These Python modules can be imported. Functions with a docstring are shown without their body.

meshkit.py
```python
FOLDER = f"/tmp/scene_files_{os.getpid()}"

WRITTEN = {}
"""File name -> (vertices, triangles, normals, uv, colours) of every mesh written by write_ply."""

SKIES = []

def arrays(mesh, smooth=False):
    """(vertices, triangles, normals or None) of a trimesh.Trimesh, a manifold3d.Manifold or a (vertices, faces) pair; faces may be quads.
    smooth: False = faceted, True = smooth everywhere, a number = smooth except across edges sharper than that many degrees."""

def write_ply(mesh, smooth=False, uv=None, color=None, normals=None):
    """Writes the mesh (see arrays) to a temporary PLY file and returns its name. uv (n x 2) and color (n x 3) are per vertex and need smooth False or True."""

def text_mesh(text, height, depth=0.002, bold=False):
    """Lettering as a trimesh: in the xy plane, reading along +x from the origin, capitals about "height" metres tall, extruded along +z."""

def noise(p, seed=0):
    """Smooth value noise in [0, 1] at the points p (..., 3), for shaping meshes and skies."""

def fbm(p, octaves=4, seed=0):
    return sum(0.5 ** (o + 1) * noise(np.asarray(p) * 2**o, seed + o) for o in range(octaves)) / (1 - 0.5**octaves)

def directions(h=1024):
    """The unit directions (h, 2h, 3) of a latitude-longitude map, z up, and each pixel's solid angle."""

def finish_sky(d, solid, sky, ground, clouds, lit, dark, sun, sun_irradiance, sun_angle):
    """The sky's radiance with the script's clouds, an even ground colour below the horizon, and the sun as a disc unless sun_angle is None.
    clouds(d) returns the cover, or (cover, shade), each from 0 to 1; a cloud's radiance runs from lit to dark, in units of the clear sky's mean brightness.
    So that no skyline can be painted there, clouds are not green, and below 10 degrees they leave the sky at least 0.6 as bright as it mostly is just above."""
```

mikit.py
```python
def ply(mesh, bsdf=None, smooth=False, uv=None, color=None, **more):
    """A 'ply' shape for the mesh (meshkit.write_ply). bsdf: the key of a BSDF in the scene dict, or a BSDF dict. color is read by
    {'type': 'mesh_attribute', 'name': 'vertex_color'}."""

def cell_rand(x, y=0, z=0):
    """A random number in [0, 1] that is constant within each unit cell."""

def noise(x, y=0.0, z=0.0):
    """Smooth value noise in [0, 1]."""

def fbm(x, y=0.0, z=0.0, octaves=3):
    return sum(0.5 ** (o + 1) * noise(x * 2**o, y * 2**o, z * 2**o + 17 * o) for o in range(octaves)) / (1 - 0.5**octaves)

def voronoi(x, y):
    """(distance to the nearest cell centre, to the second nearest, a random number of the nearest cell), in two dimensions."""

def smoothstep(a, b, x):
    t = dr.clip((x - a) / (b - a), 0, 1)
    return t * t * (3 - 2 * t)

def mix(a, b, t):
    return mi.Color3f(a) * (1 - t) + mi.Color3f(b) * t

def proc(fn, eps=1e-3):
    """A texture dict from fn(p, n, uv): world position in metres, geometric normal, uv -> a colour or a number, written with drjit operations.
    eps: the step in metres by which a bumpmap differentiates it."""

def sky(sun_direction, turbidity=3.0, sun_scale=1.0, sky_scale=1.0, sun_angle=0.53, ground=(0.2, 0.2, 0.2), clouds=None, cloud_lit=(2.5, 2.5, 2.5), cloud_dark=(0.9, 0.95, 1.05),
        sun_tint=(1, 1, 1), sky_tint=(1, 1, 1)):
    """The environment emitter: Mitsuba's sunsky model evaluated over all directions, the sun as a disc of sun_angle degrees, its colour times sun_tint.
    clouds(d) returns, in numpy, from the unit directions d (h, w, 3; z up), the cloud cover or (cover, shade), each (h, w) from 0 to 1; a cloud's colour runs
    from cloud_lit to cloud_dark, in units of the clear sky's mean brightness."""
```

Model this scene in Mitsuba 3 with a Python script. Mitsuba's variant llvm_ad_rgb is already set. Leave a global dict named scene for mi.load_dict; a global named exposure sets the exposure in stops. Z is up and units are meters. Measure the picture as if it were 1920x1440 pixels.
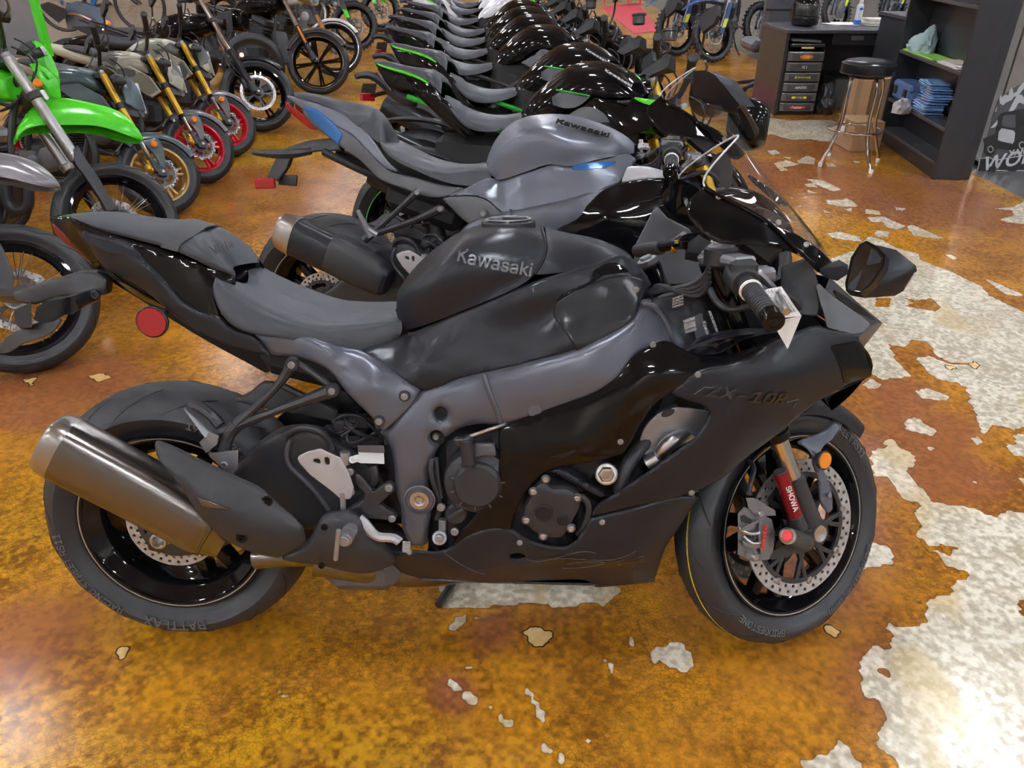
import math, random, numpy as np, trimesh, mitsuba as mi, drjit as dr, mikit, meshkit, shapely, manifold3d
from shapely.geometry import Polygon, LineString
from scipy.interpolate import CubicSpline, RBFInterpolator
from scipy.spatial import Delaunay
T4 = mi.ScalarTransform4f
A = np.array
# ------------------------------------------------------------------ camera, light, exposure
FPX, PITCH, ROLL, CAMH = 1440.0, 0.52925, 0.00758, 1.52276
CO = A([0, 0, CAMH]); FW = A([0, math.cos(PITCH), -math.sin(PITCH)])
_u = A([0, math.sin(PITCH), math.cos(PITCH)])
RT = math.cos(ROLL) * A([1.0, 0, 0]) + math.sin(ROLL) * _u
UP = -math.sin(ROLL) * A([1.0, 0, 0]) + math.cos(ROLL) * _u
exposure = 0.18
scene = {'type': 'scene'}
labels = {}
scene['camera'] = {'type': 'perspective', 'fov': 2 * math.degrees(math.atan(960 / FPX)), 'fov_axis': 'x', 'near_clip': 0.05, 'far_clip': 100.0,
                   'to_world': T4().look_at(origin=CO.tolist(), target=(CO + FW).tolist(), up=UP.tolist())}
LAMP, AMB = 168.0, 0.1
scene['ambient'] = {'type': 'constant', 'radiance': {'type': 'rgb', 'value': [AMB, AMB, AMB * 1.05]}}


# ------------------------------------------------------------------ helpers: pixels of the photograph to places in the room
def ray(px, py):
    return FW + (px - 960) / FPX * RT - (py - 720) / FPX * UP


def at_z(px, py, z=0.0):
    d = ray(px, py); return CO + d * (z - CAMH) / d[2]


def at_y(px, py, y):
    d = ray(px, py); return CO + d * y / d[1]


def at_x(px, py, x):
    d = ray(px, py); return CO + d * x / d[0]


def rotm(axis, a):
    axis = A(axis, float); axis = axis / np.linalg.norm(axis)
    K = A([[0, -axis[2], axis[1]], [axis[2], 0, -axis[0]], [-axis[1], axis[0], 0]])
    return np.eye(3) + math.sin(a) * K + (1 - math.cos(a)) * K @ K


class Pose:
    """Where a thing stands: x forward, y left, z up in its own frame; lean > 0 leans to its left."""
    def __init__(s, x, y, yaw=0.0, lean=0.0, z=0.0, k=1.0):
        s.o = A([x, y, z], float); s.k = k; s.R = rotm([0, 0, 1], yaw) @ rotm([1, 0, 0], -lean)

    def M(s):
        m = np.eye(4); m[:3, :3] = s.R * s.k; m[:3, 3] = s.o; return T4(m.tolist())

    def P(s, px, py, w):                     # own-frame point seen at the pixel, w to the right of the middle plane
        a = (CO - s.o) @ s.R / s.k; b = ray(px, py) @ s.R / s.k
        return a + b * (-w - a[1]) / b[1]

    def PX(s, px, py, x):                    # on the own-frame plane x = const
        a = (CO - s.o) @ s.R / s.k; b = ray(px, py) @ s.R / s.k
        return a + b * (x - a[0]) / b[0]

    def Z(s, px, py, z):
        a = (CO - s.o) @ s.R / s.k; b = ray(px, py) @ s.R / s.k
        return a + b * (z - a[2]) / b[2]

    def pix(s, p):
        d = s.R @ (A(p) * s.k) + s.o - CO; z = d @ FW
        return round(960 + FPX * (d @ RT) / z, 1), round(720 - FPX * (d @ UP) / z, 1)


ID = Pose(0, 0)


# ------------------------------------------------------------------ helpers: meshes
def cat(*ms):
    ms = [m for g in ms for m in (g if isinstance(g, (list, tuple)) else [g])]
    return trimesh.util.concatenate(ms)


def tm(v, f):
    return trimesh.Trimesh(A(v, float), A(f, int), process=False)


def move(m, R=None, t=(0, 0, 0)):
    m = m.copy(); v = A(m.vertices)
    if R is not None: v = v @ A(R).T
    m.vertices = v + A(t); return m


def mirror(m):
    m = m.copy(); v = A(m.vertices); v[:, 1] *= -1; m.vertices = v; m.faces = A(m.faces)[:, ::-1]; return m


def frame(d):
    d = A(d, float); d = d / np.linalg.norm(d)
    h = A([0, 0, 1.0]) if abs(d[2]) < 0.9 else A([1.0, 0, 0])
    u = np.cross(h, d); u /= np.linalg.norm(u); return np.stack([u, np.cross(d, u), d], 1)


def spline(pts, n):
    pts = A(pts, float)
    if len(pts) == 2: return pts[0] + (pts[1] - pts[0]) * np.linspace(0, 1, n)[:, None]
    t = np.r_[0, np.cumsum(np.linalg.norm(np.diff(pts, axis=0), axis=1))]
    return CubicSpline(t, pts)(np.linspace(0, t[-1], n))


def tube(pts, r, n=8, m=None, smooth=True):
    P = spline(pts, m or (2 if len(pts) == 2 else 6 * len(pts))) if smooth else A(pts, float)
    k = len(P); rr = np.interp(np.linspace(0, 1, k), np.linspace(0, 1, len(r)), r) if np.ndim(r) else np.full(k, r)
    tg = np.gradient(P, axis=0); tg /= np.linalg.norm(tg, axis=1)[:, None]
    F = frame(tg[0]); u = F[:, 0]; a = np.linspace(0, 2 * np.pi, n, endpoint=False); V = []
    for i in range(k):
        u = u - tg[i] * (u @ tg[i]); u /= np.linalg.norm(u); w = np.cross(tg[i], u)
        V.append(P[i] + rr[i] * (np.cos(a)[:, None] * u + np.sin(a)[:, None] * w))
    V = np.concatenate(V + [P[:1], P[-1:]]); f = []
    for i in range(k - 1):
        for j in range(n):
            j2 = (j + 1) % n; p, q, s, t = i * n + j, i * n + j2, (i + 1) * n + j2, (i + 1) * n + j
            f += [[p, q, s], [p, s, t]]
    for j in range(n):
        j2 = (j + 1) % n; f += [[k * n, j2, j], [k * n + 1, (k - 1) * n + j, (k - 1) * n + j2]]
    return tm(V, f)


def lathe(prof, n=32, o=(0, 0, 0), d=(0, -1, 0), closed=False):
    """prof: (radius, position along d) pairs, revolved about the axis d through o."""
    prof = A(prof, float); k = len(prof); F = frame(d); a = np.linspace(0, 2 * np.pi, n, endpoint=False)
    V = (prof[:, None, 0, None] * (np.cos(a)[None, :, None] * F[:, 0] + np.sin(a)[None, :, None] * F[:, 1]) + prof[:, None, 1, None] * F[:, 2]).reshape(-1, 3) + A(o)
    i, j = np.meshgrid(np.arange(k if closed else k - 1), np.arange(n), indexing='ij'); i, j = i.ravel(), j.ravel(); i2, j2 = (i + 1) % k, (j + 1) % n
    f = np.concatenate([np.stack([i * n + j, i * n + j2, i2 * n + j2], 1), np.stack([i * n + j, i2 * n + j2, i2 * n + j], 1)])
    return tm(V, f)


def cyl(p0, p1, r0, r1=None, n=16, ch=0.0):
    p0, p1 = A(p0, float), A(p1, float); L = np.linalg.norm(p1 - p0); r1 = r0 if r1 is None else r1; c = ch or min(r0, r1, L) * 0.12
    return lathe([(0, 0), (r0 - c, 0), (r0, c), (r1, L - c), (r1 - c, L), (0, L)], n, p0, p1 - p0)


def bolt(p, d, r, h=None, n=10):
    h = h or r * 0.8; p = A(p, float)
    return lathe([(0, 0), (r, 0), (r, h * .7), (r * .8, h), (r * .5, h), (r * .45, h * .6), (0, h * .6)], n, p, d)


def hull(pts):
    return trimesh.convex.convex_hull(A(pts, float))


def rbox(c, s, R=None, ch=None):
    s = A(s, float) / 2; ch = min(s) * 0.25 if ch is None else ch; P = []
    for sx in (-1, 1):
        for sy in (-1, 1):
            for sz in (-1, 1):
                g = A([sx, sy, sz])
                for k in range(3):
                    q = s.copy(); q[[i for i in range(3) if i != k]] -= ch; P.append(g * q)
    P = A(P)
    if R is not None: P = P @ A(R).T
    return hull(P + A(c))


def box(x0, x1, y0, y1, z0, z1, ch=0.003):
    return rbox([(x0 + x1) / 2, (y0 + y1) / 2, (z0 + z1) / 2], [abs(x1 - x0), abs(y1 - y0), abs(z1 - z0)], None, ch)


def smooth_line(p, closed=True, corner=48, step=0.008):
    """Polyline (n, k) -> dense curve through it, round except at corners."""
    p = A(p, float); n = len(p); out = []
    def tan(i):
        if not closed and i in (0, n - 1): return None
        a, b = p[i] - p[i - 1], p[(i + 1) % n] - p[i]
        c = (a[:2] @ b[:2]) / (np.linalg.norm(a[:2]) * np.linalg.norm(b[:2]) + 1e-12)
        if c < math.cos(math.radians(corner)): return None
        la, lb = np.linalg.norm(a), np.linalg.norm(b); t = a / la * lb + b / lb * la
        return t / (np.linalg.norm(t) + 1e-12)
    for i in range(n if closed else n - 1):
        a, b = p[i], p[(i + 1) % n]; L = np.linalg.norm(b - a); ta, tb = tan(i), tan((i + 1) % n)
        ta = (b - a) if ta is None else ta * L; tb = (b - a) if tb is None else tb * L
        m = max(2, int(L / step)); t = (np.arange(m) / m)[:, None]
        out.append((2 * t**3 - 3 * t**2 + 1) * a + (t**3 - 2 * t**2 + t) * ta + (-2 * t**3 + 3 * t**2) * b + (t**3 - t**2) * tb)
    return np.concatenate(out + ([] if closed else [p[-1:]]))


def panel(pts, thick=0.006, bev=0.004, inner=(), holes=(), rnd=0.003, step=0.012, corner=48, curve=True, flat=False):
    """A moulded sheet. pts: own-frame (x, y, z) outline; inner: further (x, y, z) it passes through; holes: outlines. Seen along y, right side (y < 0) out.
    Returns (mesh, fy) with fy(x, z) the outer face's y."""
    pts = A(pts, float); C = np.concatenate([pts] + ([A(inner, float)] if len(inner) else []))
    o = smooth_line(pts[:, [0, 2, 1]], True, corner) if curve else pts[:, [0, 2, 1]]
    poly = Polygon(o[:, :2], [smooth_line(A(h, float)[:, [0, 2]], True, corner) for h in holes]).buffer(0)
    if rnd:
        p2 = poly.buffer(-rnd).buffer(2 * rnd).buffer(-rnd); poly = p2 if p2.area > .93 * poly.area else poly
    if poly.geom_type != 'Polygon': poly = max(poly.geoms, key=lambda g: g.area)
    if flat or len(C) < 4:
        G = np.linalg.lstsq(np.c_[C[:, [0, 2]], np.ones(len(C))], C[:, 1], rcond=None)[0]; fy = lambda q: A(q)[:, :2] @ G[:2] + G[2]
    else:
        _, ui = np.unique(np.round(C[:, [0, 2]], 4), axis=0, return_index=True); C = C[ui]
        rb = RBFInterpolator(C[:, [0, 2]], C[:, 1], kernel='thin_plate_spline', smoothing=1e-6, degree=1); fy = lambda q: rb(A(q)[:, :2])
    def ringpts(g, st):
        r = []
        for q in (getattr(g, 'geoms', [g])):
            if q.is_empty: continue
            for l in [q.exterior] + list(q.interiors):
                m = max(8, int(l.length / st)); r.append(A([l.interpolate(t * l.length / m).coords[0] for t in range(m)]))
        return r
    rings = [(0.0, ringpts(poly, step * .6))]
    for d in ((0.3, 1.0) if bev else ()): rings.append((d * bev, ringpts(poly.buffer(-d * bev), step * .7)))
    x0, z0, x1, z1 = poly.bounds; gx, gz = np.meshgrid(np.arange(x0, x1, step), np.arange(z0, z1, step * .87)); gx[1::2] += step / 2
    g = np.c_[gx.ravel(), gz.ravel()]; core = poly.buffer(-bev - step * .45)
    g = g[shapely.contains_xy(core, g[:, 0], g[:, 1])] if not core.is_empty else g[:0]
    Q = np.concatenate([r for _, rs in rings for r in rs] + [g]); nb = sum(len(r) for r in rings[0][1])
    dep = np.concatenate([np.full(len(r), d) for d, rs in rings for r in rs] + [np.full(len(g), bev)])
    tri = Delaunay(Q + np.random.RandomState(1).uniform(-1e-7, 1e-7, Q.shape)).simplices
    cen = Q[tri].mean(1); tri = tri[shapely.contains_xy(poly, cen[:, 0], cen[:, 1])]
    a = Q[tri]; cr = (a[:, 1, 0] - a[:, 0, 0]) * (a[:, 2, 1] - a[:, 0, 1]) - (a[:, 1, 1] - a[:, 0, 1]) * (a[:, 2, 0] - a[:, 0, 0])
    tri = tri[np.abs(cr) > 1e-12]; cr = cr[np.abs(cr) > 1e-12]; tri[cr < 0] = tri[cr < 0][:, ::-1]
    y = fy(Q); e = (bev * (1 - np.sqrt(np.clip(1 - (1 - np.clip(dep / bev, 0, 1))**2, 0, 1)))) if bev else 0 * y
    F = np.c_[Q[:, 0], y + e, Q[:, 1]]; Bk = np.c_[Q[:, 0], y + thick + (e * 0), Q[:, 1]]; n = len(Q)
    f = [tri, tri[:, ::-1] + n]; s = 0
    for r in rings[0][1]:
        i = np.arange(len(r)) + s; j = np.roll(i, -1); s += len(r)
        f += [np.stack([i, i + n, j], 1), np.stack([j, i + n, j + n], 1)]
    return tm(np.concatenate([F, Bk]), np.concatenate(f)), (lambda x, z: float(fy(A([[x, z]]))[0]))


def grid(rows, nu=40, nv=24, both=True, thick=0.0, close=False, lin=False):
    """Surface through rows of own-frame points; row 0 lies on y = 0 when both (the other half is mirrored onto it)."""
    G = A(rows, float); nr, nc = G.shape[:2]
    if lin: nu, nr_ = nc, 0
    if nc > 2 and not lin: t = np.r_[0, np.cumsum(np.linalg.norm(np.diff(G, axis=1), axis=2).mean(0))]; G = CubicSpline(t / t[-1], G, axis=1)(np.linspace(0, 1, nu))
    elif not lin: G = G[:, :1] + (G[:, 1:] - G[:, :1]) * np.linspace(0, 1, nu)[None, :, None]
    if nr > 2 and not lin:
        t = np.r_[0, np.cumsum(np.linalg.norm(np.diff(G, axis=0), axis=2).mean(1))]
        if both:
            H = np.concatenate([G[:0:-1] * A([1, -1, 1]), G]); tt = np.r_[-t[:0:-1], t]; G = CubicSpline(tt / t[-1], H, axis=0)(np.linspace(-1, 1, 2 * nv - 1))
        else: G = CubicSpline(t / t[-1], G, axis=0)(np.linspace(0, 1, nv))
    elif both: G = np.concatenate([G[:0:-1] * A([1, -1, 1]), G])
    return sheet(G, thick, close)


def sheet(G, thick=0.0, close=False):
    """Quads over a grid of points (a closed slab of the given thickness; close: end caps instead)."""
    a, b = G.shape[:2]; I = np.arange(a * b).reshape(a, b)
    q = np.stack([I[:-1, :-1], I[1:, :-1], I[1:, 1:], I[:-1, 1:]], -1).reshape(-1, 4); V = G.reshape(-1, 3)
    f = np.concatenate([q[:, [0, 1, 2]], q[:, [0, 2, 3]]])
    if thick:
        m = tm(V, f); N = A(m.vertex_normals); n = len(V)
        e = np.concatenate([I[0], I[1:, -1], I[-1, -2::-1], I[-2:0:-1, 0]]); e2 = np.roll(e, -1)
        return tm(np.concatenate([V, V - N * thick]), np.concatenate([f, f[:, ::-1] + n, np.stack([e, e2, e2 + n], 1), np.stack([e, e2 + n, e + n], 1)]))
    if close:
        n = len(V); V = np.concatenate([V, G[:, 0].mean(0)[None], G[:, -1].mean(0)[None]])
        ex = []
        for k, c in ((0, n), (b - 1, n + 1)):
            i = np.r_[I[:, k], I[0, k]]; ex.append(np.stack([i[:-1], i[1:], np.full(a, c)], 1))
        i, j = I[-1], I[0]; ex += [np.stack([i[:-1], j[:-1], j[1:]], 1), np.stack([i[:-1], j[1:], i[1:]], 1)]
        f = np.concatenate([f] + ex)
    return tm(V, f)


def loft(secs, n=24, m=30, cap=True, p=2.4):
    """Body through sections (x, z, half width, half height[, y]) standing across x; rounded-rectangle sections of power p."""
    S = spline_rows(secs, m); a = np.linspace(0, 2 * np.pi, n, endpoint=False); c, s = np.cos(a), np.sin(a)
    cy, cz = np.sign(c) * np.abs(c)**(2 / p), np.sign(s) * np.abs(s)**(2 / p)
    G = np.stack([np.stack([np.full(n, r[0]), r[4] + r[2] * cy, r[1] + r[3] * cz], 1) for r in S], 1)
    return sheet(G, 0, True)


def spline_rows(secs, m):
    S = A([list(s) + [0] * (5 - len(s)) for s in secs], float)
    return CubicSpline(np.arange(len(S)), S)(np.linspace(0, len(S) - 1, m)) if len(S) > 2 else S[0] + (S[1] - S[0]) * np.linspace(0, 1, m)[:, None]


def text_on(txt, h, o, ux, uy, depth=0.0008, bold=False, bend=None, stretch=1.0, skew=0.0):
    """Lettering whose left foot is at o, running along ux with letter tops towards uy."""
    m = meshkit.text_mesh(txt, h, depth, bold); v = A(m.vertices); ux = A(ux, float) / np.linalg.norm(ux); uy = A(uy, float)
    uy = uy - ux * (uy @ ux); uy /= np.linalg.norm(uy); nn = np.cross(ux, uy); x = v[:, 0] * stretch + v[:, 1] * skew
    q = A(o) + x[:, None] * ux + v[:, 1:2] * uy
    if bend is None: q = q + v[:, 2:3] * nn
    else: q = A([[a[0], bend(a[0], a[2]) - 0.0006 - z, a[2]] for a, z in zip(q, v[:, 2])])
    m.vertices = q; return m


# ------------------------------------------------------------------ helpers: things and parts
def numbered(name, taken):
    if name not in taken: return name
    k = 1
    while f'{name}_{k:03d}' in taken: k += 1
    return f'{name}_{k:03d}'


class B:
    """Parts of one thing in its own frame; put() stands a copy of it in the scene."""
    def __init__(s): s.p = {}

    def add(s, name, mesh, mat, smooth=35, label=None, under=None, kind=None):
        name = numbered((under + '__' if under else '') + name, s.p)
        s.p[name] = (mikit.ply(mesh, mat, smooth), label, kind); return name

    def put(s, name, pose, label, cat_, group=None, mats={}, skip=(), labs={}):
        key = numbered(name, labels); labels[key] = {'label': label, 'category': cat_}
        if group: labels[key]['group'] = group
        for n, (d, lb, kd) in s.p.items():
            if any(n.split('__')[0].startswith(k) for k in skip): continue
            d = dict(d); d['to_world'] = pose.M()
            r = d['bsdf'].get('id'); d['bsdf'] = {'type': 'ref', 'id': mats.get(n, mats.get(r, r))}
            scene[f'{key}__{n}'] = d
            lb = labs.get(n, lb); q = {}
            if lb: q['label'] = lb
            if kd: q['kind'] = kd
            if q: labels[f'{key}__{n}'] = q
        return key


def struct(key, mesh, mat, smooth=False, **more):
    scene[key] = {**mikit.ply(mesh, mat, smooth), **more}
    if '__' not in key: labels[key] = {'kind': 'structure', 'label': key.replace('_', ' '), 'category': key.split('_')[0]}


def one(name, mesh, mat, label, cat_, group=None, smooth=35, pose=ID):
    b = B(); key = numbered(name, labels); scene[key] = {**mikit.ply(mesh, mat, smooth), 'to_world': pose.M()}
    labels[key] = {'label': label, 'category': cat_}
    if group: labels[key]['group'] = group
    return key


# ------------------------------------------------------------------ materials
def rgb(c): return {'type': 'rgb', 'value': [float(x) for x in ((c,) * 3 if np.ndim(c) == 0 else c)]}


def mat(key, c, rough=0.5, metal=0.0, spec=0.5, coat=0.0, cg=0.9, bump=None, bscale=1.0):
    m = {'type': 'principled', 'base_color': c if isinstance(c, dict) else rgb(c), 'roughness': rough, 'metallic': metal, 'specular': spec, 'clearcoat': coat, 'clearcoat_gloss': cg}
    if bump: m = {'type': 'bumpmap', 'arbitrary': mikit.proc(bump), 'scale': bscale, 'nested': m}
    scene[key] = {'type': 'twosided', 'nested': m}
    return key


def cond(key, c, alpha):
    scene[key] = {'type': 'twosided', 'nested': {'type': 'roughconductor', 'material': 'none', 'specular_reflectance': rgb(c), 'alpha': alpha, 'distribution': 'ggx'}}


mat('matte_black', (.006, .0066, .0085), .3, 0, .27)
mat('satin_black', (.006, .006, .007), .26, 0, .28)
mat('gloss_black', (.0018, .0018, .0022), .045, 0, .26)
mat('plastic', (.011, .011, .012), .45, 0, .35)
mat('rubber', (.011, .011, .012), .5, 0, .35)
mat('rubber_grey', (.04, .042, .045), .5, 0, .5)
mat('vinyl', (.021, .0225, .026), .44, 0, .32)
mat('strap', (.018, .018, .02), .6)
mat('frame_grey', (.085, .09, .108), .36, .65, .5)
mat('caliper_grey', (.17, .17, .175), .34, .8)
mat('disc_steel', (.36, .36, .365), .36, .55)
mat('mirror_dark', (.10, .10, .105), .03, 1)
mat('engine_black', (.010, .010, .011), .36, 0, .4)
mat('engine_grey', (.07, .07, .075), .4, .6)
mat('alu', (.55, .56, .58), .3, 1)
mat('alu_dull', (.30, .31, .33), .42, .9)
mat('steel', (.42, .41, .40), .28, 1)
mat('chrome', (.72, .72, .73), .08, 1)
mat('titan', (.17, .16, .15), .25, 1)
mat('satin_alu', (.36, .365, .38), .38, .45)
mat('gold', (.80, .46, .05), .3, .9)
mat('gold_rim', (.50, .33, .12), .3, .85)
mat('red_rim', (.52, .012, .025), .25, .55, .5, .6)
mat('red_anod', (.20, .012, .016), .25, .6)
mat('green', (.06, .50, .015), .22, 0, .5, .5)
mat('green_metal', (.03, .36, .04), .22, .5, .5, .5)
mat('red_lens', (.20, .003, .006), .12, 0, .5, .5)
mat('red_smoke', (.07, .002, .004), .1, 0, .5, .5)
mat('amber_lens', (.75, .20, .008), .14, 0, .5, .8)
mat('smoke_lens', (.02, .02, .02), .08, 0, .5, .8)
mat('lens_clear', (.55, .56, .58), .12, .2, .5, .8)
mat('silver_paint', (.115, .125, .15), .34, .55, .5)
mat('silver_light', (.50, .52, .56), .3, .5, .5)
mat('side_grey', (.06, .062, .066), .36, .3)
mat('blue', (.008, .095, .27), .25, .1, .5, .4)
mat('white', (.62, .62, .62), .4)
mat('white_gloss', (.6, .62, .64), .16, 0, .5, .7)
mat('paper', (.72, .72, .70), .7)
mat('decal', (.085, .09, .098), .32, .2)
mat('decal_dark', (.004, .004, .0045), .12, 0, .5, .8)
mat('decal_red', (.75, .03, .03), .4)
mat('decal_ink', (.02, .02, .025), .6)
mat('yellow', (.62, .46, .02), .5)
mat('weld', (.05, .05, .055), .35, .4)
mat('stripe', (.22, .20, .18), .4, .3)
mat('inside', (.005, .005, .005), .7, 0, .3)
scene['screen'] = {'type': 'thindielectric', 'int_ior': 1.49}
scene['fluid'] = {'type': 'twosided', 'nested': {'type': 'principled', 'base_color': rgb((.52, .58, .62)), 'roughness': .3}}
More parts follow.
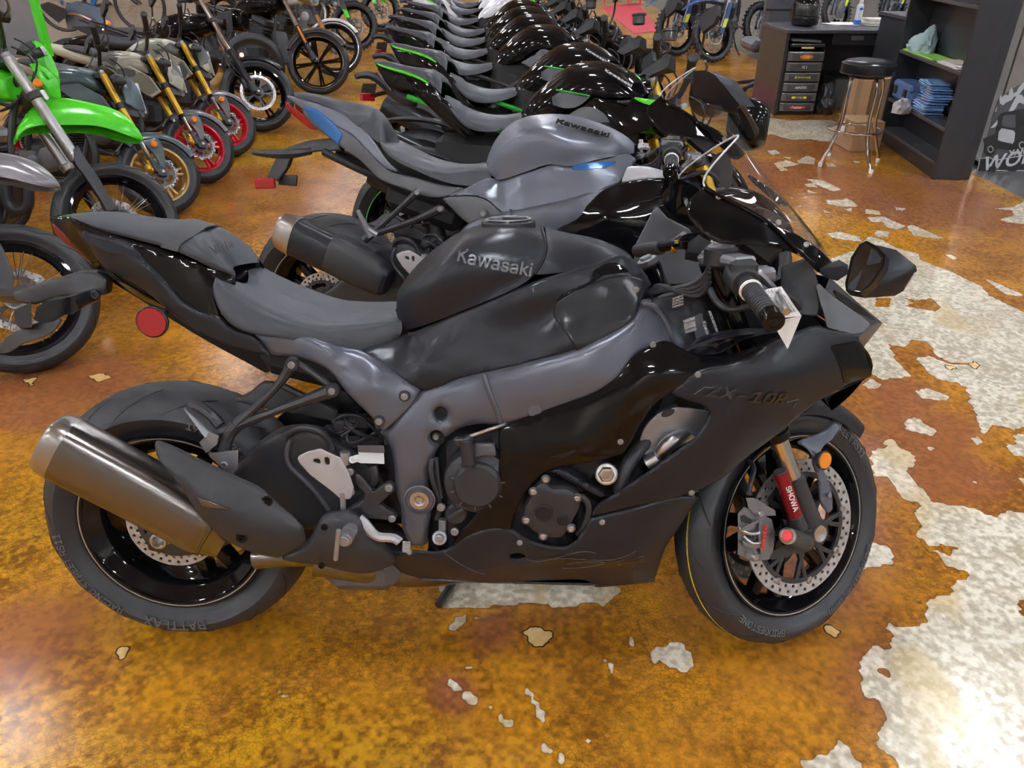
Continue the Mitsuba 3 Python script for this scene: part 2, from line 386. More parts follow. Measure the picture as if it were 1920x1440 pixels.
# ------------------------------------------------------------------ floor: stained, sealed concrete with worn pale patches and one painted patch of glare
def R1(*p): return [(1400 + x * .2708, 200 + y * .2708) for x, y in p]
def R2(*p): return [(1600 + x * .3056, 560 + y * .3056) for x, y in p]
def R3(*p): return [(1400 + x * .3471, 940 + y * .3471) for x, y in p]
def R4(*p): return [(700 + x * .3646, 1080 + y * .3646) for x, y in p]
def R5(*p): return [(x * .3646, 1080 + y * .3646) for x, y in p]
PALE = [R1((20, 80), (180, 80), (300, 95), (590, 90), (700, 150), (600, 240), (530, 240), (440, 225), (310, 230), (170, 190), (80, 210), (-60, 150)),
 R1((140, 305), (200, 300), (230, 325), (170, 335)), R1((350, 375), (420, 335), (475, 360), (470, 400), (350, 390)), R1((190, 390), (280, 370), (370, 400), (250, 420), (290, 440), (230, 445)),
 R1((410, 500), (530, 510), (660, 575), (600, 585), (480, 540)), R1((390, 535), (460, 530), (490, 560), (420, 555)), R1((415, 575), (500, 600), (430, 595)),
 R1((550, 645), (680, 645), (690, 630), (780, 690), (650, 690), (555, 675)), R1((665, 705), (730, 705), (725, 728)), R1((525, 710), (590, 735), (540, 735)), R1((820, 705), (920, 725), (925, 750), (830, 740)),
 R1((1025, 695), (1110, 705), (1080, 720), (1030, 718)), R1((840, 765), (950, 760), (1100, 830), (1040, 855), (960, 830), (945, 800), (860, 795)), R1((1110, 830), (1150, 820), (1365, 910), (1300, 915), (1150, 890)),
 R1((555, 880), (640, 865), (790, 900), (795, 935), (700, 925), (580, 905)), R1((880, 880), (900, 855), (990, 865), (985, 900), (900, 905)), R1((1375, 1020), (1430, 1030), (1460, 1060), (1430, 1060)),
 R1((1660, 1195), (1730, 1220), (1900, 1290), (1915, 1315), (1790, 1300), (1720, 1250)), R1((1720, 705), (1850, 690), (1930, 650), (1990, 700), (1990, 820), (1800, 800), (1755, 780), (1850, 750), (1840, 720)),
 R1((550, 390), (600, 395), (620, 415), (560, 415)), R1((730, 375), (790, 380), (770, 395)), R1((240, 345), (310, 350), (300, 365)), R1((345, 685), (380, 685), (375, 703)), R1((280, 620), (325, 630), (320, 643)),
 [(1630, 442), (1652, 449), (1681, 464), (1722, 476), (1725, 487), (1787, 511), (1838, 536), (1855, 555), (1901, 576), (1960, 605), (2000, 800), (1920, 801), (1899, 806), (1880, 800), (1863, 798), (1844, 818), (1837, 798), (1829, 771), (1818, 755), (1820, 740), (1810, 725), (1795, 717), (1759, 710),
  (1740, 699), (1730, 690), (1722, 679), (1716, 673), (1690, 685), (1707, 707), (1655, 712), (1637, 704), (1590, 660), (1550, 590), (1530, 500), (1552, 487), (1600, 470)],
 R2((55, 525), (120, 480), (175, 530), (150, 555), (80, 550)), R2((385, 570), (450, 545), (600, 600), (570, 625), (430, 615)), R2((315, 770), (370, 720), (520, 815), (480, 840), (330, 805)), R2((705, 860), (760, 845), (820, 895), (760, 895)),
 R2((920, 880), (1000, 890), (970, 840), (1010, 825), (1100, 835), (1100, 970), (1040, 975), (980, 955)), R2((440, 900), (500, 920), (470, 935)), R2((720, 1100), (770, 1145), (730, 1130)), R2((1000, 1100), (1060, 1090), (1060, 1150)),
 R2((205, 855), (250, 860), (290, 920), (380, 960), (375, 1020), (330, 1050), (350, 1100), (420, 1170), (500, 1250), (620, 1260), (640, 1400), (420, 1330), (410, 1260), (330, 1240), (270, 1190), (210, 1085), (130, 1085), (100, 980), (120, 930), (215, 910), (190, 890)),
 [(1725, 944), (1790, 946), (1826, 950), (1845, 963), (1872, 971), (1875, 960), (1893, 957), (1960, 970), (2050, 1440), (2050, 1560), (1690, 1560)] + R3((810, 1440), (805, 1385), (760, 1370), (710, 1340), (700, 1260), (750, 1180), (740, 1160), (690, 1070), (640, 1050), (610, 990), (620, 960), (610, 880),
  (640, 840), (690, 780), (770, 795), (785, 715), (750, 690), (770, 665), (910, 675), (975, 655), (965, 600), (990, 530), (1050, 510), (1110, 515), (1110, 470), (1140, 430), (1215, 410), (1190, 385), (1060, 345), (1030, 290), (990, 260), (920, 175), (960, 135), (905, 60)),
 R3((290, 1440), (310, 1400), (450, 1360), (480, 1310), (520, 1295), (640, 1440), (700, 1560), (250, 1560)), R3((660, 225), (760, 250), (795, 330), (640, 360), (590, 440), (560, 330)),
 R4((1425, 400), (1460, 375), (1590, 335), (1640, 450), (1600, 495), (1540, 470), (1480, 430), (1440, 445)), R4((1295, 320), (1330, 300), (1350, 345), (1330, 375)), R4((1190, 420), (1215, 430), (1245, 490), (1225, 508), (1200, 480)), R4((470, 460), (500, 445), (520, 470), (495, 492)),
 R4((365, 520), (385, 505), (410, 545), (480, 590), (550, 630), (540, 655), (490, 655), (440, 590), (400, 575)), R4((580, 655), (610, 650), (620, 690), (590, 690)), R4((625, 700), (650, 700), (680, 740), (720, 740), (730, 780), (660, 775), (635, 735)),
 R4((775, 600), (795, 560), (820, 600), (880, 700), (885, 740), (870, 785), (845, 720), (800, 630)), R4((865, 875), (885, 868), (930, 910), (900, 930)), R4((935, 930), (965, 912), (985, 940), (960, 960)), R4((1000, 975), (1020, 965), (1030, 990)),
 R4((420, 200), (480, 195), (485, 230), (430, 270), (375, 275), (380, 245), (420, 245)), R4((500, 210), (550, 200), (555, 225)), R4((1075, 850), (1130, 833), (1120, 845), (1085, 862)), R4((1190, 890), (1210, 880), (1200, 910)), R5((1405, 570), (1505, 620), (1465, 632)),
 R4((330, -20), (700, -20), (1000, -10), (1200, 30), (1290, 70), (1230, 110), (1180, 150), (1100, 140), (1000, 155), (860, 140), (640, 150), (560, 180), (470, 165), (360, 175), (345, 100))]  # last outline paints the ceiling glare under the belly into the floor colour
ISL = [R1((890, 1320), (1000, 1330), (990, 1385), (890, 1390)), R1((1080, 1320), (1180, 1345), (1270, 1325), (1350, 1390), (1310, 1420), (1200, 1400), (1100, 1380), (1160, 1360)),
 R2((215, 280), (320, 300), (360, 250), (450, 265), (520, 350), (600, 390), (710, 395), (710, 407), (600, 402), (520, 375), (470, 355), (380, 365), (440, 430), (470, 460), (360, 470), (350, 440), (270, 390)),
 R3((990, 250), (1040, 235), (1145, 250), (1080, 290)), R3((705, 915), (775, 915), (780, 960)), R3((1460, 530), (1520, 540), (1520, 640), (1480, 620))]
CHIP = [R4((775, 290), (830, 255), (920, 290), (925, 315), (850, 370), (800, 330)), R5((590, 395), (630, 360), (665, 370), (660, 405), (620, 420)), R3((420, 680), (450, 665), (495, 700), (480, 735), (430, 710)), R2((565, 415), (600, 405), (625, 425), (590, 437)), R2((705, 400), (740, 388), (768, 405), (740, 432)),
 [(165, 705), (190, 700), (210, 708), (185, 716)], [(40, 712), (70, 708), (60, 722)]]
FX0, FY0, FD, FNX, FNY = -3.2, 0.35, 0.012, 620, 700


def field(polys, holes=()):
    gx, gy = np.meshgrid(FX0 + FD * np.arange(FNX), FY0 + FD * np.arange(FNY)); m = np.zeros(gx.shape, bool)
    for ps, val in ((polys, True), (holes, False)):
        for p in ps:
            q = Polygon([at_z(x, y)[:2] for x, y in p]).buffer(0); x0, y0, x1, y1 = q.bounds
            i0, i1, j0, j1 = [max(0, int(v)) for v in ((y0 - FY0) / FD, (y1 - FY0) / FD + 2, (x0 - FX0) / FD, (x1 - FX0) / FD + 2)]
            if gx[i0:i1, j0:j1].size: s = shapely.contains_xy(q, gx[i0:i1, j0:j1], gy[i0:i1, j0:j1]); m[i0:i1, j0:j1][s] = val
    from scipy.ndimage import distance_transform_edt as edt
    return mi.Float(np.clip((edt(m) - edt(~m)) * FD, -.2, .2).astype(np.float32).ravel())


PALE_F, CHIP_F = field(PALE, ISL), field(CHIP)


def look(F, x, y):
    u, v = dr.clip((x - FX0) / FD, 0, FNX - 1.001), dr.clip((y - FY0) / FD, 0, FNY - 1.001); i, j = dr.floor(u), dr.floor(v); a, b = u - i, v - j; k = mi.UInt32(j) * FNX + mi.UInt32(i)
    g = lambda o: dr.gather(mi.Float, F, k + o)
    return dr.lerp(dr.lerp(g(0), g(1), a), dr.lerp(g(FNX), g(FNX + 1), a), b)


MAROON = [(1520, 330, .5), (1700, 365, .55), (1790, 395, .5), (1570, 330, .35), (1500, 275, .5), (1750, 800, .16), (1760, 890, .2), (1700, 740, .12), (1450, 1020, .25), (130, 730, .3), (30, 1190, .16), (330, 760, .1), (1680, 1280, .12), (920, 1180, .06), (850, 1300, .05), (1550, 1000, .15)]
MAROON = [(*at_z(x, y)[:2], r) for x, y, r in MAROON]


def floor_colour(p, n, uv):
    x, y = p.x, p.y
    w1 = mikit.fbm(x * 9, y * 9, 0.0, 4) - .5; w2 = mikit.fbm(x * 55, y * 55, 3.0, 3) - .5
    big = mikit.fbm(x * 1.1 + 5, y * 1.1, 7.0, 3); mid = mikit.fbm(x * 5, y * 5, 11.0, 4); fine = mikit.fbm(x * 70, y * 70, 2.0, 3)
    d1, d2, c = mikit.voronoi(x * 75 + w2 * 2.5, y * 75 + w1 * 3); crack = 1 - mikit.smoothstep(0.02, .22, d2 - d1)
    t = dr.clip(.52 + (mid - .5) * 1.3 + (fine - .5) * 1.3, 0, 1)
    amber = mikit.mix((.12, .04, .006), (.41, .17, .013), t)
    amber = mikit.mix(amber, (.47, .24, .012), mikit.smoothstep(.5, .74, big + (fine - .5) * .4) * .7)
    amber = amber * (1 - .5 * crack * mikit.smoothstep(.35, .6, mikit.fbm(x * 3, y * 3, 4.0, 2)))
    r = mi.Float(0)
    for a, b, s in MAROON: r = dr.maximum(r, dr.exp(-(dr.square(x - a) + dr.square(y - b)) / (s * s)))
    r = dr.clip(r * 1.7 + (w1 * 1.0) + mikit.smoothstep(.58, .74, mikit.fbm(x * 1.7, y * 1.7 + 9, 3.0, 3)) * .4, 0, 1)
    amber = mikit.mix(amber, mikit.mix((.10, .03, .016), (.24, .085, .03), fine), r * .85)
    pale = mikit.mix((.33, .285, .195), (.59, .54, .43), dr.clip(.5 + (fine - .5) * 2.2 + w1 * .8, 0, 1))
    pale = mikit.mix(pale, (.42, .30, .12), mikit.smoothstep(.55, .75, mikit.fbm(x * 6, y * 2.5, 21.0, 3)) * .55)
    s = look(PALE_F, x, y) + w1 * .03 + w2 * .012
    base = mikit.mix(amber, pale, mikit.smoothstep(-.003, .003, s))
    base = mikit.mix(base, base * .45, mikit.smoothstep(.008, .0, dr.abs(s + .004)) * .5)
    ch = look(CHIP_F, x, y) + w2 * .012
    base = mikit.mix(base, (.02, .012, .006), mikit.smoothstep(-.012, -.006, ch))
    base = mikit.mix(base, mikit.mix((.55, .30, .07), (.66, .52, .28), fine), mikit.smoothstep(-.003, .002, ch))
    g = mikit.smoothstep(3.45, 3.47, x)
    return mikit.mix(base, mikit.mix((.05, .048, .047), (.085, .08, .077), fine), g)


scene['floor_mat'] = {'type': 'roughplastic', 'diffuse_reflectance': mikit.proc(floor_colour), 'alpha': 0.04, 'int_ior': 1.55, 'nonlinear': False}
mat('wall_beige', (.30, .265, .21), .8); mat('ceiling_white', (.4, .4, .41), .8); mat('wall_grey', (.16, .15, .145), .7)
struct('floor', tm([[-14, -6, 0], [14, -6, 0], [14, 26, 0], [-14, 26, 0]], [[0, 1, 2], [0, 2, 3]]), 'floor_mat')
CEIL = 4.9
struct('ceiling', tm([[-14, -6, CEIL], [14, -6, CEIL], [14, 26, CEIL], [-14, 26, CEIL]], [[0, 2, 1], [0, 3, 2]]), 'ceiling_white')
struct('wall_back', box(-14, 14, 26, 26.2, 0, CEIL), 'wall_beige'); struct('wall_front', box(-14, 14, -6.2, -6, 0, CEIL), 'wall_beige')
struct('wall_right', box(14, 14.2, -6, 26, 0, CEIL), 'wall_beige'); struct('wall_left', box(-14.2, -14, -6, 26, 0, CEIL), 'wall_beige')
scene['lamp_mat'] = {'type': 'diffuse', 'reflectance': rgb(.8)}
LZ = 4.25
def light_panel(x, y, z, up, r):
    f = [[0, 1, 2], [0, 2, 3]] if up else [[0, 2, 1], [0, 3, 2]]
    return {**mikit.ply(tm([[x - .26, y - .15, z], [x + .26, y - .15, z], [x + .26, y + .15, z], [x - .26, y + .15, z]], f), 'lamp_mat'), 'emitter': {'type': 'area', 'radiance': rgb((r * .95, r * .99, r * 1.08))}}
for i in range(7):
    for j in range(10):
        x, y = -12.2 + i * 4.0, -5.25 + j * 3.1
        lb = B(); lb.add('housing', cat(box(x - .32, x + .32, y + .16, y + .2, LZ - .03, LZ + .04), box(x - .32, x + .32, y - .2, y - .16, LZ - .03, LZ + .04), box(x - .32, x - .27, y - .16, y + .16, LZ - .03, LZ + .04), box(x + .27, x + .32, y - .16, y + .16, LZ - .03, LZ + .04), box(x - .27, x + .27, y - .16, y + .16, LZ, LZ + .01)), 'white', False); lb.add('hanger', cat(cyl((x - .2, y, LZ + .02), (x - .2, y, CEIL), .006, n=6), cyl((x + .2, y, LZ + .02), (x + .2, y, CEIL), .006, n=6)), 'plastic', kind='stuff')
        k = lb.put('ceiling_light', ID, 'white rectangular lamp hanging under the showroom ceiling', 'ceiling light', 'ceiling lamps over the showroom')
        pw = LAMP * (1.8 if j < 2 else 1.0); scene[k + '__diffuser'] = light_panel(x, y, LZ - .012, False, pw); scene[k + '__uplight'] = light_panel(x, y, LZ + .022, True, LAMP * .11)
# ------------------------------------------------------------------ wheels (own frame: hub at the origin, axle along y, right side at y < 0)
def tyre(R, w, rr, n=72, flank=None):
    h = R - rr; t = np.linspace(-1, 1, 21); a = t * math.radians(82)
    out = [(R - (1 - math.cos(x)) * min(h * .62, w * .48), w / 2 * math.sin(x) / math.sin(math.radians(82))) for x in a]
    rim = w * .36
    prof = [(rr + h * .12, -rim), (rr + h * .3, -w * .455)] + out + [(rr + h * .3, w * .455), (rr + h * .12, rim), (rr - .004, rim * .96), (rr - .004, -rim * .96)]
    return lathe(prof, n, d=(0, 1, 0), closed=True)


def rim_ring(rr, w, n=72, depth=.03):
    b = w * .36; return lathe([(rr + .006, -b - .004), (rr + .008, -b), (rr - .002, -b + .01), (rr - depth * .55, -b + .02), (rr - depth, -b + .035), (rr - depth, b - .035), (rr - depth * .55, b - .02), (rr - .002, b - .01), (rr + .008, b), (rr + .006, b + .004),
                               (rr - .006, b + .002), (rr - .012, b - .008), (rr - depth * .7 - .004, b - .022), (rr - depth - .006, b - .04), (rr - depth - .006, -b + .04), (rr - depth * .7 - .004, -b + .022), (rr - .012, -b + .008), (rr - .006, -b - .002)], n, d=(0, 1, 0), closed=True)


def spoke(r0, r1, a, w0, w1, t0, t1, y0=0, y1=0, twist=0.0):
    c, s = math.cos(a), math.sin(a); c2, s2 = math.cos(a + twist), math.sin(a + twist); P = []
    for r, w, t, y, c_, s_ in ((r0, w0, t0, y0, c, s), (r1, w1, t1, y1, c2, s2)):
        for e in (-1, 1):
            for g in (-1, 1): P.append((r * c_ - e * w * s_, y + g * t * .7, r * s_ + e * w * c_)); P.append((r * c_ - e * w * .6 * s_, y + g * t, r * s_ + e * w * .6 * c_))
    return hull(P)


def cast_spokes(rr, n, depth=.03, w=.018, t=.016, split=0.0, a0=.2, hub=.045, hw=.06):
    ms = [lathe([(0, -hw), (hub * .7, -hw), (hub, -hw + .012), (hub, hw - .012), (hub * .7, hw), (0, hw)], 24, d=(0, 1, 0))]
    for i in range(n):
        a = a0 + i * 2 * math.pi / n
        for e in ((-1, 1) if split else (0,)): ms.append(spoke(hub * .8, rr - depth + .004, a + e * split * .3, w, w * .75, t * 1.3, t, twist=e * split))
    return cat(ms)


def disc(R, r, y, t=.004, holes=2, hr=.0045, n=28, wave=0.0, arms=0, rhub=.03):
    a = np.linspace(0, 2 * np.pi, 144, endpoint=False); ro = R * (1 - wave * (.5 + .5 * np.cos(a * 10)))
    hs = []
    for k in range(holes):
        rad = r + (R - r) * (k + .75) / (holes + .5)
        for i in range(n):
            b = 2 * np.pi * (i + k * .5) / n; q = np.linspace(0, 2 * np.pi, 8, endpoint=False)
            hs.append(np.c_[rad * math.cos(b) + hr * np.cos(q), rad * math.sin(b) + hr * np.sin(q)])
    ri = np.c_[r * np.cos(a), r * np.sin(a)]
    m = trimesh.creation.extrude_polygon(Polygon(np.c_[ro * np.cos(a), ro * np.sin(a)], [ri] + hs), t, engine='earcut')
    v = A(m.vertices); m.vertices = np.c_[v[:, 0], y - t / 2 + v[:, 2], v[:, 1]]; m.faces = A(m.faces)[:, ::-1]; return m


def carrier(R, r0, y, n, w=.006, t=.006):
    ms = [lathe([(r0 - .012, y - t), (r0 + .012, y - t), (r0 + .012, y + t), (r0 - .012, y + t)], 32, d=(0, 1, 0), closed=True), lathe([(R - .008, y - t * .6), (R + .004, y - t * .6), (R + .004, y + t * .6), (R - .008, y + t * .6)], 48, d=(0, 1, 0), closed=True)]
    for i in range(n):
        a = i * 2 * math.pi / n
        for e in (-1, 1): ms.append(spoke(r0, R, a + e * .18, w, w, t, t * .7, y, y, twist=-e * .3))
    return cat(ms)


def wire_spokes(rr, n=32, hub=.03, hw=.035, r=.0016):
    ms = []
    for i in range(n):
        a = i * 2 * math.pi / n; e = 1 if i % 2 else -1; tw = .55 * (1 if (i // 2) % 2 else -1)
        ms.append(cyl((hub * math.cos(a), e * hw, hub * math.sin(a)), ((rr) * math.cos(a + tw * .5), e * .006, rr * math.sin(a + tw * .5)), r, n=5))
    return cat(ms)


def arc_text(txt, h, R, y, a0, bold=False, stretch=1.0, out=True, dy=0.0):
    """Lettering on a tyre's or rim's side, reading clockwise seen from the right (y < 0); a0 = angle of its start; dy: lean of the side."""
    m = meshkit.text_mesh(txt, h, .0012, bold); v = A(m.vertices); a = a0 - v[:, 0] * stretch / R; r = R + v[:, 1] - h / 2
    m.vertices = np.c_[r * np.cos(a), y - v[:, 2] + dy * (v[:, 1] - h / 2), r * np.sin(a)]; return m


def tread_cuts(R, w, n, seed=0, L=.05):
    """Dark moulded grooves across a tyre's shoulder, a little proud of it so that they read as cuts."""
    ms = []; rs = np.random.RandomState(seed)
    for i in range(n):
        for e in (-1, 1):
            a = (i + .5 * (e > 0)) * 2 * math.pi / n; pts = []
            for k in range(5):
                th = math.radians(20 + 13 * k) * e; b = a + k * L / 4 / R * 1.2
                r = R - (1 - math.cos(th)) * min((R - .22) * .62, w * .48) + .0004; y = w / 2 * math.sin(th) / math.sin(math.radians(82)); pts.append((r * math.cos(b), y * 1.004, r * math.sin(b)))
            ms.append(tube(pts, [.0012, .0026, .0012], 4, 6))
    return cat(ms)
# ------------------------------------------------------------------ the black sport motorcycle in the foreground
MB = Pose(-.78885, 1.38845, -.00564, .20917)
STEER, RAKE, WB = .50415, math.radians(25), 1.45
S_ = rotm((-math.sin(RAKE), 0, math.cos(RAKE)), STEER); A_ = A([WB + .105, 0, 0]); FC = A([WB, 0, .300])
FO = A_ + S_ @ (FC - A_)
FP = Pose(0, 0); FP.R = MB.R @ S_; FP.o = MB.o + MB.R @ FO
def fr(m): return move(m, S_, FO)
def Z(ox, oy): return lambda x, y: (ox + x / 3, oy + y / 3)
Z3, Z4, Z5, Z6, Z7, Z8, Z9 = Z(1280, 0), Z(0, 400), Z(640, 400), Z(1280, 400), Z(0, 760), Z(640, 760), Z(1280, 760)
zf = lambda x, y: (x, y)
def P_(pose, zz, *pts): return [pose.P(*zz(x, y), w) for x, y, w in pts]
def q(zz, *pts): return P_(MB, zz, *pts)
def qf(zz, *pts): return P_(FP, zz, *pts)
bk = B()
# --- rear wheel
RC = A([0, 0, .3205]); up = lambda m: move(m, None, RC)
rt = bk.add('rear_tyre', up(tyre(.3205, .19, .222, 96)), 'rubber', 40)
bk.add('tread_groove', up(tread_cuts(.3205, .19, 16, 1, .09)), 'inside', 40, under=rt, kind='stuff')
for t_ in (arc_text('RACING STREET RS11', .017, .268, -.0955, math.radians(238), True, 1.0), arc_text('BATTLAX', .024, .266, -.0955, math.radians(276) - .9 + 1.0, True), arc_text('190/55 ZR17', .017, .264, -.0945, math.radians(75), True)): bk.add('lettering', up(t_), 'rubber_grey', False, under=rt)
rw = bk.add('rear_rim', up(cat(rim_ring(.217, .22, 96, .04), cast_spokes(.217, 5, .04, .02, .02, .16, 2.6))), 'gloss_black', 40)
bk.add('pinstripe', up(lathe([(.2155, -.0835), (.2185, -.0838), (.2185, -.0825), (.2155, -.0825)], 96, d=(0, 1, 0), closed=True)), 'stripe', under=rw)
bk.add('rear_brake_disc', up(disc(.11, .078, -.075, .005, 2, .004, 30)), 'disc_steel', 30)
bk.add('disc_carrier', up(carrier(.08, .045, -.075, 5, .008)), 'engine_black')
bk.add('axle_nut', up(cat(cyl((0, -.09, 0), (0, -.135, 0), .024, n=6), lathe([(.011, 0), (.019, 0), (.019, .022), (.014, .024), (.011, .02)], 16, (0, -.135, 0), closed=True), rbox((.015, -.105, .01), (.07, .012, .05)))), 'alu')
# --- front wheel and fork (built in the steered wheel's own frame, then turned)
ft = bk.add('front_tyre', fr(tyre(.300, .12, .222, 96)), 'rubber', 40)
bk.add('tread_groove', fr(tread_cuts(.300, .12, 14, 2, .07)), 'inside', 40, under=ft, kind='stuff')
bk.add('yellow_line', fr(lathe([(.2982, -.022), (.2986, -.0225), (.2992, -.0185), (.2986, -.0182)], 96, d=(0, 1, 0), closed=True)), 'yellow', under=ft, label='yellow factory line on the tread')
for t_ in (arc_text('STREET RS11', .016, .258, -.0606, 1.15, True), arc_text('120/70 ZR17 M/C (58W)', .013, .258, -.0606, 5.95, True), arc_text('BRIDGESTONE', .016, .258, -.0606, 4.55, True)): bk.add('lettering', fr(t_), 'rubber_grey', False, under=ft)
fw_ = bk.add('front_rim', fr(cat(rim_ring(.217, .132, 96, .03), cast_spokes(.217, 5, .03, .017, .016, .16, 1.9))), 'gloss_black', 40)
bk.add('pinstripe', fr(lathe([(.2155, -.0515), (.2185, -.0518), (.2185, -.0505), (.2155, -.0505)], 96, d=(0, 1, 0), closed=True)), 'stripe', under=fw_)
for e in (-1, 1):
    dk = bk.add('front_brake_disc', fr(disc(.165, .131, e * .066, .005, 2, .0045, 36)), 'disc_steel', 30)
    bk.add('disc_carrier', fr(carrier(.131, .05, e * .066, 8, .0055)), 'engine_black', under=dk)
    for i in range(8):
        a = i * math.pi / 4 + .2; bk.add('disc_bobbin', fr(bolt((.136 * math.cos(a), e * .066, .136 * math.sin(a)), (0, e, 0), .009, .008)), 'alu', under=dk)
axd = A([-math.sin(RAKE), 0, math.cos(RAKE)]); 
def leg(e):
    y = e * .108; o = A([-.002, y, -.004]); g = lambda t: o + axd * t
    k = bk.add('fork_leg', fr(cat(cyl(g(.03), g(.16), .027, .025), cyl(A([0, y * .86, 0]), A([0, y * 1.12, 0]), .031, n=20), hull([*(A([0, y, 0]) + A([.03 * math.cos(a), d_, .03 * math.sin(a)]) for a in np.linspace(0, 6.28, 12) for d_ in (-.014, .014)), *(g(.05) + A([.02 * math.cos(a), d_, .02 * math.sin(a)]) for a in np.linspace(0, 6.28, 12) for d_ in (-.014, .014))]))), 'plastic')
    bk.add('chrome_tube', fr(cyl(g(.15), g(.40), .0205, n=24)), 'chrome', under=k, label='chrome fork tube')
    bk.add('upper_tube', fr(cat(cyl(g(.27), g(.70), .0265, n=24), cyl(g(.262), g(.285), .0295, n=24), cyl(g(.33), g(.345), .029, n=24))), 'gloss_black', under=k)
    bk.add('fork_cap', fr(cat(cyl(g(.70), g(.715), .024, n=20), cyl(g(.715), g(.722), .014, n=6))), 'alu_dull', under=k)
    bk.add('axle_end', fr(lathe([(.012, 0), (.019, 0), (.0205, .003), (.019, .006), (.012, .004), (0, .002)], 20, (0, y * 1.12, 0), (0, e, 0))), 'alu', under=k)
    return k
legR = leg(-1); legL = leg(1)
# --- reservoir, damper end and caliper, right side
rv = qf(Z9, (548, 375, .118), (632, 622, .118)); rd = (rv[1] - rv[0]) / np.linalg.norm(rv[1] - rv[0])
rk = bk.add('fork_reservoir', fr(cat(cyl(rv[0], rv[1], .0165, n=24))), 'red_anod', 30, label='dark red fork reservoir')
bk.add('end_cap', fr(cat(cyl(rv[0] - rd * .003, rv[0] + rd * .0005, .0145, n=20))), 'engine_grey', under=rk)
bk.add('socket', fr(cat(cyl(rv[1] - rd * .002, rv[1] + rd * .035, .0175, .02, n=20), hull(np.concatenate([rv[1] + rd * .03 + A([0, y, 0]) + np.random.RandomState(3).normal(0, .007, (8, 3)) for y in (0, .02)] + [A([[-.01, -.1, 0.02], [-.03, -.1, -.02], [-.01, -.12, .0]])])))), 'plastic', under=rk)
vd = (FP.R.T @ (MB.R @ np.zeros(3) + CO - FP.o)) - rv[0]; vd = vd - rd * (vd @ rd); vd /= np.linalg.norm(vd); sd = np.cross(vd, rd); nv_ = vd * .93 + sd * .36; nv_ /= np.linalg.norm(nv_); uy = np.cross(nv_, rd); uy = uy if uy @ sd > 0 else -uy
bk.add('lettering', fr(text_on('SHOWA', .0125, rv[0] + rd * .03 + nv_ * .0168 - uy * .0062, rd, uy, .0008, True, stretch=1.0)), 'white', False, under=rk)
c0, c1 = qf(Z9, (690, 770, .112), (592, 735, .165)); dk_ = (c1 - c0) / np.linalg.norm(c1 - c0)
dp = bk.add('axle_slider', fr(cat(cyl(c0, c1, .021, .0185, n=24))), 'plastic')
bk.add('silver_ring', fr(lathe([(.011, .0), (.0185, 0), (.0185, .004), (.014, .007), (.011, .005)], 20, c1, dk_, True)), 'alu', under=dp)
bk.add('red_cap', fr(lathe([(0, .004), (.012, .004), (.010, .007), (0, .0075)], 18, c1, dk_)), 'decal_red', under=dp, label='red screw cap')
def slab(zz, w0, w1, *pts, pose=FP): return hull([pose.P(*zz(x, y), w) for x, y in pts for w in (w0, w1)])
cal = bk.add('brake_caliper', fr(cat(slab(Z9, .078, .118, (310, 610), (345, 570), (400, 590), (500, 640), (520, 720), (510, 820), (480, 870), (380, 870), (310, 840)), slab(Z9, .085, .125, (430, 640), (500, 650), (515, 730), (500, 830), (440, 840), (425, 740)),
    slab(Z9, .09, .122, (355, 520), (400, 520), (450, 575), (520, 590), (525, 620), (420, 625), (370, 580)), slab(Z9, .09, .12, (360, 815), (490, 830), (490, 865), (400, 880), (350, 860)))), 'caliper_grey', 20, label='grey brake caliper with red lettering')
bk.add('pad_slot', fr(slab(Z9, .1, .1195, (325, 625), (345, 615), (390, 645), (385, 668), (330, 655))), 'inside', under=cal)
bk.add('bridge', fr(cat(slab(Z9, .118, .128, (335, 760), (400, 790), (430, 780), (432, 800), (395, 812), (340, 785)), slab(Z9, .118, .126, (315, 700), (345, 690), (425, 640), (432, 655), (360, 712)))), 'caliper_grey', 20, under=cal); bk.add('piston_gap', fr(slab(Z9, .1, .1192, (345, 715), (400, 712), (405, 755), (370, 750))), 'inside', under=cal)
bk.add('rib', fr(cat(tube(qf(Z9, (312, 690, .119), (370, 720, .126), (430, 715, .127)), .004, 6), tube(qf(Z9, (340, 735, .12), (395, 775, .127), (435, 770, .127)), .004, 6))), 'alu', under=cal)
for x, y in ((428, 605), (398, 850)): bk.add('bolt', fr(bolt(FP.P(*Z9(x, y), .12), (0, -1, 0), .0085, .009, 8)), 'alu', under=cal)
o_, e1, e2 = FP.P(*Z9(455, 812), .127), FP.P(*Z9(478, 670), .1275), FP.P(*Z9(437, 805), .1268)
bk.add('lettering', fr(text_on('brembo', .0115, o_, e1 - o_, e2 - o_, .0012, True, stretch=.98)), 'decal_red', False, under=cal)
bk.add('brake_hose', fr(cat(tube(qf(Z9, (372, 500, .105), (385, 430, .1), (400, 370, .085), (370, 310, .05)), .0055, 8), cyl(*qf(Z9, (372, 505, .105), (375, 480, .105)), .0075))), 'rubber')
bk.add('caliper_bracket', fr(cat(slab(Z9, .09, .105, (480, 840), (560, 820), (640, 740), (690, 770), (600, 850), (500, 870)), slab(Z9, .088, .105, (560, 640), (640, 660), (700, 760), (640, 790), (590, 700)))), 'plastic')
left_cal = mirror(cat(slab(Z9, .078, .118, (310, 610), (345, 570), (400, 590), (500, 640), (520, 720), (510, 820), (480, 870), (380, 870), (310, 840)))); bk.add('brake_caliper', fr(left_cal), 'caliper_grey', 20)
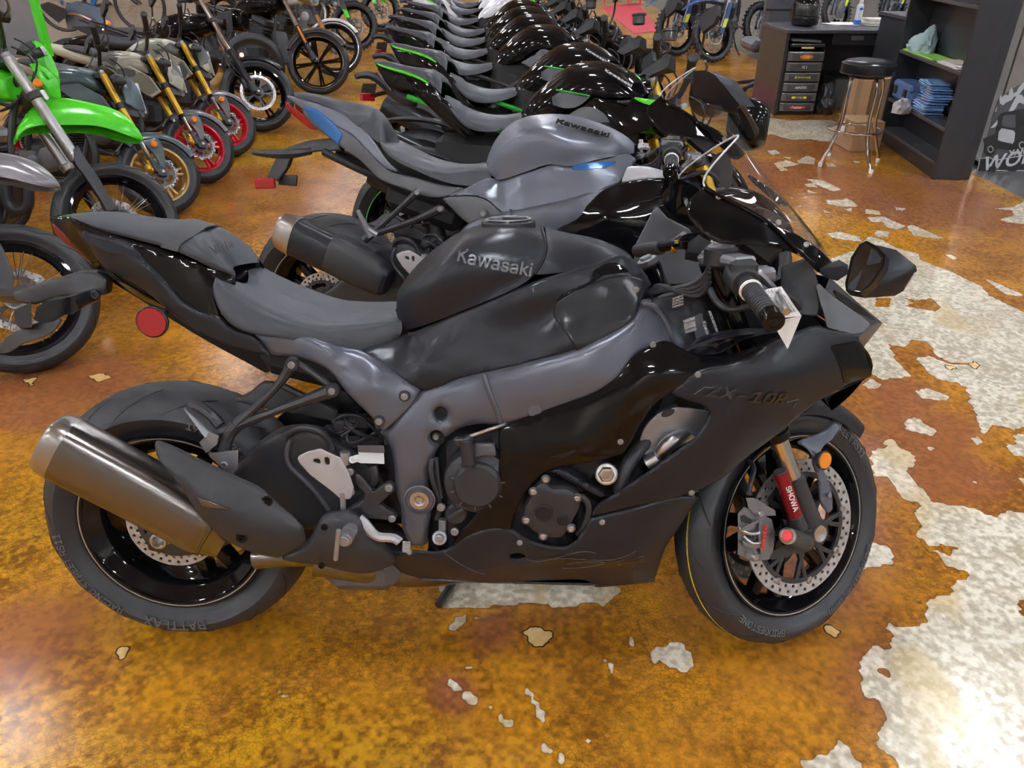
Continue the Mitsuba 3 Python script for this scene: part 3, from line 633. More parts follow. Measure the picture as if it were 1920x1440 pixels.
# --- front fender
an = np.radians(np.linspace(46, 122, 26)); ws = [0, .03, .055, .068, .072, .073]; rr = [.322, .320, .313, .303, .29, .27]
G = np.stack([np.stack([r_ * np.cos(an), np.full(26, -w_), r_ * np.sin(an)], 1) for w_, r_ in zip(ws, rr)]); G = np.concatenate([G[:0:-1] * A([1, -1, 1]), G])
fk = bk.add('front_fender', fr(sheet(G, -.003)), 'satin_black', 40)
pn = lambda zz, pts, **k: panel([FP.P(*zz(x, y), w) for x, y, w in pts], **k)[0]
bk.add('fender_stay', fr(pn(Z9, [(640, 210, .074), (700, 185, .07), (820, 125, .066), (905, 50, .062), (928, 58, .064), (905, 110, .07), (850, 190, .084), (790, 245, .094), (760, 300, .1), (805, 380, .098), (845, 500, .1), (850, 585, .102), (826, 612, .102), (795, 575, .1), (765, 400, .096), (735, 320, .092), (710, 250, .086)], thick=.006)), 'frame_grey', under=fk)  # stay is black; the lighter grey stands in for lamp light it reflects
bk.add('fender_bolt', fr(bolt(FP.P(*Z9(822, 505), .104), (0, -1, 0), .006)), 'alu', under=fk)
o_ = FP.P(*Z9(790, 308), .112); bk.add('amber_reflector', fr(lathe([(0, .007), (.019, .007), (.0195, .004), (.0195, 0), (0, 0)], 24, o_)), 'amber_lens', 30, label='round amber side reflector')
bk.add('reflector_cup', fr(lathe([(0, -.004), (.021, -.004), (.0225, .005), (.0205, .0065), (.0195, .003), (0, .003)], 24, o_)), 'plastic', 30)
# --- swingarm, exhaust
sp = q(zf, (268, 1005, .115), (300, 985, .118), (380, 920, .125), (445, 868, .13), (533, 810, .138), (575, 808, .14), (640, 835, .15), (720, 900, .15), (722, 960, .15), (640, 985, .145), (560, 1000, .14), (480, 1010, .132), (330, 1045, .118), (275, 1035, .115))
m, _ = panel(sp, .04, .012, rnd=.008); bk.add('swingarm', cat(m, mirror(m)), 'engine_black', 30)
bk.add('weld', tube(q(Z7, (1640, 190, .141), (1618, 240, .142), (1625, 330, .143), (1690, 400, .144), (1770, 480, .145), (1850, 590, .146)), .0055, 8), 'weld')
def along(m, p0, p1, upv=(0, 0, 1)):
    d = A(p1) - A(p0); d /= np.linalg.norm(d); s = np.cross(A(upv, float), d); s /= np.linalg.norm(s); return move(m, np.stack([d, s, np.cross(d, s)], 1), p0)
m0, m1 = q(Z7, (345, 235, .205), (1290, 735, .205)); L_ = np.linalg.norm(m1 - m0)
mk = bk.add('exhaust_muffler', along(loft([(.012, 0, .053, .066), (.05, 0, .054, .068), (.2, 0, .054, .066), (L_ * .80, -.002, .053, .064), (L_ * .88, -.005, .05, .058), (L_ * .93, -.012, .042, .046), (L_, -.022, .03, .03)], 32, 40, p=2.9), m0, m1), 'titan', 40, label='bare metal exhaust muffler')
bk.add('end_cap', along(loft([(-.028, 0, .038, .05), (-.03, 0, .044, .056), (-.024, 0, .05, .062), (-.008, 0, .0535, .0665), (.010, 0, .0545, .0675)], 32, 16, p=2.9), m0, m1), 'steel', 40, under=mk)
bk.add('outlet', along(loft([(-.032, 0, .03, .03), (-.02, 0, .029, .029)], 24, 3, p=2), m0, m1), 'inside', under=mk)
bk.add('collar', along(loft([(L_ * .895, -.006, .05, .055), (L_ * .9, -.007, .052, .057), (L_ * .91, -.009, .05, .053)], 32, 6, p=2.9), m0, m1), 'titan', under=mk)
hs, hf = panel(q(Z7, (860, 195, .238), (1000, 250, .242), (1150, 325, .245), (1300, 395, .247), (1420, 450, .25), (1460, 470, .25), (1545, 550, .25), (1640, 630, .25), (1702, 690, .25), (1720, 780, .245), (1640, 830, .245), (1560, 868, .24), (1400, 830, .25), (1290, 780, .255), (1200, 715, .262), (1130, 640, .268), (1040, 510, .268), (960, 400, .262), (890, 320, .252), (868, 270, .245)), .006, .008,
    inner=q(Z7, (1100, 470, .272), (1200, 520, .278), (1320, 610, .278), (1450, 690, .272), (1030, 370, .262), (1580, 740, .262)), rnd=.006, corner=22)
hk = bk.add('heat_shield', hs, 'plastic', 40)
vp = q(Z7, (1112, 505, .272), (1180, 530, .276), (1300, 580, .278), (1180, 565, .276), (1140, 555, .274)); vp = [(p[0], hf(p[0], p[2]) - .004, p[2]) for p in vp]
bk.add('vent', panel(vp, .006, .001, rnd=0, curve=False, step=.006)[0], 'titan', under=hk)
for x, y in ((1488, 558), (1358, 748)):
    p = MB.P(*Z7(x, y), .27); p[1] = hf(p[0], p[2]); bk.add('screw', cat(lathe([(0, -.001), (.011, -.001), (.0125, .002), (.0105, .003), (0, .001)], 16, p), bolt(p, (0, -1, 0), .006, .006, 6)), 'gloss_black', under=hk)
bk.add('pipe_shroud', panel(q(zf, (518, 1050, .235), (573, 1020, .24), (592, 990, .24), (600, 975, .24), (650, 962, .238), (672, 975, .235), (700, 1010, .225), (735, 1045, .21), (742, 1060, .2), (690, 1078, .2), (640, 1074, .21), (600, 1064, .222), (550, 1058, .23)), .02, .012, inner=q(zf, (630, 1020, .25), (680, 1040, .235)), rnd=.006)[0], 'plastic', 40)
for x, y in ((608, 988), (603, 1060)): bk.add('shroud_screw', bolt(MB.P(x, y, .243), (0, -1, 0), .007, .005, 10), 'gloss_black')
bk.add('exhaust_pipe', cat(tube(q(zf, (590, 1050, .19), (660, 1060, .17), (760, 1072, .1), (860, 1066, .02)), .035, 16), tube(q(zf, (480, 1045, .2), (560, 1040, .2), (620, 1040, .19)), .026, 16)), 'titan')
bk.add('catalyst_box', cat(rbox(MB.P(690, 1040, .08), (.17, .2, .1), None, .03)), 'engine_grey')
# --- engine, radiator, hoses (behind the panels)
eng = bk.add('engine', cat(rbox((.78, 0, .42), (.36, .32, .36), None, .05), rbox((.9, 0, .6), (.3, .30, .3), rotm((0, 1, 0), .5), .04), rbox((1.0, 0, .35), (.2, .26, .25), None, .04), rbox((.45, 0, .42), (.3, .2, .2), None, .04)), 'engine_black', 30)
c_ = MB.P(*Z8(765, 445), .21)
cl = bk.add('clutch_cover', cat(lathe([(0, .014), (.044, .013), (.05, .006), (.052, 0), (.06, -.004), (.0695, -.008), (.072, -.018), (.072, -.06)], 40, c_), rbox(c_ + A([.0, .03, -.03]), (.13, .05, .1), None, .02)), 'plastic', 35)
for i in range(9):
    a = math.radians(95 + i * 34); pp = c_ + A([.054 * math.cos(a), -.001, .054 * math.sin(a)])
    bk.add('rib', rbox(pp, (.010, .008, .003), rotm((0, 1, 0), -a)), 'engine_grey', under=cl)
bk.add('shiny_sector', cat(panel(q(Z8, (745, 215, .222), (860, 220, .222), (872, 290, .224), (800, 285, .225), (740, 300, .224)), .01, .003)[0]), 'engine_grey', under=cl)
bk.add('clutch_arm', cat(cyl(*q(Z8, (700, 190, .235), (718, 330, .235)), .014, n=16), tube(q(Z8, (640, 190, .225), (690, 200, .232), (730, 175, .23)), .007, 8), rbox(MB.P(*Z8(680, 205), .232), (.03, .016, .016))), 'engine_black')
bk.add('clutch_cable', tube(q(Z8, (720, 175, .232), (820, 140, .225), (880, 120, .215), (930, 100, .19)), .0035, 8), 'alu')
pc = q(Z8, (1150, 428, .222), (1190, 470, .222), (1270, 470, .222), (1340, 520, .222), (1345, 580, .222), (1310, 650, .222), (1275, 715, .222), (1240, 755, .222), (1180, 755, .222), (1080, 720, .222), (1030, 660, .222), (1020, 610, .222), (1060, 520, .222), (1110, 440, .222))
pu = bk.add('pulser_cover', panel(pc, .05, .012, rnd=.006)[0], 'engine_black', 35)
for x, y, r in ((1140, 605, .019), (1245, 645, .012)): bk.add('boss', lathe([(0, .002), (r * .8, .002), (r * .86, .004), (r, .003), (r, -.004)], 24, MB.P(*Z8(x, y), .2225)), 'satin_black', under=pu)
for x, y in ((1150, 415), (1080, 485), (1327, 520), (1040, 645), (1135, 735), (1292, 690)): bk.add('bolt_boss', cyl(MB.P(*Z8(x, y), .19), MB.P(*Z8(x, y), .224), .0105, n=12), 'engine_black', under=pu); bk.add('cover_bolt', bolt(MB.P(*Z8(x, y), .224), (0, -1, 0), .0065), 'alu', under=pu)
bk.add('crankcase_guard', panel(q(Z8, (1160, 370, .2), (1230, 350, .2), (1490, 500, .2), (1470, 530, .2), (1300, 450, .2)), .03, .008)[0], 'matte_black')
bk.add('engine_bolt', cat(bolt(MB.P(*Z8(1490, 385), .215), (0, -1, 0), .017, .012, 6), cyl(MB.P(*Z8(1490, 385), .19), MB.P(*Z8(1490, 385), .214), .024)), 'alu', 20)
rad = bk.add('radiator', rbox((1.17, 0, .52), (.04, .3, .36), rotm((0, 1, 0), .35), .006), 'engine_black')
bk.add('cooling_fin', cat([rbox(A([1.145, -.07 - .0, .36]) + A([.0055, 0, .012]) * i * 1.0, (.02, .15, .0035), rotm((0, 1, 0), .35), .0005) for i in range(26)]), 'engine_grey', False, under=rad, kind='stuff')
bk.add('coolant_pipe', cat(tube(q(Z8, (1800, 280, .17), (1850, 210, .18), (1930, 175, .16), (1990, 200, .1)), .017, 14), tube(q(Z8, (1730, 330, .17), (1790, 290, .175)), .02, 14)), 'alu', 40, label='silver coolant pipe')
bk.add('coolant_hose', cat(tube(q(Z8, (1570, 480, .18), (1590, 380, .18), (1640, 290, .17), (1760, 150, .14), (1830, 60, .12)), .016, 12), tube(q(Z8, (1780, 50, .15), (1830, 40, .16), (1880, 10, .15)), .009, 10)), 'rubber')
bk.add('radiator_side', panel(q(zf, (1195, 850, .165), (1210, 800, .165), (1245, 770, .165), (1330, 770, .165), (1325, 800, .165), (1290, 830, .165), (1250, 860, .165)), .004, .002)[0], 'alu_dull')
for h_ in (tube(q(Z8, (510, 300, .19), (515, 420, .195), (540, 500, .19), (535, 640, .18)), .006, 8), tube(q(Z8, (530, 290, .18), (545, 420, .185), (560, 520, .185)), .006, 8), tube(q(Z8, (1345, 510, .2), (1385, 550, .2), (1380, 640, .2), (1330, 720, .19)), .007, 8), tube(q(Z7, (1600, 190, .15), (1680, 130, .16), (1780, 140, .17), (1850, 200, .16), (1870, 260, .16)), .0075, 10)): bk.add('hose', h_, 'rubber')
bk.add('lower_mount', cat(cyl(*q(Z8, (552, 745, .16), (552, 745, .225)), .016, n=16), bolt(MB.P(*Z8(552, 745), .226), (0, -1, 0), .010), cyl(*q(Z8, (570, 640, .19), (568, 720, .19)), .009), bolt(MB.P(*Z8(562, 570), .2), (0, -1, 0), .009), bolt(MB.P(*Z8(638, 708), .2), (0, -1, 0), .009)), 'alu_dull')
bk.add('oil_cap', cat(lathe([(0, .01), (.02, .01), (.024, .005), (.024, -.02)], 24, MB.P(*Z8(645, 605), .19)), rbox(MB.P(*Z8(645, 605), .203), (.04, .014, .008), rotm((0, 1, 0), -.6))), 'plastic')
# --- frame
fs = q(zf, (788, 735, .175), (830, 722, .185), (860, 713, .19), (973, 687, .2), (1077, 657, .195), (1190, 597, .165), (1207, 573, .14), (1222, 570, .13), (1262, 600, .12), (1290, 650, .14), (1230, 690, .18), (1187, 700, .195), (1130, 745, .2), (1067, 770, .2), (1007, 790, .2), (940, 800, .2), (893, 800, .198), (860, 808, .195), (838, 823, .193), (818, 850, .19), (806, 880, .188), (803, 920, .186), (808, 967, .186), (802, 995, .186), (800, 1027, .184), (767, 1028, .184), (752, 993, .184), (750, 960, .185), (741, 927, .185), (737, 877, .185), (730, 843, .182), (718, 815, .178))
circ = lambda x, y, r, zz=Z8, w=.19: [MB.P(*zz(x + r * math.cos(a), y + r * math.sin(a)), w) for a in np.linspace(0, 2 * np.pi, 18, endpoint=False)]
m, ff = panel(fs, .05, .014, inner=q(zf, (760, 800, .192), (770, 880, .196), (870, 760, .204), (1000, 735, .21), (1100, 700, .208), (1180, 650, .185)), rnd=.006, holes=[circ(558, 55, 39), circ(533, 185, 38)])
fk = bk.add('main_frame', m, 'frame_grey', 40, label='grey cast frame spar')
bk.add('left_spar', mirror(m), 'frame_grey', 40, under=fk)
for x, y, r in ((558, 55, .0), (533, 185, .008)): bk.add('hole_back', lathe([(0, 0), (.018, 0)], 18, MB.P(*Z8(x, y), .165)), 'inside', under=fk)
bk.add('pivot_bolt', cat(bolt(MB.P(*Z8(533, 172), .168), (0, -1, 0), .008, .008)), 'alu_dull', under=fk)
bk.add('weld', tube([(p[0], ff(p[0], p[2]) - .001, p[2]) for p in q(Z5, (800, 905, .2), (830, 990, .2), (860, 1065, .2), (895, 1172, .2))], .0052, 8), 'weld', under=fk)
bk.add('plug', lathe([(0, .001), (.0135, .001), (.0145, -.003)], 20, (lambda p: (p[0], ff(p[0], p[2]) - .001, p[2]))(MB.P(*Z5(1088, 1115), .21))), 'frame_grey', under=fk)
pv = MB.P(*Z8(440, 530), .2); bk.add('swingarm_pivot', cat(lathe([(0, -.002), (.030, -.002), (.034, .002), (.031, .004), (.0285, -.004)], 28, pv)), 'frame_grey', under=fk)
bk.add('pivot_nut', cat(lathe([(.009, .004), (.013, .006), (.0205, .006), (.0215, .003), (.0215, -.004)], 24, pv), lathe([(0, .0), (.009, .0), (.009, .004)], 6, pv)), 'alu', 25, under=fk)
hd = bk.add('steering_head', panel(q(zf, (1215, 575, .125), (1240, 560, .1), (1330, 545, .06), (1350, 600, .06), (1350, 650, .1), (1280, 660, .13), (1262, 640, .13), (1250, 600, .125)), .03, .006)[0], 'engine_black')
bk.add('weld', tube(q(Z5, (1690, 520, .148), (1740, 520, .14), (1800, 570, .142), (1840, 640, .15), (1870, 730, .152)), .005, 8), 'weld', under=hd)
bk.add('rating_plate', panel(q(Z6, (45, 590, .118), (110, 560, .113), (135, 700, .113), (80, 730, .118)), .002, .0006, rnd=.002)[0], 'engine_grey', under=hd)
def lab(zz, w, o, ux, uy, txt, h, m='decal', under=hd, bold=True, stretch=1.0):
    a, b_, c = MB.P(*zz(*o), w), MB.P(*zz(*ux), w), MB.P(*zz(*uy), w); bk.add('lettering', text_on(txt, h, a, b_ - a, c - a, .0006, bold, stretch=stretch), m, False, under=under)
lab(Z6, .1145, (108, 610), (140, 700), (140, 600), 'Kawasaki', .0075, 'white'); lab(Z6, .112, (142, 548), (200, 700), (170, 540), 'JKBZXVM1B5A000030', .005, 'white', stretch=.9)
for i in range(7): lab(Z6, .1355, (2 + i * 9, 600 - i * 3), (22 + i * 9, 720), (20 + i * 9, 598), 'IN CASE OF', .0038, 'white', stretch=1.0)
for i in range(4): lab(Z5, .128, (1862, 488 - i * 1 + i * 16), (1910, 470 + i * 16), (1860, 470 + i * 16), 'WARNING', .0035, 'white', stretch=1.0)
# --- subframe cover, tail
m, _ = panel(q(zf, (470, 625, .125), (567, 630, .15), (640, 653, .152), (676, 661, .15), (738, 698, .165), (788, 733, .182), (776, 754, .185), (717, 814, .19), (700, 790, .188), (677, 767, .182), (647, 737, .176), (612, 695, .165), (567, 675, .15), (508, 668, .13)), .02, .01, inner=q(zf, (700, 720, .19), (620, 665, .165)), rnd=.005)
sc = bk.add('side_cover', m, 'frame_grey', 40); bk.add('side_cover', mirror(m), 'frame_grey', 40)
for x, y in ((355, 1030), (212, 1170)): bk.add('washer', lathe([(.006, 0), (.0115, 0), (.012, -.004)], 18, MB.P(*Z5(x, y), .196)), 'plastic', under=sc); bk.add('bolt', bolt(MB.P(*Z5(x, y), .195), (0, -1, 0), .0075, .006), 'alu_dull', under=sc)
m, _ = panel(q(Z4, (450, 88, .088), (480, 105, .09), (600, 140, .098), (720, 165, .104), (790, 255, .112), (900, 365, .117), (1040, 515, .124), (1110, 555, .126), (1240, 590, .128), (1300, 650, .132), (1420, 690, .136), (1525, 806, .142), (1350, 770, .132), (1150, 690, .122), (1000, 600, .115), (850, 470, .1), (700, 370, .088), (600, 320, .08), (520, 235, .074), (480, 150, .076)), .01, .006, inner=q(Z4, (760, 300, .112), (1000, 530, .124)), rnd=.004)
tp = bk.add('tail_side_panel', m, 'matte_black', 40); bk.add('tail_side_panel', mirror(m), 'matte_black', 40)
bk.add('tail_facet', panel(q(Z4, (452, 92, .082), (482, 104, .085), (600, 138, .09), (716, 166, .095), (786, 252, .118), (700, 236, .116), (600, 215, .112), (492, 172, .1)), .004, .002, curve=False, rnd=.002)[0], 'matte_black', 30, under=tp)
m, _ = panel(q(Z4, (275, 26, .04), (330, 20, .05), (400, 30, .075), (520, 80, .085), (700, 145, .095), (900, 200, .102), (1150, 300, .108), (1300, 358, .1), (1330, 400, .1), (1240, 420, .112), (1215, 470, .116), (1240, 580, .122), (1130, 600, .118), (1000, 540, .112), (850, 400, .104), (760, 290, .1), (700, 230, .094), (560, 270, .07), (510, 290, .055), (430, 210, .05), (320, 120, .045)), .008, .006, rnd=.003)
tg = bk.add('tail_cowl', cat(m, mirror(m)), 'gloss_black', 40)
bk.add('cowl_top', grid([q(Z4, (280, 20, 0), (400, 5, 0), (800, 60, 0), (1080, 130, 0), (1290, 340, 0), (1370, 540, 0)), q(Z4, (280, 25, .04), (410, 40, .06), (820, 160, .085), (1110, 270, .09), (1300, 372, .085), (1370, 545, .09))], 30, 5, True, .006), 'gloss_black', 40, under=tg)
for f in (lambda m: m, mirror): bk.add('taillight', f(panel(q(Z4, (278, 45, .042), (300, 60, .047), (420, 165, .055), (470, 215, .056), (515, 270, .057), (510, 290, .055), (430, 215, .05), (320, 130, .046)),   .01, .003)[0]), 'red_smoke', label='smoked red tail light strip')
m, _ = panel(q(Z4, (520, 240, .06), (620, 330, .072), (850, 480, .09), (1000, 610, .103), (1150, 695, .11), (1350, 775, .12), (1530, 812, .13), (1500, 895, .115), (1380, 822, .105), (1200, 722, .095), (1100, 664, .09), (1000, 590, .08), (820, 500, .065), (600, 345, .05), (510, 300, .045)), .008, .004, rnd=.003)
bk.add('undertail', cat(m, mirror(m), panel(q(Z4, (540, 330, .0), (820, 505, .0), (1100, 680, .0), (1500, 900, .0), (1600, 830, 0), (1100, 500, 0), (700, 250, 0)), .02, 0, rnd=0)[0]), 'gloss_black', 40)
# --- seats
seat = [q(zf, (462, 530, 0), (500, 540, 0), (560, 562, 0), (630, 584, 0), (690, 587, 0), (742, 580, 0)), q(zf, (420, 517, .075), (476, 548, .07), (545, 582, .07), (620, 602, .065), (690, 600, .06), (748, 590, .05)),
        q(zf, (404, 524, .112), (448, 563, .13), (530, 597, .135), (610, 613, .127), (690, 610, .112), (752, 600, .09)), q(zf, (399, 545, .118), (430, 592, .142), (510, 620, .149), (610, 633, .14), (690, 632, .122), (754, 614, .1)), q(zf, (420, 592, .116), (455, 620, .14), (520, 633, .146), (610, 649, .138), (680, 655, .126), (748, 632, .1))]
bk.add('rider_seat', grid(seat, 40, 20), 'vinyl', 50)
ps = [q(zf, (134, 401, 0), (200, 401, 0), (290, 411, 0), (365, 421, 0), (405, 445, 0), (440, 500, 0)), q(zf, (133, 406, .05), (200, 413, .062), (285, 429, .072), (352, 441, .08), (398, 467, .08), (441, 511, .062)),
      q(zf, (132, 411, .06), (190, 427, .084), (270, 447, .098), (335, 466, .108), (390, 490, .108), (441, 520, .08)), q(zf, (134, 415, .055), (190, 432, .08), (270, 453, .094), (335, 473, .105), (388, 498, .104), (440, 524, .076))]
pk = bk.add('passenger_seat', grid(ps, 40, 16), 'vinyl', 50)
of = A([0, -.002, .003])
bk.add('strap', grid([[a + of, b_ + of] for a, b_ in ((MB.P(350, 413, 0), MB.P(392, 427, 0)), (MB.P(327, 434, .074), MB.P(362, 446, .08)), (MB.P(304, 458, .104), MB.P(336, 467, .109)), (MB.P(302, 466, .105), MB.P(334, 475, .108)))], 4, 14, True, .003), 'strap', 40, under=pk)
lab(Z4, .0805, (1190, 235), (1290, 200), (1180, 160), 'Ninja', .016, 'strap', pk)
# --- tank and covers
tk = [q(Z5, (315, 450, 0), (400, 320, 0), (500, 222, 0), (640, 125, 0), (790, 76, 0), (950, 62, 0), (1130, 85, 0)), q(Z5, (312, 475, .05), (400, 375, .085), (510, 275, .095), (650, 180, .1), (800, 135, .102), (950, 125, .102), (1142, 150, .095)),
      q(Z5, (310, 525, .078), (400, 460, .118), (510, 380, .138), (645, 310, .15), (790, 290, .156), (950, 295, .158), (1138, 240, .14)), q(Z5, (318, 590, .086), (425, 555, .12), (545, 500, .138), (685, 440, .15), (820, 400, .156), (960, 362, .16), (1115, 310, .155)), q(Z5, (350, 655, .088), (480, 625, .118), (620, 572, .138), (750, 520, .15), (870, 472, .158), (990, 415, .163), (1080, 348, .163))]
tkm = grid(tk, 60, 30); tkk = bk.add('fuel_tank', tkm, 'matte_black', 50)
o_ = MB.P(*Z5(940, 66), 0) + A([0, 0, .004]); tl = A([math.sin(-.03), 0, 1])
ck = bk.add('tank_cap', cat(lathe([(0, .009), (.043, .009), (.048, .006), (.056, .006), (.058, .003), (.058, -.012)], 40, o_, tl), rbox(o_ + A([.012, 0, .011]), (.05, .022, .004))), 'engine_black', 30, under=tkk)
bk.add('cap_ring', lathe([(.0445, .0095), (.047, .0105), (.0495, .0095)], 40, o_, tl), 'alu_dull', under=tkk)
for i in range(6): bk.add('cap_screw', bolt(o_ + A([.052 * math.cos(i * 1.047 + .5), .052 * math.sin(i * 1.047 + .5), .006]), tl, .003, .002, 8), 'alu_dull', under=tkk)
tv = A(tkm.vertices); tv = tv[tv[:, 1] < -.03]; _tr = RBFInterpolator(tv[::5][:, [0, 2]], tv[::5][:, 1], neighbors=12, kernel='linear')
def emb(zz, o, ux, uy, txt, h, w, m, under, stretch=1.0, bold=True, f=_tr, d=.0012, skew=0.0):
    a, b_, c = MB.P(*zz(*o), w), MB.P(*zz(*ux), w), MB.P(*zz(*uy), w); t = meshkit.text_mesh(txt, h, .001, bold); t = trimesh.Trimesh(*trimesh.remesh.subdivide_to_size(A(t.vertices), A(t.faces), .006), process=False) if len(t.faces) < 4000 else t
    v = A(t.vertices); X = (b_ - a)[[0, 2]]; X = X / np.linalg.norm(X); Y = (c - a)[[0, 2]]; Y = Y - X * (X @ Y); Y /= np.linalg.norm(Y); p = a[[0, 2]] + (v[:, :1] * stretch + v[:, 1:2] * skew) * X + v[:, 1:2] * Y
    t.vertices = np.c_[p[:, 0], f(p) - d - v[:, 2] * .6, p[:, 1]]; bk.add('lettering', t, m, False, under=under)
emb(Z5, (643, 262), (1000, 330), (655, 200), 'Kawasaki', .0235, .14, 'decal', tkk, 1.06, d=.003)
fcv = [q(Z5, (1146, 84, 0), (1250, 110, 0), (1400, 150, 0), (1540, 190, 0), (1625, 235, 0)), q(Z5, (1156, 150, .092), (1270, 188, .09), (1400, 192, .08), (1510, 205, .058), (1630, 245, .03)), q(Z5, (1152, 240, .137), (1260, 268, .127), (1400, 258, .11), (1510, 238, .083), (1635, 255, .05)), q(Z5, (1096, 345, .164), (1220, 335, .147), (1380, 302, .127), (1530, 255, .1), (1640, 270, .06))]
bk.add('airbox_cover', grid(fcv, 40, 24), 'matte_black', 50)
bk.add('cover_seam', tube([tuple(p + A([-.004, 0, .001])) for p in (fcv[0][0], fcv[1][0], fcv[2][0], fcv[3][0])], .003, 8, 24), 'satin_black')
kc = q(Z5, (100, 775, .14), (345, 690, .1), (385, 678, .098), (500, 632, .122), (620, 580, .14), (750, 530, .152), (870, 480, .16), (1005, 418, .165), (1100, 382, .165), (1260, 335, .152), (1400, 295, .13), (1530, 252, .105), (1610, 238, .09), (1690, 310, .085), (1750, 400, .09), (1692, 490, .13), (1650, 590, .155), (1500, 672, .172), (1310, 768, .187), (1150, 815, .19), (1000, 858, .19), (850, 890, .187), (660, 938, .18), (450, 998, .175), (300, 903, .162), (200, 835, .15))
m, kf = panel(kc, .01, .006, inner=q(Z5, (1080, 455, .176), (1195, 560, .16), (1290, 730, .19), (700, 720, .165), (900, 650, .165), (1050, 560, .17), (1450, 450, .148), (450, 830, .168), (1000, 760, .178)), rnd=.004)
kk = bk.add('tank_side_cover', m, 'matte_black', 50); bk.add('tank_side_cover', mirror(m), 'matte_black', 50)
def onto(f, zz, w, *pts, d=.003): return [(p[0], f(p[0], p[2]) - d, p[2]) for p in (MB.P(*zz(x, y), w) for x, y in pts)]
bk.add('knee_panel', panel(onto(kf, Z5, .15, (1202, 498), (1290, 440), (1400, 400), (1500, 372), (1600, 365), (1660, 378), (1735, 405), (1685, 490), (1645, 585), (1500, 665), (1318, 756), (1290, 700), (1230, 620), (1190, 560), d=.004), .006, .004, inner=onto(kf, Z5, .15, (1320, 600), (1500, 500), d=.0005), rnd=.003)[0], 'satin_black', 45, under=kk)
bk.add('vent_strip', panel(onto(kf, Z5, .14, (1200, 490), (1252, 430), (1395, 385), (1425, 320), (1490, 292), (1560, 288), (1640, 345), (1560, 345), (1480, 350), (1400, 392), (1290, 435), d=.005), .006, .002, curve=False, rnd=.001)[0], 'gloss_black', 35, under=kk)
bk.add('cover_bolt', bolt(onto(kf, Z5, .13, (1660, 432))[0], (0, -1, 0), .0065), 'alu_dull', under=kk)
# --- fairing
gp = q(zf, (935, 800, .203), (1007, 775, .208), (1067, 755, .21), (1123, 733, .21), (1160, 705, .207), (1187, 670, .2), (1227, 646, .19), (1245, 640, .185), (1290, 660, .2), (1360, 668, .205), (1420, 650, .2), (1465, 630, .19), (1463, 645, .2), (1377, 690, .215), (1307, 708, .218), (1280, 725, .218), (1255, 740, .216), (1228, 760, .212), (1205, 792, .208), (1182, 833, .206), (1170, 853, .208), (1120, 865, .214), (1083, 872, .216), (1033, 882, .218), (1010, 897, .22), (990, 920, .22), (968, 957, .218), (958, 995, .212), (900, 1010, .205), (843, 1032, .198), (857, 1007, .2), (893, 963, .205), (927, 910, .21), (936, 870, .212), (934, 827, .208))
m, gf = panel(gp, .006, .005, inner=q(zf, (1180, 730, .222), (1240, 690, .218), (1085, 845, .232), (985, 850, .222), (1150, 800, .222), (1060, 790, .219), (940, 960, .212)), rnd=.003)
gk = bk.add('inner_side_fairing', m, 'gloss_black', 45); bk.add('inner_side_fairing', mirror(m), 'gloss_black', 45)
mp = q(zf, (1463, 636, .2), (1480, 630, .198), (1533, 612, .18), (1565, 620, .168), (1612, 636, .14), (1624, 668, .13), (1637, 703, .125), (1582, 727, .155), (1547, 747, .168), (1513, 770, .175), (1463, 813, .185), (1413, 850, .19), (1347, 903, .19), (1280, 931, .19), (1190, 951, .2), (1107, 971, .208), (1118, 952, .21), (1160, 924, .214), (1220, 883, .219), (1280, 840, .222), (1312, 814, .222), (1333, 776, .222), (1320, 762, .222), (1300, 755, .221), (1278, 748, .22), (1258, 738, .219), (1280, 717, .22), (1307, 698, .22), (1377, 682, .217))
m, mf = panel(mp, .006, .005, inner=q(zf, (1450, 690, .226), (1400, 760, .226), (1540, 690, .19), (1580, 665, .165), (1330, 850, .216), (1380, 800, .222), (1500, 650, .2)), rnd=.003)
mk_ = bk.add('side_fairing', m, 'matte_black', 45); bk.add('side_fairing', mirror(m), 'matte_black', 45)
lp = q(zf, (1107, 973, .208), (1190, 953, .2), (1280, 933, .19), (1314, 935, .17), (1290, 967, .165), (1273, 993, .16), (1250, 1027, .15), (1238, 1060, .135), (1230, 1084, .12), (1117, 1103, .105), (1103, 1092, .115), (1000, 1091, .12), (840, 1087, .13), (783, 1085, .135), (703, 1042, .17), (770, 1034, .188), (837, 1031, .198), (870, 1008, .204), (957, 993, .212), (985, 1010, .212), (1030, 1025, .21), (1060, 1027, .21), (1080, 1016, .21), (1095, 993, .21))
m, lf = panel(lp, .006, .006, inner=q(zf, (830, 1050, .196), (1000, 1050, .2), (1150, 1030, .2), (1210, 1010, .185), (900, 1066, .19), (1100, 1066, .186), (1210, 1060, .16)), rnd=.003, holes=[[MB.P(*Z8(990 + 42 * math.cos(a), 852 + 20 * math.sin(a)), .2) for a in np.linspace(0, 6.28, 14, endpoint=False)]])
lk = bk.add('lower_fairing', m, 'matte_black', 45); bk.add('lower_fairing', mirror(m), 'matte_black', 45)
bk.add('belly_pan', grid([[(a[0], -a[1] * 0, a[2] + .0) for a in q(zf, (790, 1085, .0), (900, 1090, 0), (1000, 1092, 0), (1103, 1095, 0), (1225, 1088, 0))], [tuple(a) for a in q(zf, (790, 1084, .133), (900, 1088, .125), (1000, 1091, .12), (1103, 1093, .113), (1228, 1083, .118))]], 20, 4, True, .005), 'matte_black', under=lk)
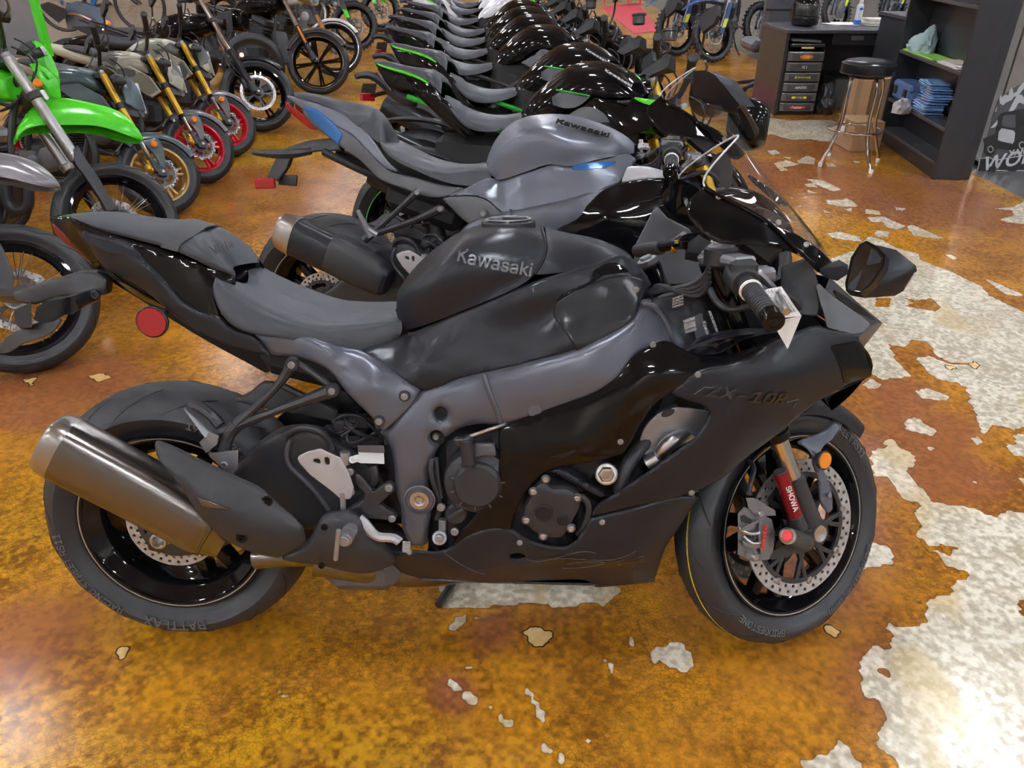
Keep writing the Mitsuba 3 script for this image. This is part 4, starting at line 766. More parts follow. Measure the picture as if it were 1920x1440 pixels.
for f_, zz, pts, w, u in ((gf, Z5, ((1757, 745), (1565, 1270)), .2, gk), (mf, zf, ((1306, 699), (1300, 931)), .21, mk_), (lf, Z8, ((1465, 648), (1003, 757), (380, 842)), .2, lk)):
    for x, y in pts: bk.add('screw', bolt(onto(f_, zz, w, (x, y), d=.0)[0], (0, -1, 0), .0065, .004), 'alu_dull', under=u)
gv = lambda f: (lambda p: A([f(a, b_) for a, b_ in p]))
emb(Z6, (118, 1022), (640, 1088), (135, 985), 'ZX-10R', .0235, .222, 'decal_dark', mk_, 1.32, True, gv(mf), .004, .3)
bk.add('badge_outline', tube(onto(mf, Z6, .215, (60, 1012), (120, 970), (588, 1036), (588, 1068), (672, 1062), (640, 1108), d=.0012), .0009, 5, smooth=False), 'decal', under=mk_)
rs = random.Random(5); sl = []
for i in range(9):
    x0, y0 = 1060 + i * 62, 850 + i * 7; sl.append(panel(onto(lf, Z8, .19, (x0, y0 + 22), (x0 + 60, y0 - 5), (x0 + 165 + rs.random() * 30, y0 - 28), (x0 + 140, y0 - 2), (x0 + 60, y0 + 30), d=.0008), .001, 0, curve=False, rnd=0)[0])
bk.add('graphic', cat(sl), 'decal_dark', False, under=lk)
bk.add('graphic_edge', cat([tube(onto(lf, Z8, .19, *p, d=.0008), .0005, 5) for p in (((1040, 850), (1200, 845), (1370, 800), (1430, 815)), ((1190, 850), (1340, 850), (1500, 865), (1660, 825)), ((1270, 890), (1400, 868), (1480, 880)), ((1560, 880), (1710, 872)), ((1240, 925), (1400, 905), (1480, 890)), ((1560, 905), (1710, 908)))]), 'decal', under=lk)
bk.add('crease', tube(onto(lf, Z8, .19, (585, 822), (680, 895), (805, 972), d=.0006), .0006, 5), 'decal', under=lk)
# --- nose, intake, windscreen
bk.add('intake_panel', panel([p + A([0, -.003, 0]) for p in q(Z6, (820, 745, .178), (985, 716, .15), (1000, 725, .146), (1064, 903, .127), (1056, 918, .127), (905, 968, .155), (890, 880, .165))], .006, .002, curve=False)[0], 'gloss_black')
ng = [q(zf, (1556, 520, 0), (1600, 560, 0), (1655, 606, 0), (1620, 650, 0)), q(zf, (1552, 530, .06), (1590, 566, .06), (1648, 606, .035), (1615, 645, .06)), q(zf, (1546, 545, .1), (1575, 580, .11), (1633, 610, .08), (1612, 640, .1)), q(zf, (1538, 585, .155), (1556, 605, .16), (1590, 622, .148), (1610, 634, .142))]
nk = bk.add('nose_cowl', grid(ng, lin=True), 'matte_black', 15)
bk.add('nose_side', panel(q(Z6, (745, 400, .15), (775, 400, .145), (830, 455, .125), (950, 540, .1), (1062, 622, .08), (1000, 692, .13), (920, 672, .155), (815, 645, .176), (795, 560, .172), (775, 500, .162)), .005, .002, curve=False)[0], 'side_grey', 30, under=nk)  # lighter grey puts the matte black nose's glancing reflection into its colour
bk.add('headlight', panel(q(Z6, (830, 415, .11), (900, 455, .09), (1000, 520, .06), (1118, 630, .02), (1055, 640, .06), (960, 560, .08), (880, 490, .1)), .006, .002, curve=False)[0], 'gloss_black', 35)
bk.add('lower_nose', grid([q(zf, (1622, 655, 0), (1630, 690, 0), (1600, 735, 0), (1560, 770, 0)), q(zf, (1612, 640, .14), (1632, 702, .13), (1584, 727, .15), (1547, 747, .165))], 14, 6, True, .006), 'gloss_black', 40)
ucp = q(zf, (1320, 350, .128), (1370, 375, .138), (1433, 411, .148), (1497, 441, .145), (1530, 462, .135), (1563, 493, .12), (1548, 512, .14), (1536, 512, .15), (1513, 488, .155), (1467, 468, .158), (1420, 461, .158), (1333, 449, .15), (1313, 433, .145), (1288, 394, .138), (1290, 382, .136), (1310, 360, .13))
m, uf = panel(ucp, .005, .003, rnd=.004); uk = bk.add('upper_cowl', m, 'gloss_black', 40); bk.add('upper_cowl', mirror(m), 'gloss_black', 40)
for x, y in ((205, 1108), (467, 1245), (530, 1250), (687, 1375), (645, 1415)): bk.add('screw', bolt(onto(uf, Z3, .14, (x, y), d=.0)[0], (0, -1, .3), .006, .004), 'alu', under=uk)
bk.add('cowl_edge', tube([p + A([0, -.003, .001]) for p in q(zf, (1322, 352, .13), (1390, 388, .143), (1440, 418, .15), (1480, 455, .155), (1525, 495, .155))], .0035, 8), 'gloss_black', under=uk)
wr = [q(zf, (1383, 254, 0), (1420, 310, 0), (1460, 360, 0), (1505, 417, 0), (1552, 480, 0)), q(zf, (1358, 285, .06), (1398, 333, .07), (1448, 374, .075), (1504, 418, .07), (1552, 481, .06)), q(zf, (1321, 349, .126), (1369, 375, .137), (1432, 411, .147), (1496, 441, .143), (1548, 480, .115))]
wm = grid(wr, 30, 16); wk = bk.add('windscreen', wm, 'screen', True, label='clear bubble windscreen')
bk.add('screen_edge', tube([p * A([1, s_, 1]) for s_, r_ in ((-1, wr[::-1]), (1, wr[1:])) for p in (x[0] for x in (r_ if s_ == -1 else r_))], .0022, 6, 30), 'lens_clear', under=wk)
bk.add('instrument_cowl', cat(rbox((1.30, 0, .985), (.09, .17, .07), rotm((0, 1, 0), .6), .012)), 'plastic'); bk.add('display', rbox((1.262, 0, 1.006), (.012, .14, .075), rotm((0, 1, 0), .6)), 'smoke_lens')
bk.add('inner_cowl', panel(q(Z6, (560, 300, .1), (700, 250, .12), (745, 330, .14), (770, 500, .15), (760, 580, .16), (660, 570, .15), (560, 440, .12)), .004, .002)[0], 'plastic')
for a in (30, 150): bk.add('scoop_rib', hull([p + A([0, d, 0]) for p in q(Z6, (a, 770 - (a > 100) * 45, .2), (a + 25, 752 - (a > 100) * 45, .2), (a + 215, 690 - (a > 100) * 25, .165), (a + 260, 700 - (a > 100) * 25, .165), (a + 120, 740 - (a > 100) * 45, .2)) for d in (0, .012)]), 'matte_black', 20)
bk.add('air_scoop', cat(panel(q(Z6, (-30, 790, .19), (60, 740, .16), (250, 660, .14), (440, 650, .15), (540, 670, .17), (330, 720, .185), (200, 790, .2), (60, 800, .2)), .004, .002, holes=[q(Z6, (130, 735, .16), (170, 705, .15), (300, 710, .17), (190, 770, .18))])[0], *[tube(q(Z6, (a, 790 - (a > 150) * 50, .19), (a + 90, 700, .15), (a + 200, 690, .16)), .006, 6) for a in (40, 180)]), 'satin_black')
# --- controls (right bar turned forward by the steering)
cp0, cp1, ga, ge = MB.P(1345, 470, .10), MB.P(1372, 500, .16), MB.P(1390, 520, .22), MB.P(1446, 597, .385)
gd = (ge - ga) / np.linalg.norm(ge - ga)
tc = bk.add('triple_clamp', fr(cat(hull([FP.R.T @ (MB.R @ (MB.P(x, y, w) + A([0, 0, dz])) + MB.o - FP.o) for x, y, w in ((1350, 465, .115), (1290, 455, -.06), (1330, 478, .02), (1310, 440, -.02), (1365, 480, .12), (1285, 470, -.1)) for dz in (0, -.02)]))), 'engine_black', 20)
g0 = A([-.002, 0, -.004]) + axd * .69
bk.add('clip_on', cat(tube([MB.P(1350, 478, .105), MB.P(1372, 500, .17), ga], .012, 10), cyl(MB.P(1352, 480, .11) - A([0, 0, .02]), MB.P(1352, 472, .11) + A([0, 0, .01]), .034, n=24)), 'engine_black')
bk.add('fork_cap_top', cat(cyl(MB.P(1352, 468, .108), MB.P(1350, 456, .108), .026, n=24), cyl(MB.P(1350, 458, .108), MB.P(1349, 452, .108), .012, n=6)), 'alu_dull')
bk.add('switch_housing', cat(cyl(ga - gd * .022, ga + gd * .028, .03, .028, n=24), rbox(ga + A([0, 0, .02]), (.05, .05, .03), None, .008)), 'plastic', 30)
bk.add('switch_top', rbox(MB.P(*Z6(310, 265), .2), (.055, .05, .02), rotm((0, 0, 1), .5), .006), 'alu_dull')
hb = bk.add('handlebar_grip', cat(cyl(ga + gd * .02, ge, .0165, n=20), *[lathe([(.0165, 0), (.0185, .001), (.0185, .005), (.0165, .006)], 20, ga + gd * (.04 + .0085 * i), gd) for i in range(int((np.linalg.norm(ge - ga) - .055) / .0085))]), 'rubber')
bk.add('collar', lathe([(.017, 0), (.0215, .001), (.0215, .006), (.017, .007)], 24, ga + gd * .055, gd), 'paper', under=hb)
bk.add('bar_end', cat(cyl(ge - gd * .012, ge + gd * .016, .0205, .0195, n=24), lathe([(0, .0165), (.008, .0165), (.010, .0185), (.012, .0165)], 16, ge, gd)), 'gloss_black', under=hb)
bk.add('brake_lever', tube([MB.P(1420, 515, .17), MB.P(1440, 530, .22), MB.P(1462, 560, .31), MB.P(1475, 585, .37)], [.009, .007, .006, .007], 8), 'alu')
bk.add('master_cylinder', cat(rbox(MB.P(1430, 515, .16), (.05, .035, .03), rotm((0, 0, 1), .5), .008), cyl(MB.P(1422, 500, .12), MB.P(1422, 520, .12), .018)), 'alu_dull', 25)
pt = q(Z6, (455, 430, .3), (555, 410, .27), (668, 575, .3), (510, 595, .36)); pt2 = q(Z6, (505, 615, .36), (668, 577, .3), (590, 765, .33))
tg_ = bk.add('paper_tag', cat(sheet(A([[pt[0], pt[1]], [pt[3], pt[2]]]), .0008), tm(np.concatenate([pt2, A(pt2) + A([.001, .001, .001])]), [[0, 1, 2], [5, 4, 3]])), 'paper', False, label='white paper tag with small print hanging from the grip')
e1 = (pt[1] - pt[2]); e1 /= np.linalg.norm(e1); e2 = (pt[3] - pt[2]); nn = np.cross(e2, e1); nn /= np.linalg.norm(nn); nn = nn if nn[1] < 0 else -nn
for i in range(8):
    o_ = pt[2] + (pt[3] - pt[2]) * (.14 + .1 * i) + e1 * .008 + nn * .0012; bk.add('print', text_on(['REMOVE THIS TAG', 'BEFORE DELIVERY', 'SEE THE MANUAL', 'CHECK ALL FLUID', 'LEVELS AND TYRE', 'PRESSURE BEFORE', 'RIDING, WEAR A', 'HELMET ALWAYS'][i], .0042, o_, e1, np.cross(nn, e1), .0003), 'decal_ink', False, under=tg_)
# --- far-side bar and fork parts seen over the tank
bk.add('clip_on', cat(cyl(MB.P(1300, 462, -.09), MB.P(1298, 446, -.09), .032, n=20), tube([MB.P(1290, 455, -.1), MB.P(1245, 463, -.22), MB.P(1200, 470, -.34)], .012, 10), cyl(MB.P(1298, 448, -.09), MB.P(1297, 440, -.09), .024)), 'gloss_black')
bk.add('handlebar_grip', cyl(MB.P(1240, 464, -.23), MB.P(1195, 470, -.36), .0175, n=16), 'rubber'); bk.add('clutch_lever', tube([MB.P(1282, 440, -.14), MB.P(1250, 462, -.24), MB.P(1220, 482, -.34)], [.008, .006, .006], 8), 'alu')
bk.add('adjuster', cat(lathe([(.006, 0), (.0095, .001), (.0095, .012), (.006, .013)], 16, MB.P(1258, 467, -.16), MB.R.T @ A([1., 0, 0]))), 'gold', label='gold cable adjuster'); bk.add('adjuster', bolt(MB.P(1270, 456, -.12), (0, 0, 1), .007), 'gold')
bk.add('cables', cat(*[tube([MB.P(1200 + 8 * i, 560 - i * 3, .05), MB.P(1240, 545 - i * 3, .08), MB.P(1290, 535 + i * 6, .1), MB.P(1330, 500 + i * 9, .13)], .0055, 8) for i in range(4)], tube([MB.P(1330, 540, .12), MB.P(1380, 580, .15), MB.P(1440, 560, .16), MB.P(1500, 580, .14)], .007, 8)), 'rubber')
# --- mirrors
def mir(s, sh):
    g = q(Z6, (1035, 157, .345), (1098, 190, .362), (1143, 242, .38), (1130, 300, .39), (1062, 400, .395), (1000, 453, .392), (922, 440, .372), (918, 400, .366), (952, 250, .345), (1000, 175, .34)); h_ = q(Z6, (1105, 182, .36), (1200, 205, .36), (1312, 295, .37), (1318, 322, .37), (1240, 438, .36), (1195, 464, .35), (1000, 460, .34))
    c = np.mean(g, axis=0); ff_ = (lambda m: mirror(m)) if s > 0 else (lambda m: m); g2 = [c + (p - c) * .93 for p in g]; nn = np.cross(g[3] - g[0], g[6] - g[0]); nn /= np.linalg.norm(nn); nn = nn if nn[0] < 0 else -nn
    k = bk.add('mirror', cat(ff_(hull([*g, *[p - nn * .02 for p in g]])), ff_(hull([*[p - nn * .02 for p in g[:6]], *h_, *[p + A([.01, .05, -.005]) for p in h_]]))), 'matte_black', 30)
    bk.add('mirror_glass', ff_(tm([*[p + nn * .001 for p in g2], c + nn * .001], [[i, (i + 1) % len(g2), len(g2)] for i in range(len(g2))])), 'mirror_dark', False, under=k)
    bk.add('glass_rim', ff_(tube([*[c + (p - c) * .96 + nn * .001 for p in g], c + (g[0] - c) * .96 + nn * .001], .0022, 6, smooth=False)), 'gloss_black', under=k)
    bk.add('indicator', ff_(panel(q(Z6, (1308, 330, .372), (1318, 340, .374), (1262, 425, .366), (1248, 428, .364)), .006, .002)[0]), 'lens_clear', under=k)
    bk.add('stalk', ff_(cat(hull([*q(Z6, (770, 310, .15), (830, 280, .16), (880, 260, .22), (930, 290, .3), (930, 340, .31), (870, 380, .26), (800, 360, .17), (770, 330, .14))] + [p + A([0, .02, -.005]) for p in q(Z6, (780, 320, .15), (880, 270, .22), (930, 300, .3), (870, 370, .26))]))), 'plastic', 30, under=k)
mir(-1, 0); mir(1, 0)
# --- rearset, pedal, reservoir, pegs
rs_ = bk.add('footrest_bracket', panel(q(Z8, (75, 380, .2), (110, 400, .2), (180, 490, .2), (250, 440, .2), (290, 445, .2), (300, 480, .2), (215, 560, .2), (310, 620, .2), (310, 655, .2), (260, 650, .2), (130, 640, .2), (60, 610, .2), (20, 600, .2), (120, 540, .2), (130, 500, .2), (70, 440, .2)), .016, .004, curve=False, rnd=.003)[0], 'engine_black', 35)
for x, y in ((50, 372), (55, 485), (268, 463), (285, 635), (82, 650)): bk.add('bolt', bolt(MB.P(*Z8(x, y), .202), (0, -1, 0), .0085, .006), 'alu_dull', under=rs_)
bk.add('heel_guard', panel(q(zf, (556, 858, .213), (575, 848, .213), (600, 842, .213), (640, 860, .213), (655, 890, .213), (663, 915, .213), (658, 936, .213), (640, 938, .213), (622, 922, .213), (580, 890, .213), (562, 870, .213)), .004, .002, curve=False, rnd=.004, holes=[q(Z7, (1730, 305, .213), (1795, 300, .213), (1810, 340, .213)), q(Z7, (1820, 295, .213), (1850, 290, .213), (1856, 340, .213), (1830, 335, .213))])[0], 'satin_alu', 35, under=rs_, label='silver heel guard')
bx = hull([MB.P(*Z8(x, y), w) for x, y in ((95, 262), (240, 268), (243, 330), (100, 325)) for w in (.205, .175)])
fl = bk.add('brake_fluid_tank', bx, 'fluid', 30, label='translucent rear brake fluid tank'); bk.add('lid', hull([MB.P(*Z8(x, y), w) for x, y in ((92, 225), (240, 225), (244, 268), (92, 264)) for w in (.208, .172)]), 'engine_grey', 30, under=fl)
bk.add('bracket', cat(slab(Z8, .19, .206, (45, 290), (95, 275), (100, 320), (60, 320), pose=MB), bolt(MB.P(*Z8(65, 303), .207), (0, -1, 0), .008)), 'fluid', under=fl)
bk.add('fluid_hose', tube(q(Z8, (180, 340, .19), (190, 400, .19), (175, 440, .18), (130, 450, .17)), .0085, 8), 'rubber', under=fl)
bk.add('brake_pedal', cat(tube(q(Z8, (100, 640, .215), (150, 690, .22), (200, 735, .225), (280, 745, .23), (330, 770, .235)), [.012, .012, .010, .010, .010], 8), hull([MB.P(*Z8(x, y), w) for x, y in ((345, 765), (385, 770), (378, 830), (342, 820)) for w in (.225, .255)]), *[tube(q(Z8, (346, 768 + i * 9, .257), (388, 772 + i * 9, .257)), .0018, 5) for i in range(7)]), 'satin_alu', 35)
pg0, pg1 = q(Z8, (70, 665, .215), (12, 770, .29))
bk.add('rider_peg', cat(cyl(pg0, pg1, .0135, .012, n=12), *[lathe([(.012, 0), (.0155, .001), (.0155, .004), (.012, .005)], 12, pg0 + (pg1 - pg0) * (.2 + .09 * i), pg1 - pg0) for i in range(8)], cyl(MB.P(*Z7(1905, 700), .29), MB.P(*Z7(1888, 870), .29), .005, n=10), tube(q(Z8, (30, 640, .21), (60, 660, .22), (90, 650, .215)), .008, 8)), 'alu_dull', 30)
for h_ in (cyl(*q(Z8, (20, 260, .2), (22, 330, .2)), .011, n=12), tube(q(Z8, (5, 490, .21), (10, 560, .21), (12, 640, .21)), .006, 8)): bk.add('brake_switch', h_, 'alu_dull')
pb = bk.add('passenger_peg_bracket', cat(tube(q(Z4, (1640, 850, .165), (1560, 970, .165), (1440, 1090, .165), (1330, 1190, .165)), [.012, .008, .008, .013], 8), tube(q(Z4, (1860, 1000, .17), (1720, 1050, .168), (1500, 1130, .166), (1330, 1195, .165), (1240, 1230, .165)), [.016, .011, .009, .011, .014], 8), tube(q(Z4, (1670, 840, .165), (1760, 900, .166), (1850, 965, .168)), .007, 8), tube(q(Z4, (1330, 1190, .165), (1275, 1270, .17), (1270, 1380, .175)), [.015, .014, .016], 8), tube(q(Z4, (1080, 1080, .12), (1150, 1105, .14), (1240, 1195, .16)), .012, 8)), 'engine_black', 40)
for x, y, w in ((1640, 852, .178), (1868, 1000, .186), (1262, 1412, .195)): bk.add('washer', lathe([(.007, 0), (.0135, 0), (.0145, -.012)], 18, MB.P(*Z4(x, y), w)), 'engine_black', under=pb); bk.add('bolt', bolt(MB.P(*Z4(x, y), w), (0, -1, 0), .0078, .006), 'alu_dull', under=pb)
bk.add('passenger_peg', cat(hull(q(Z4, (1030, 1095, .2), (1050, 1092, .19), (1185, 1220, .185), (1190, 1250, .19), (1150, 1260, .2)) + [p + A([0, .02, 0]) for p in q(Z4, (1035, 1100, .2), (1185, 1230, .185), (1150, 1260, .2))]), hull([MB.P(*Z4(x, y), w) for x, y in ((1120, 1290), (1180, 1230), (1230, 1250), (1220, 1300), (1160, 1350)) for w in (.195, .165)])), 'alu_dull', 30)
bk.add('muffler_stay', cat(slab(Z4, .19, .196, (1170, 1350), (1260, 1370), (1340, 1330), (1340, 1430), (1300, 1480), (1180, 1370), pose=MB)), 'alu_dull')
bk.add('chain_guard', cat(panel(q(Z4, (1400, 1010, .06), (1480, 950, .06), (1560, 960, .07), (1700, 1020, .08), (1900, 1110, .09), (1890, 1180, .09), (1700, 1140, .08), (1480, 1100, .07), (1300, 1055, .06)), .01, .005)[0], tube(q(Z4, (1560, 955, .075), (1650, 1000, .08), (1760, 1050, .085)), .008, 8)), 'plastic')
bk.add('shock_absorber', cat(cyl((.46, 0, .45), (.38, 0, .7), .035), tube([(.45 + .03 * math.cos(t) - .0035 * t, .045 * math.sin(t), .48 + .0095 * t) for t in np.linspace(0, 20, 80)], .006, 6, 80)), 'engine_black')
bk.add('subframe', cat(tube([(.5, -.08, .72), (.25, -.07, .78), (.0, -.05, .86)], .014, 8), tube([(.5, .08, .72), (.25, .07, .78), (.0, .05, .86)], .014, 8), rbox((.38, 0, .70), (.3, .14, .10), rotm((0, 1, 0), .25), .03)), 'inside')
bk.add('wiring', cat(*[tube(q(Z8, (rs.uniform(-60, 80), rs.uniform(60, 170), .12), (rs.uniform(0, 150), rs.uniform(60, 200), .14), (rs.uniform(60, 250), rs.uniform(90, 230), .13)), .004, 6) for i in range(7)], tube(q(Z8, (0, 175, .15), (60, 130, .15), (120, 70, .13)), .003, 6), *[rbox(MB.P(*Z8(x, y), .12), (.05, .03, .03), None, .006) for x, y in ((20, 110), (100, 90), (60, 200), (170, 210))]), 'engine_black')
# --- licence holder, indicators, reflectors
bk.add('licence_holder', cat(panel(q(Z4, (250, 385, -.01), (520, 335, .01), (600, 375, .03), (590, 462, .03), (480, 470, .02), (350, 470, .0), (180, 515, -.02), (80, 500, -.04), (65, 445, -.05)), .03, .006)[0], slab(Z4, .02, -.06, (80, 545), (175, 500), (180, 640), (120, 650), (85, 620), pose=MB), panel(q(Z4, (350, 590, .04), (330, 625, .04), (120, 740, .0), (20, 790, -.03), (-40, 780, -.05), (10, 720, -.04), (200, 620, 0)), .006, .002)[0]), 'plastic', 35)
bk.add('rear_indicator', cat(hull(q(Z4, (190, 595, .14), (205, 530, .14), (260, 490, .13), (330, 485, .12), (395, 470, .1), (380, 560, .11), (300, 610, .13), (220, 615, .14)) + [p + A([0, .035, 0]) for p in q(Z4, (190, 590, .14), (260, 490, .13), (395, 480, .1), (380, 550, .11), (220, 610, .14))]), tube(q(Z4, (380, 520, .1), (450, 490, .06), (540, 455, .03)), [.02, .016, .014], 10)), 'satin_black', 35)
bk.add('rear_indicator', cat(tube(q(Z4, (340, 430, -.04), (150, 455, -.1), (20, 460, -.16), (-20, 462, -.2)), [.02, .022, .02, .012], 10)), 'satin_black', 35); bk.add('holder_bolt', bolt(MB.P(*Z4(543, 455), .05), (0, -1, 0), .010), 'engine_black')
o_ = MB.P(*Z4(858, 610), .12); bk.add('red_reflector', lathe([(0, .006), (.03, .006), (.0305, .002), (0, 0)], 28, o_), 'red_lens', 30, label='round red side reflector'); bk.add('reflector_cup', cat(lathe([(0, -.006), (.032, -.006), (.0335, .003), (.0312, .005), (.0305, .001), (0, .001)], 28, o_), tube([o_ + A([.02, .006, .02]), MB.P(*Z4(940, 560), .1)], .006, 6)), 'plastic', 30)
bk.add('side_stand', cat(tube([(.66, .16, .28), (.69, .25, .16), tuple((MB.R.T @ (at_z(822, 1135, .012) - MB.o)))], [.014, .011, .011], 8)), 'engine_black')
# --- boards that close the inside of the bike
bk.add('inner_shield', cat(panel(q(zf, (800, 830, .12), (940, 800, .12), (1230, 760, .1), (1240, 860, .1), (1100, 1000, .12), (860, 1030, .12), (800, 960, .12)), .01, 0, rnd=0)[0]), 'inside')
main_key = bk.put('sport_motorcycle', MB, 'matte black sport motorcycle with bare metal muffler, nearest the camera', 'motorcycle')
# ------------------------------------------------------------------ builder of the other motorcycles
Z1, Z2 = Z(0, 0), Z(640, 0)
C1 = lambda x, y: (180 + x * .2292, 80 + y * .2292)
C2 = lambda x, y: (x * .264, 40 + y * .264)
C3 = lambda x, y: (1100 + x / 6, y / 6)
C4 = lambda x, y: (760 + x * .1771, y * .1771)
C5 = lambda x, y: (320 + x / 6, y / 6)
C6 = lambda x, y: (x / 6, y / 6)


class Moto:
    def __init__(s, pose, wb, Rf, wf, Rr, wr, rake=26, trail=.085, steer=.8):
        s.b, s.pose, s.wb, s.Rf, s.wf, s.Rr, s.wr = B(), pose, wb, Rf, wf, Rr, wr
        r = math.radians(rake); s.ax = A([-math.sin(r), 0, math.cos(r)]); s.S = rotm(s.ax, steer); p = A([wb + trail, 0, 0])
        s.FO = p + s.S @ (A([wb, 0, Rf]) - p); F = Pose(0, 0); F.R = pose.R @ s.S; F.o = pose.o + pose.R @ s.FO; s.FP = F

    def fr(s, m): return move(m, s.S, s.FO)
    def fp(s, p): return s.S @ A(p, float) + s.FO
    def q(s, zz, *pts): return [s.pose.P(*zz(x, y), w) for x, y, w in pts]
    def qf(s, zz, *pts): return [s.FP.P(*zz(x, y), w) for x, y, w in pts]
    def add(s, *a, **k): return s.b.add(*a, **k)
    def pan(s, name, mt, zz, pts, f=False, both=False, inner=(), under=None, label=None, **k):
        k.setdefault('thick', .006); k.setdefault('bev', .003); k.setdefault('step', .02); g = s.qf if f else s.q; m, fy = panel(g(zz, *pts), inner=g(zz, *inner) if inner else (), **k)
        t = s.fr if f else (lambda m: m)
        n = s.add(name, t(m), mt, 40, under=under, label=label)
        if both: s.add(name, t(mirror(m)), mt, 40, under=under)
        return n, fy

    def wheel(s, name, c, R, w, rr, kind='cast', n=5, rim='gloss_black', tread=14, f=False, split=.16, knob=False, white=False, dp=.028, tc=None):
        t = s.fr if f else (lambda m: move(m, None, c)); k = s.add(name + '_tyre', t(tyre(R, w, rr, 48)), 'rubber', 40)
        if white: s.add('white_band', t(lathe([(rr + .012, -w * .43), (R - .035, -w * .505), (R - .035, -w * .49), (rr + .012, -w * .41)], 48, d=(0, 1, 0), closed=True)), 'white_gloss', under=k)
        if knob:
            ms = [rbox((R * math.cos(a), y, R * math.sin(a)), (.018, .02, .022), rotm((0, 1, 0), -a), .003) for i in range(34) for a in [i * 2 * math.pi / 34] for y in ((-w * .3, 0.02, w * .34) if i % 2 else (-w * .42, -.02, w * .42))]; s.add('tread_knob', t(cat(ms)), 'rubber', False, under=k, kind='stuff')
        elif tread: s.add('tread_groove', t(tread_cuts(R, w, tread, 3, .07)), 'inside', 40, under=k, kind='stuff')
        k = s.add(name + '_rim', t(rim_ring(rr - .004, w * .95, 48, dp)), rim, 40)
        if kind == 'wire': s.add('wire_spokes', t(wire_spokes(rr - dp, 32)), 'chrome', True, under=k, kind='stuff'); s.add('hub', t(cat(cyl((0, -.05, 0), (0, .05, 0), .03), cyl((0, -.045, 0), (0, -.03, 0), .045), cyl((0, .03, 0), (0, .045, 0), .045))), 'alu_dull', under=k)
        else: s.add('spokes', t(cast_spokes(rr - .004, n, dp, .012, .012, split, .3, .04, .05)), rim if rim != 'gold_rim' else 'gold_rim', 40, under=k)

    def wheels(s, rf, rrr, kf={}, **k): s.wheel('front', A([0, 0, 0]), s.Rf, s.wf, rf, f=True, **{**k, **kf}); s.wheel('rear', A([0, 0, s.Rr]), s.Rr, s.wr, rrr, **k)

    def disc(s, R, r, e=-1, wave=0.0, y=None, hr=.004, car='engine_grey', mt='disc_steel'):
        y = e * s.wf * .62 if y is None else y; k = s.add('front_brake_disc', s.fr(disc(R, r, y, .005, 2, hr, 24, wave)), mt, 30); s.add('disc_carrier', s.fr(carrier(r + .004, .035, y, 5, .007, .005)), car, under=k)

    def rdisc(s, R=.11, e=-1): s.add('rear_brake_disc', move(disc(R, R * .7, e * s.wr * .5, .005, 2, .004, 20), None, (0, 0, s.Rr)), 'steel', 30)

    def fork(s, fy, l0, l1, l2, r0, r1, m0, m1, toff=.03, boot=None, cap='alu', join=None):
        """Lower tube from the axle to l0.., upper tube l1..l2 along the rake; the thicker one is m1 when upside-down."""
        for e in (-1, 1):
            g = lambda t, y=e * fy: A([-toff, y, 0]) + s.ax * t
            k = s.add('fork_leg', s.fr(cyl(g(l1), g(l2), r1, n=16)), m1, 35); s.add('lower_tube', s.fr(cyl(g(l0), g(l1 + .02), r0, n=16)), m0, 35, under=k)
            s.add('axle_clamp', s.fr(cat(cyl(g(l0 - .03), g(l0 + .06), r0 * 1.25, n=12), hull([*(A([x, e * (fy + d), z]) for x in (-.022, .022) for z in (-.025, .025) for d in (-.018, .018)), g(l0), g(l0 + .03)]))), 'plastic', 35, under=k); s.add('axle_nut', s.fr(cyl((0, e * (fy + .015), 0), (0, e * (fy + .03), 0), .012, n=6)), cap, False, under=k)
            s.add('fork_cap', s.fr(cyl(g(l2), g(l2 + .02), r1 * .8, n=12)), cap, under=k)
            if boot: s.add('dust_seal', s.fr(cyl(g(l1 - .012), g(l1 + .01), r1 * 1.12, n=16)), boot, under=k)
            if join: s.add('clamp_ring', s.fr(cyl(g(join), g(join + .035), r1 * 1.25, n=16)), 'engine_black', under=k)
        g = lambda t, y: A([-toff, y, 0]) + s.ax * t; s.fk = g
        if join: s.add('lower_clamp', s.fr(hull([g(join + d, e * fy) + A([x, 0, 0]) for d in (0, .035) for e in (-1, 1) for x in (-.04, .03)])), 'engine_black', 30)
        s.add('upper_clamp', s.fr(hull([g(l2 - .03 + d, e * fy) + A([x, 0, 0]) for d in (0, .025) for e in (-1, 1) for x in (-.05, .025)])), 'engine_black', 30)
        s.top = l2

    def bars(s, w, h, back, r=.011, mt='engine_black', mirrors=True, lev='alu', rise=.05):
        c = s.fk(s.top, 0); P = [c + A([.0, y * w, h * abs(y)**.7 + rise]) + A([-back * abs(y)**1.6, 0, 0]) for y in (-1, -.75, -.4, -.12, .12, .4, .75, 1)]
        s.add('handlebar', s.fr(cat(tube(P, r, 8), *[cyl(c + A([0, e * .03, -.01]), c + A([0, e * .03, rise + h * .3]), .014, n=10) for e in (-1, 1)])), mt, 40)
        for e, a, d in ((-1, P[0], P[1]), (1, P[-1], P[-2])):
            u = (a - d) / np.linalg.norm(a - d); g0 = a - u * .13; k = s.add('handlebar_grip', s.fr(cat(cyl(g0, a, .017, n=12), cyl(a, a + u * .02, .019, n=12), cyl(g0 - u * .035, g0, .026, .022, n=14))), 'rubber'); s.add('lever', s.fr(tube([g0 + A([.03, 0, 0]) - u * .03, g0 + A([.055, 0, 0]) + u * .02, a + A([.05, 0, 0])], [.008, .005, .006], 6)), lev, under=k)
            s.add('master_cylinder', s.fr(cat(rbox(g0 - u * .06 + A([.02, 0, .01]), (.05, .05, .03), None, .006))), 'engine_black', 30)
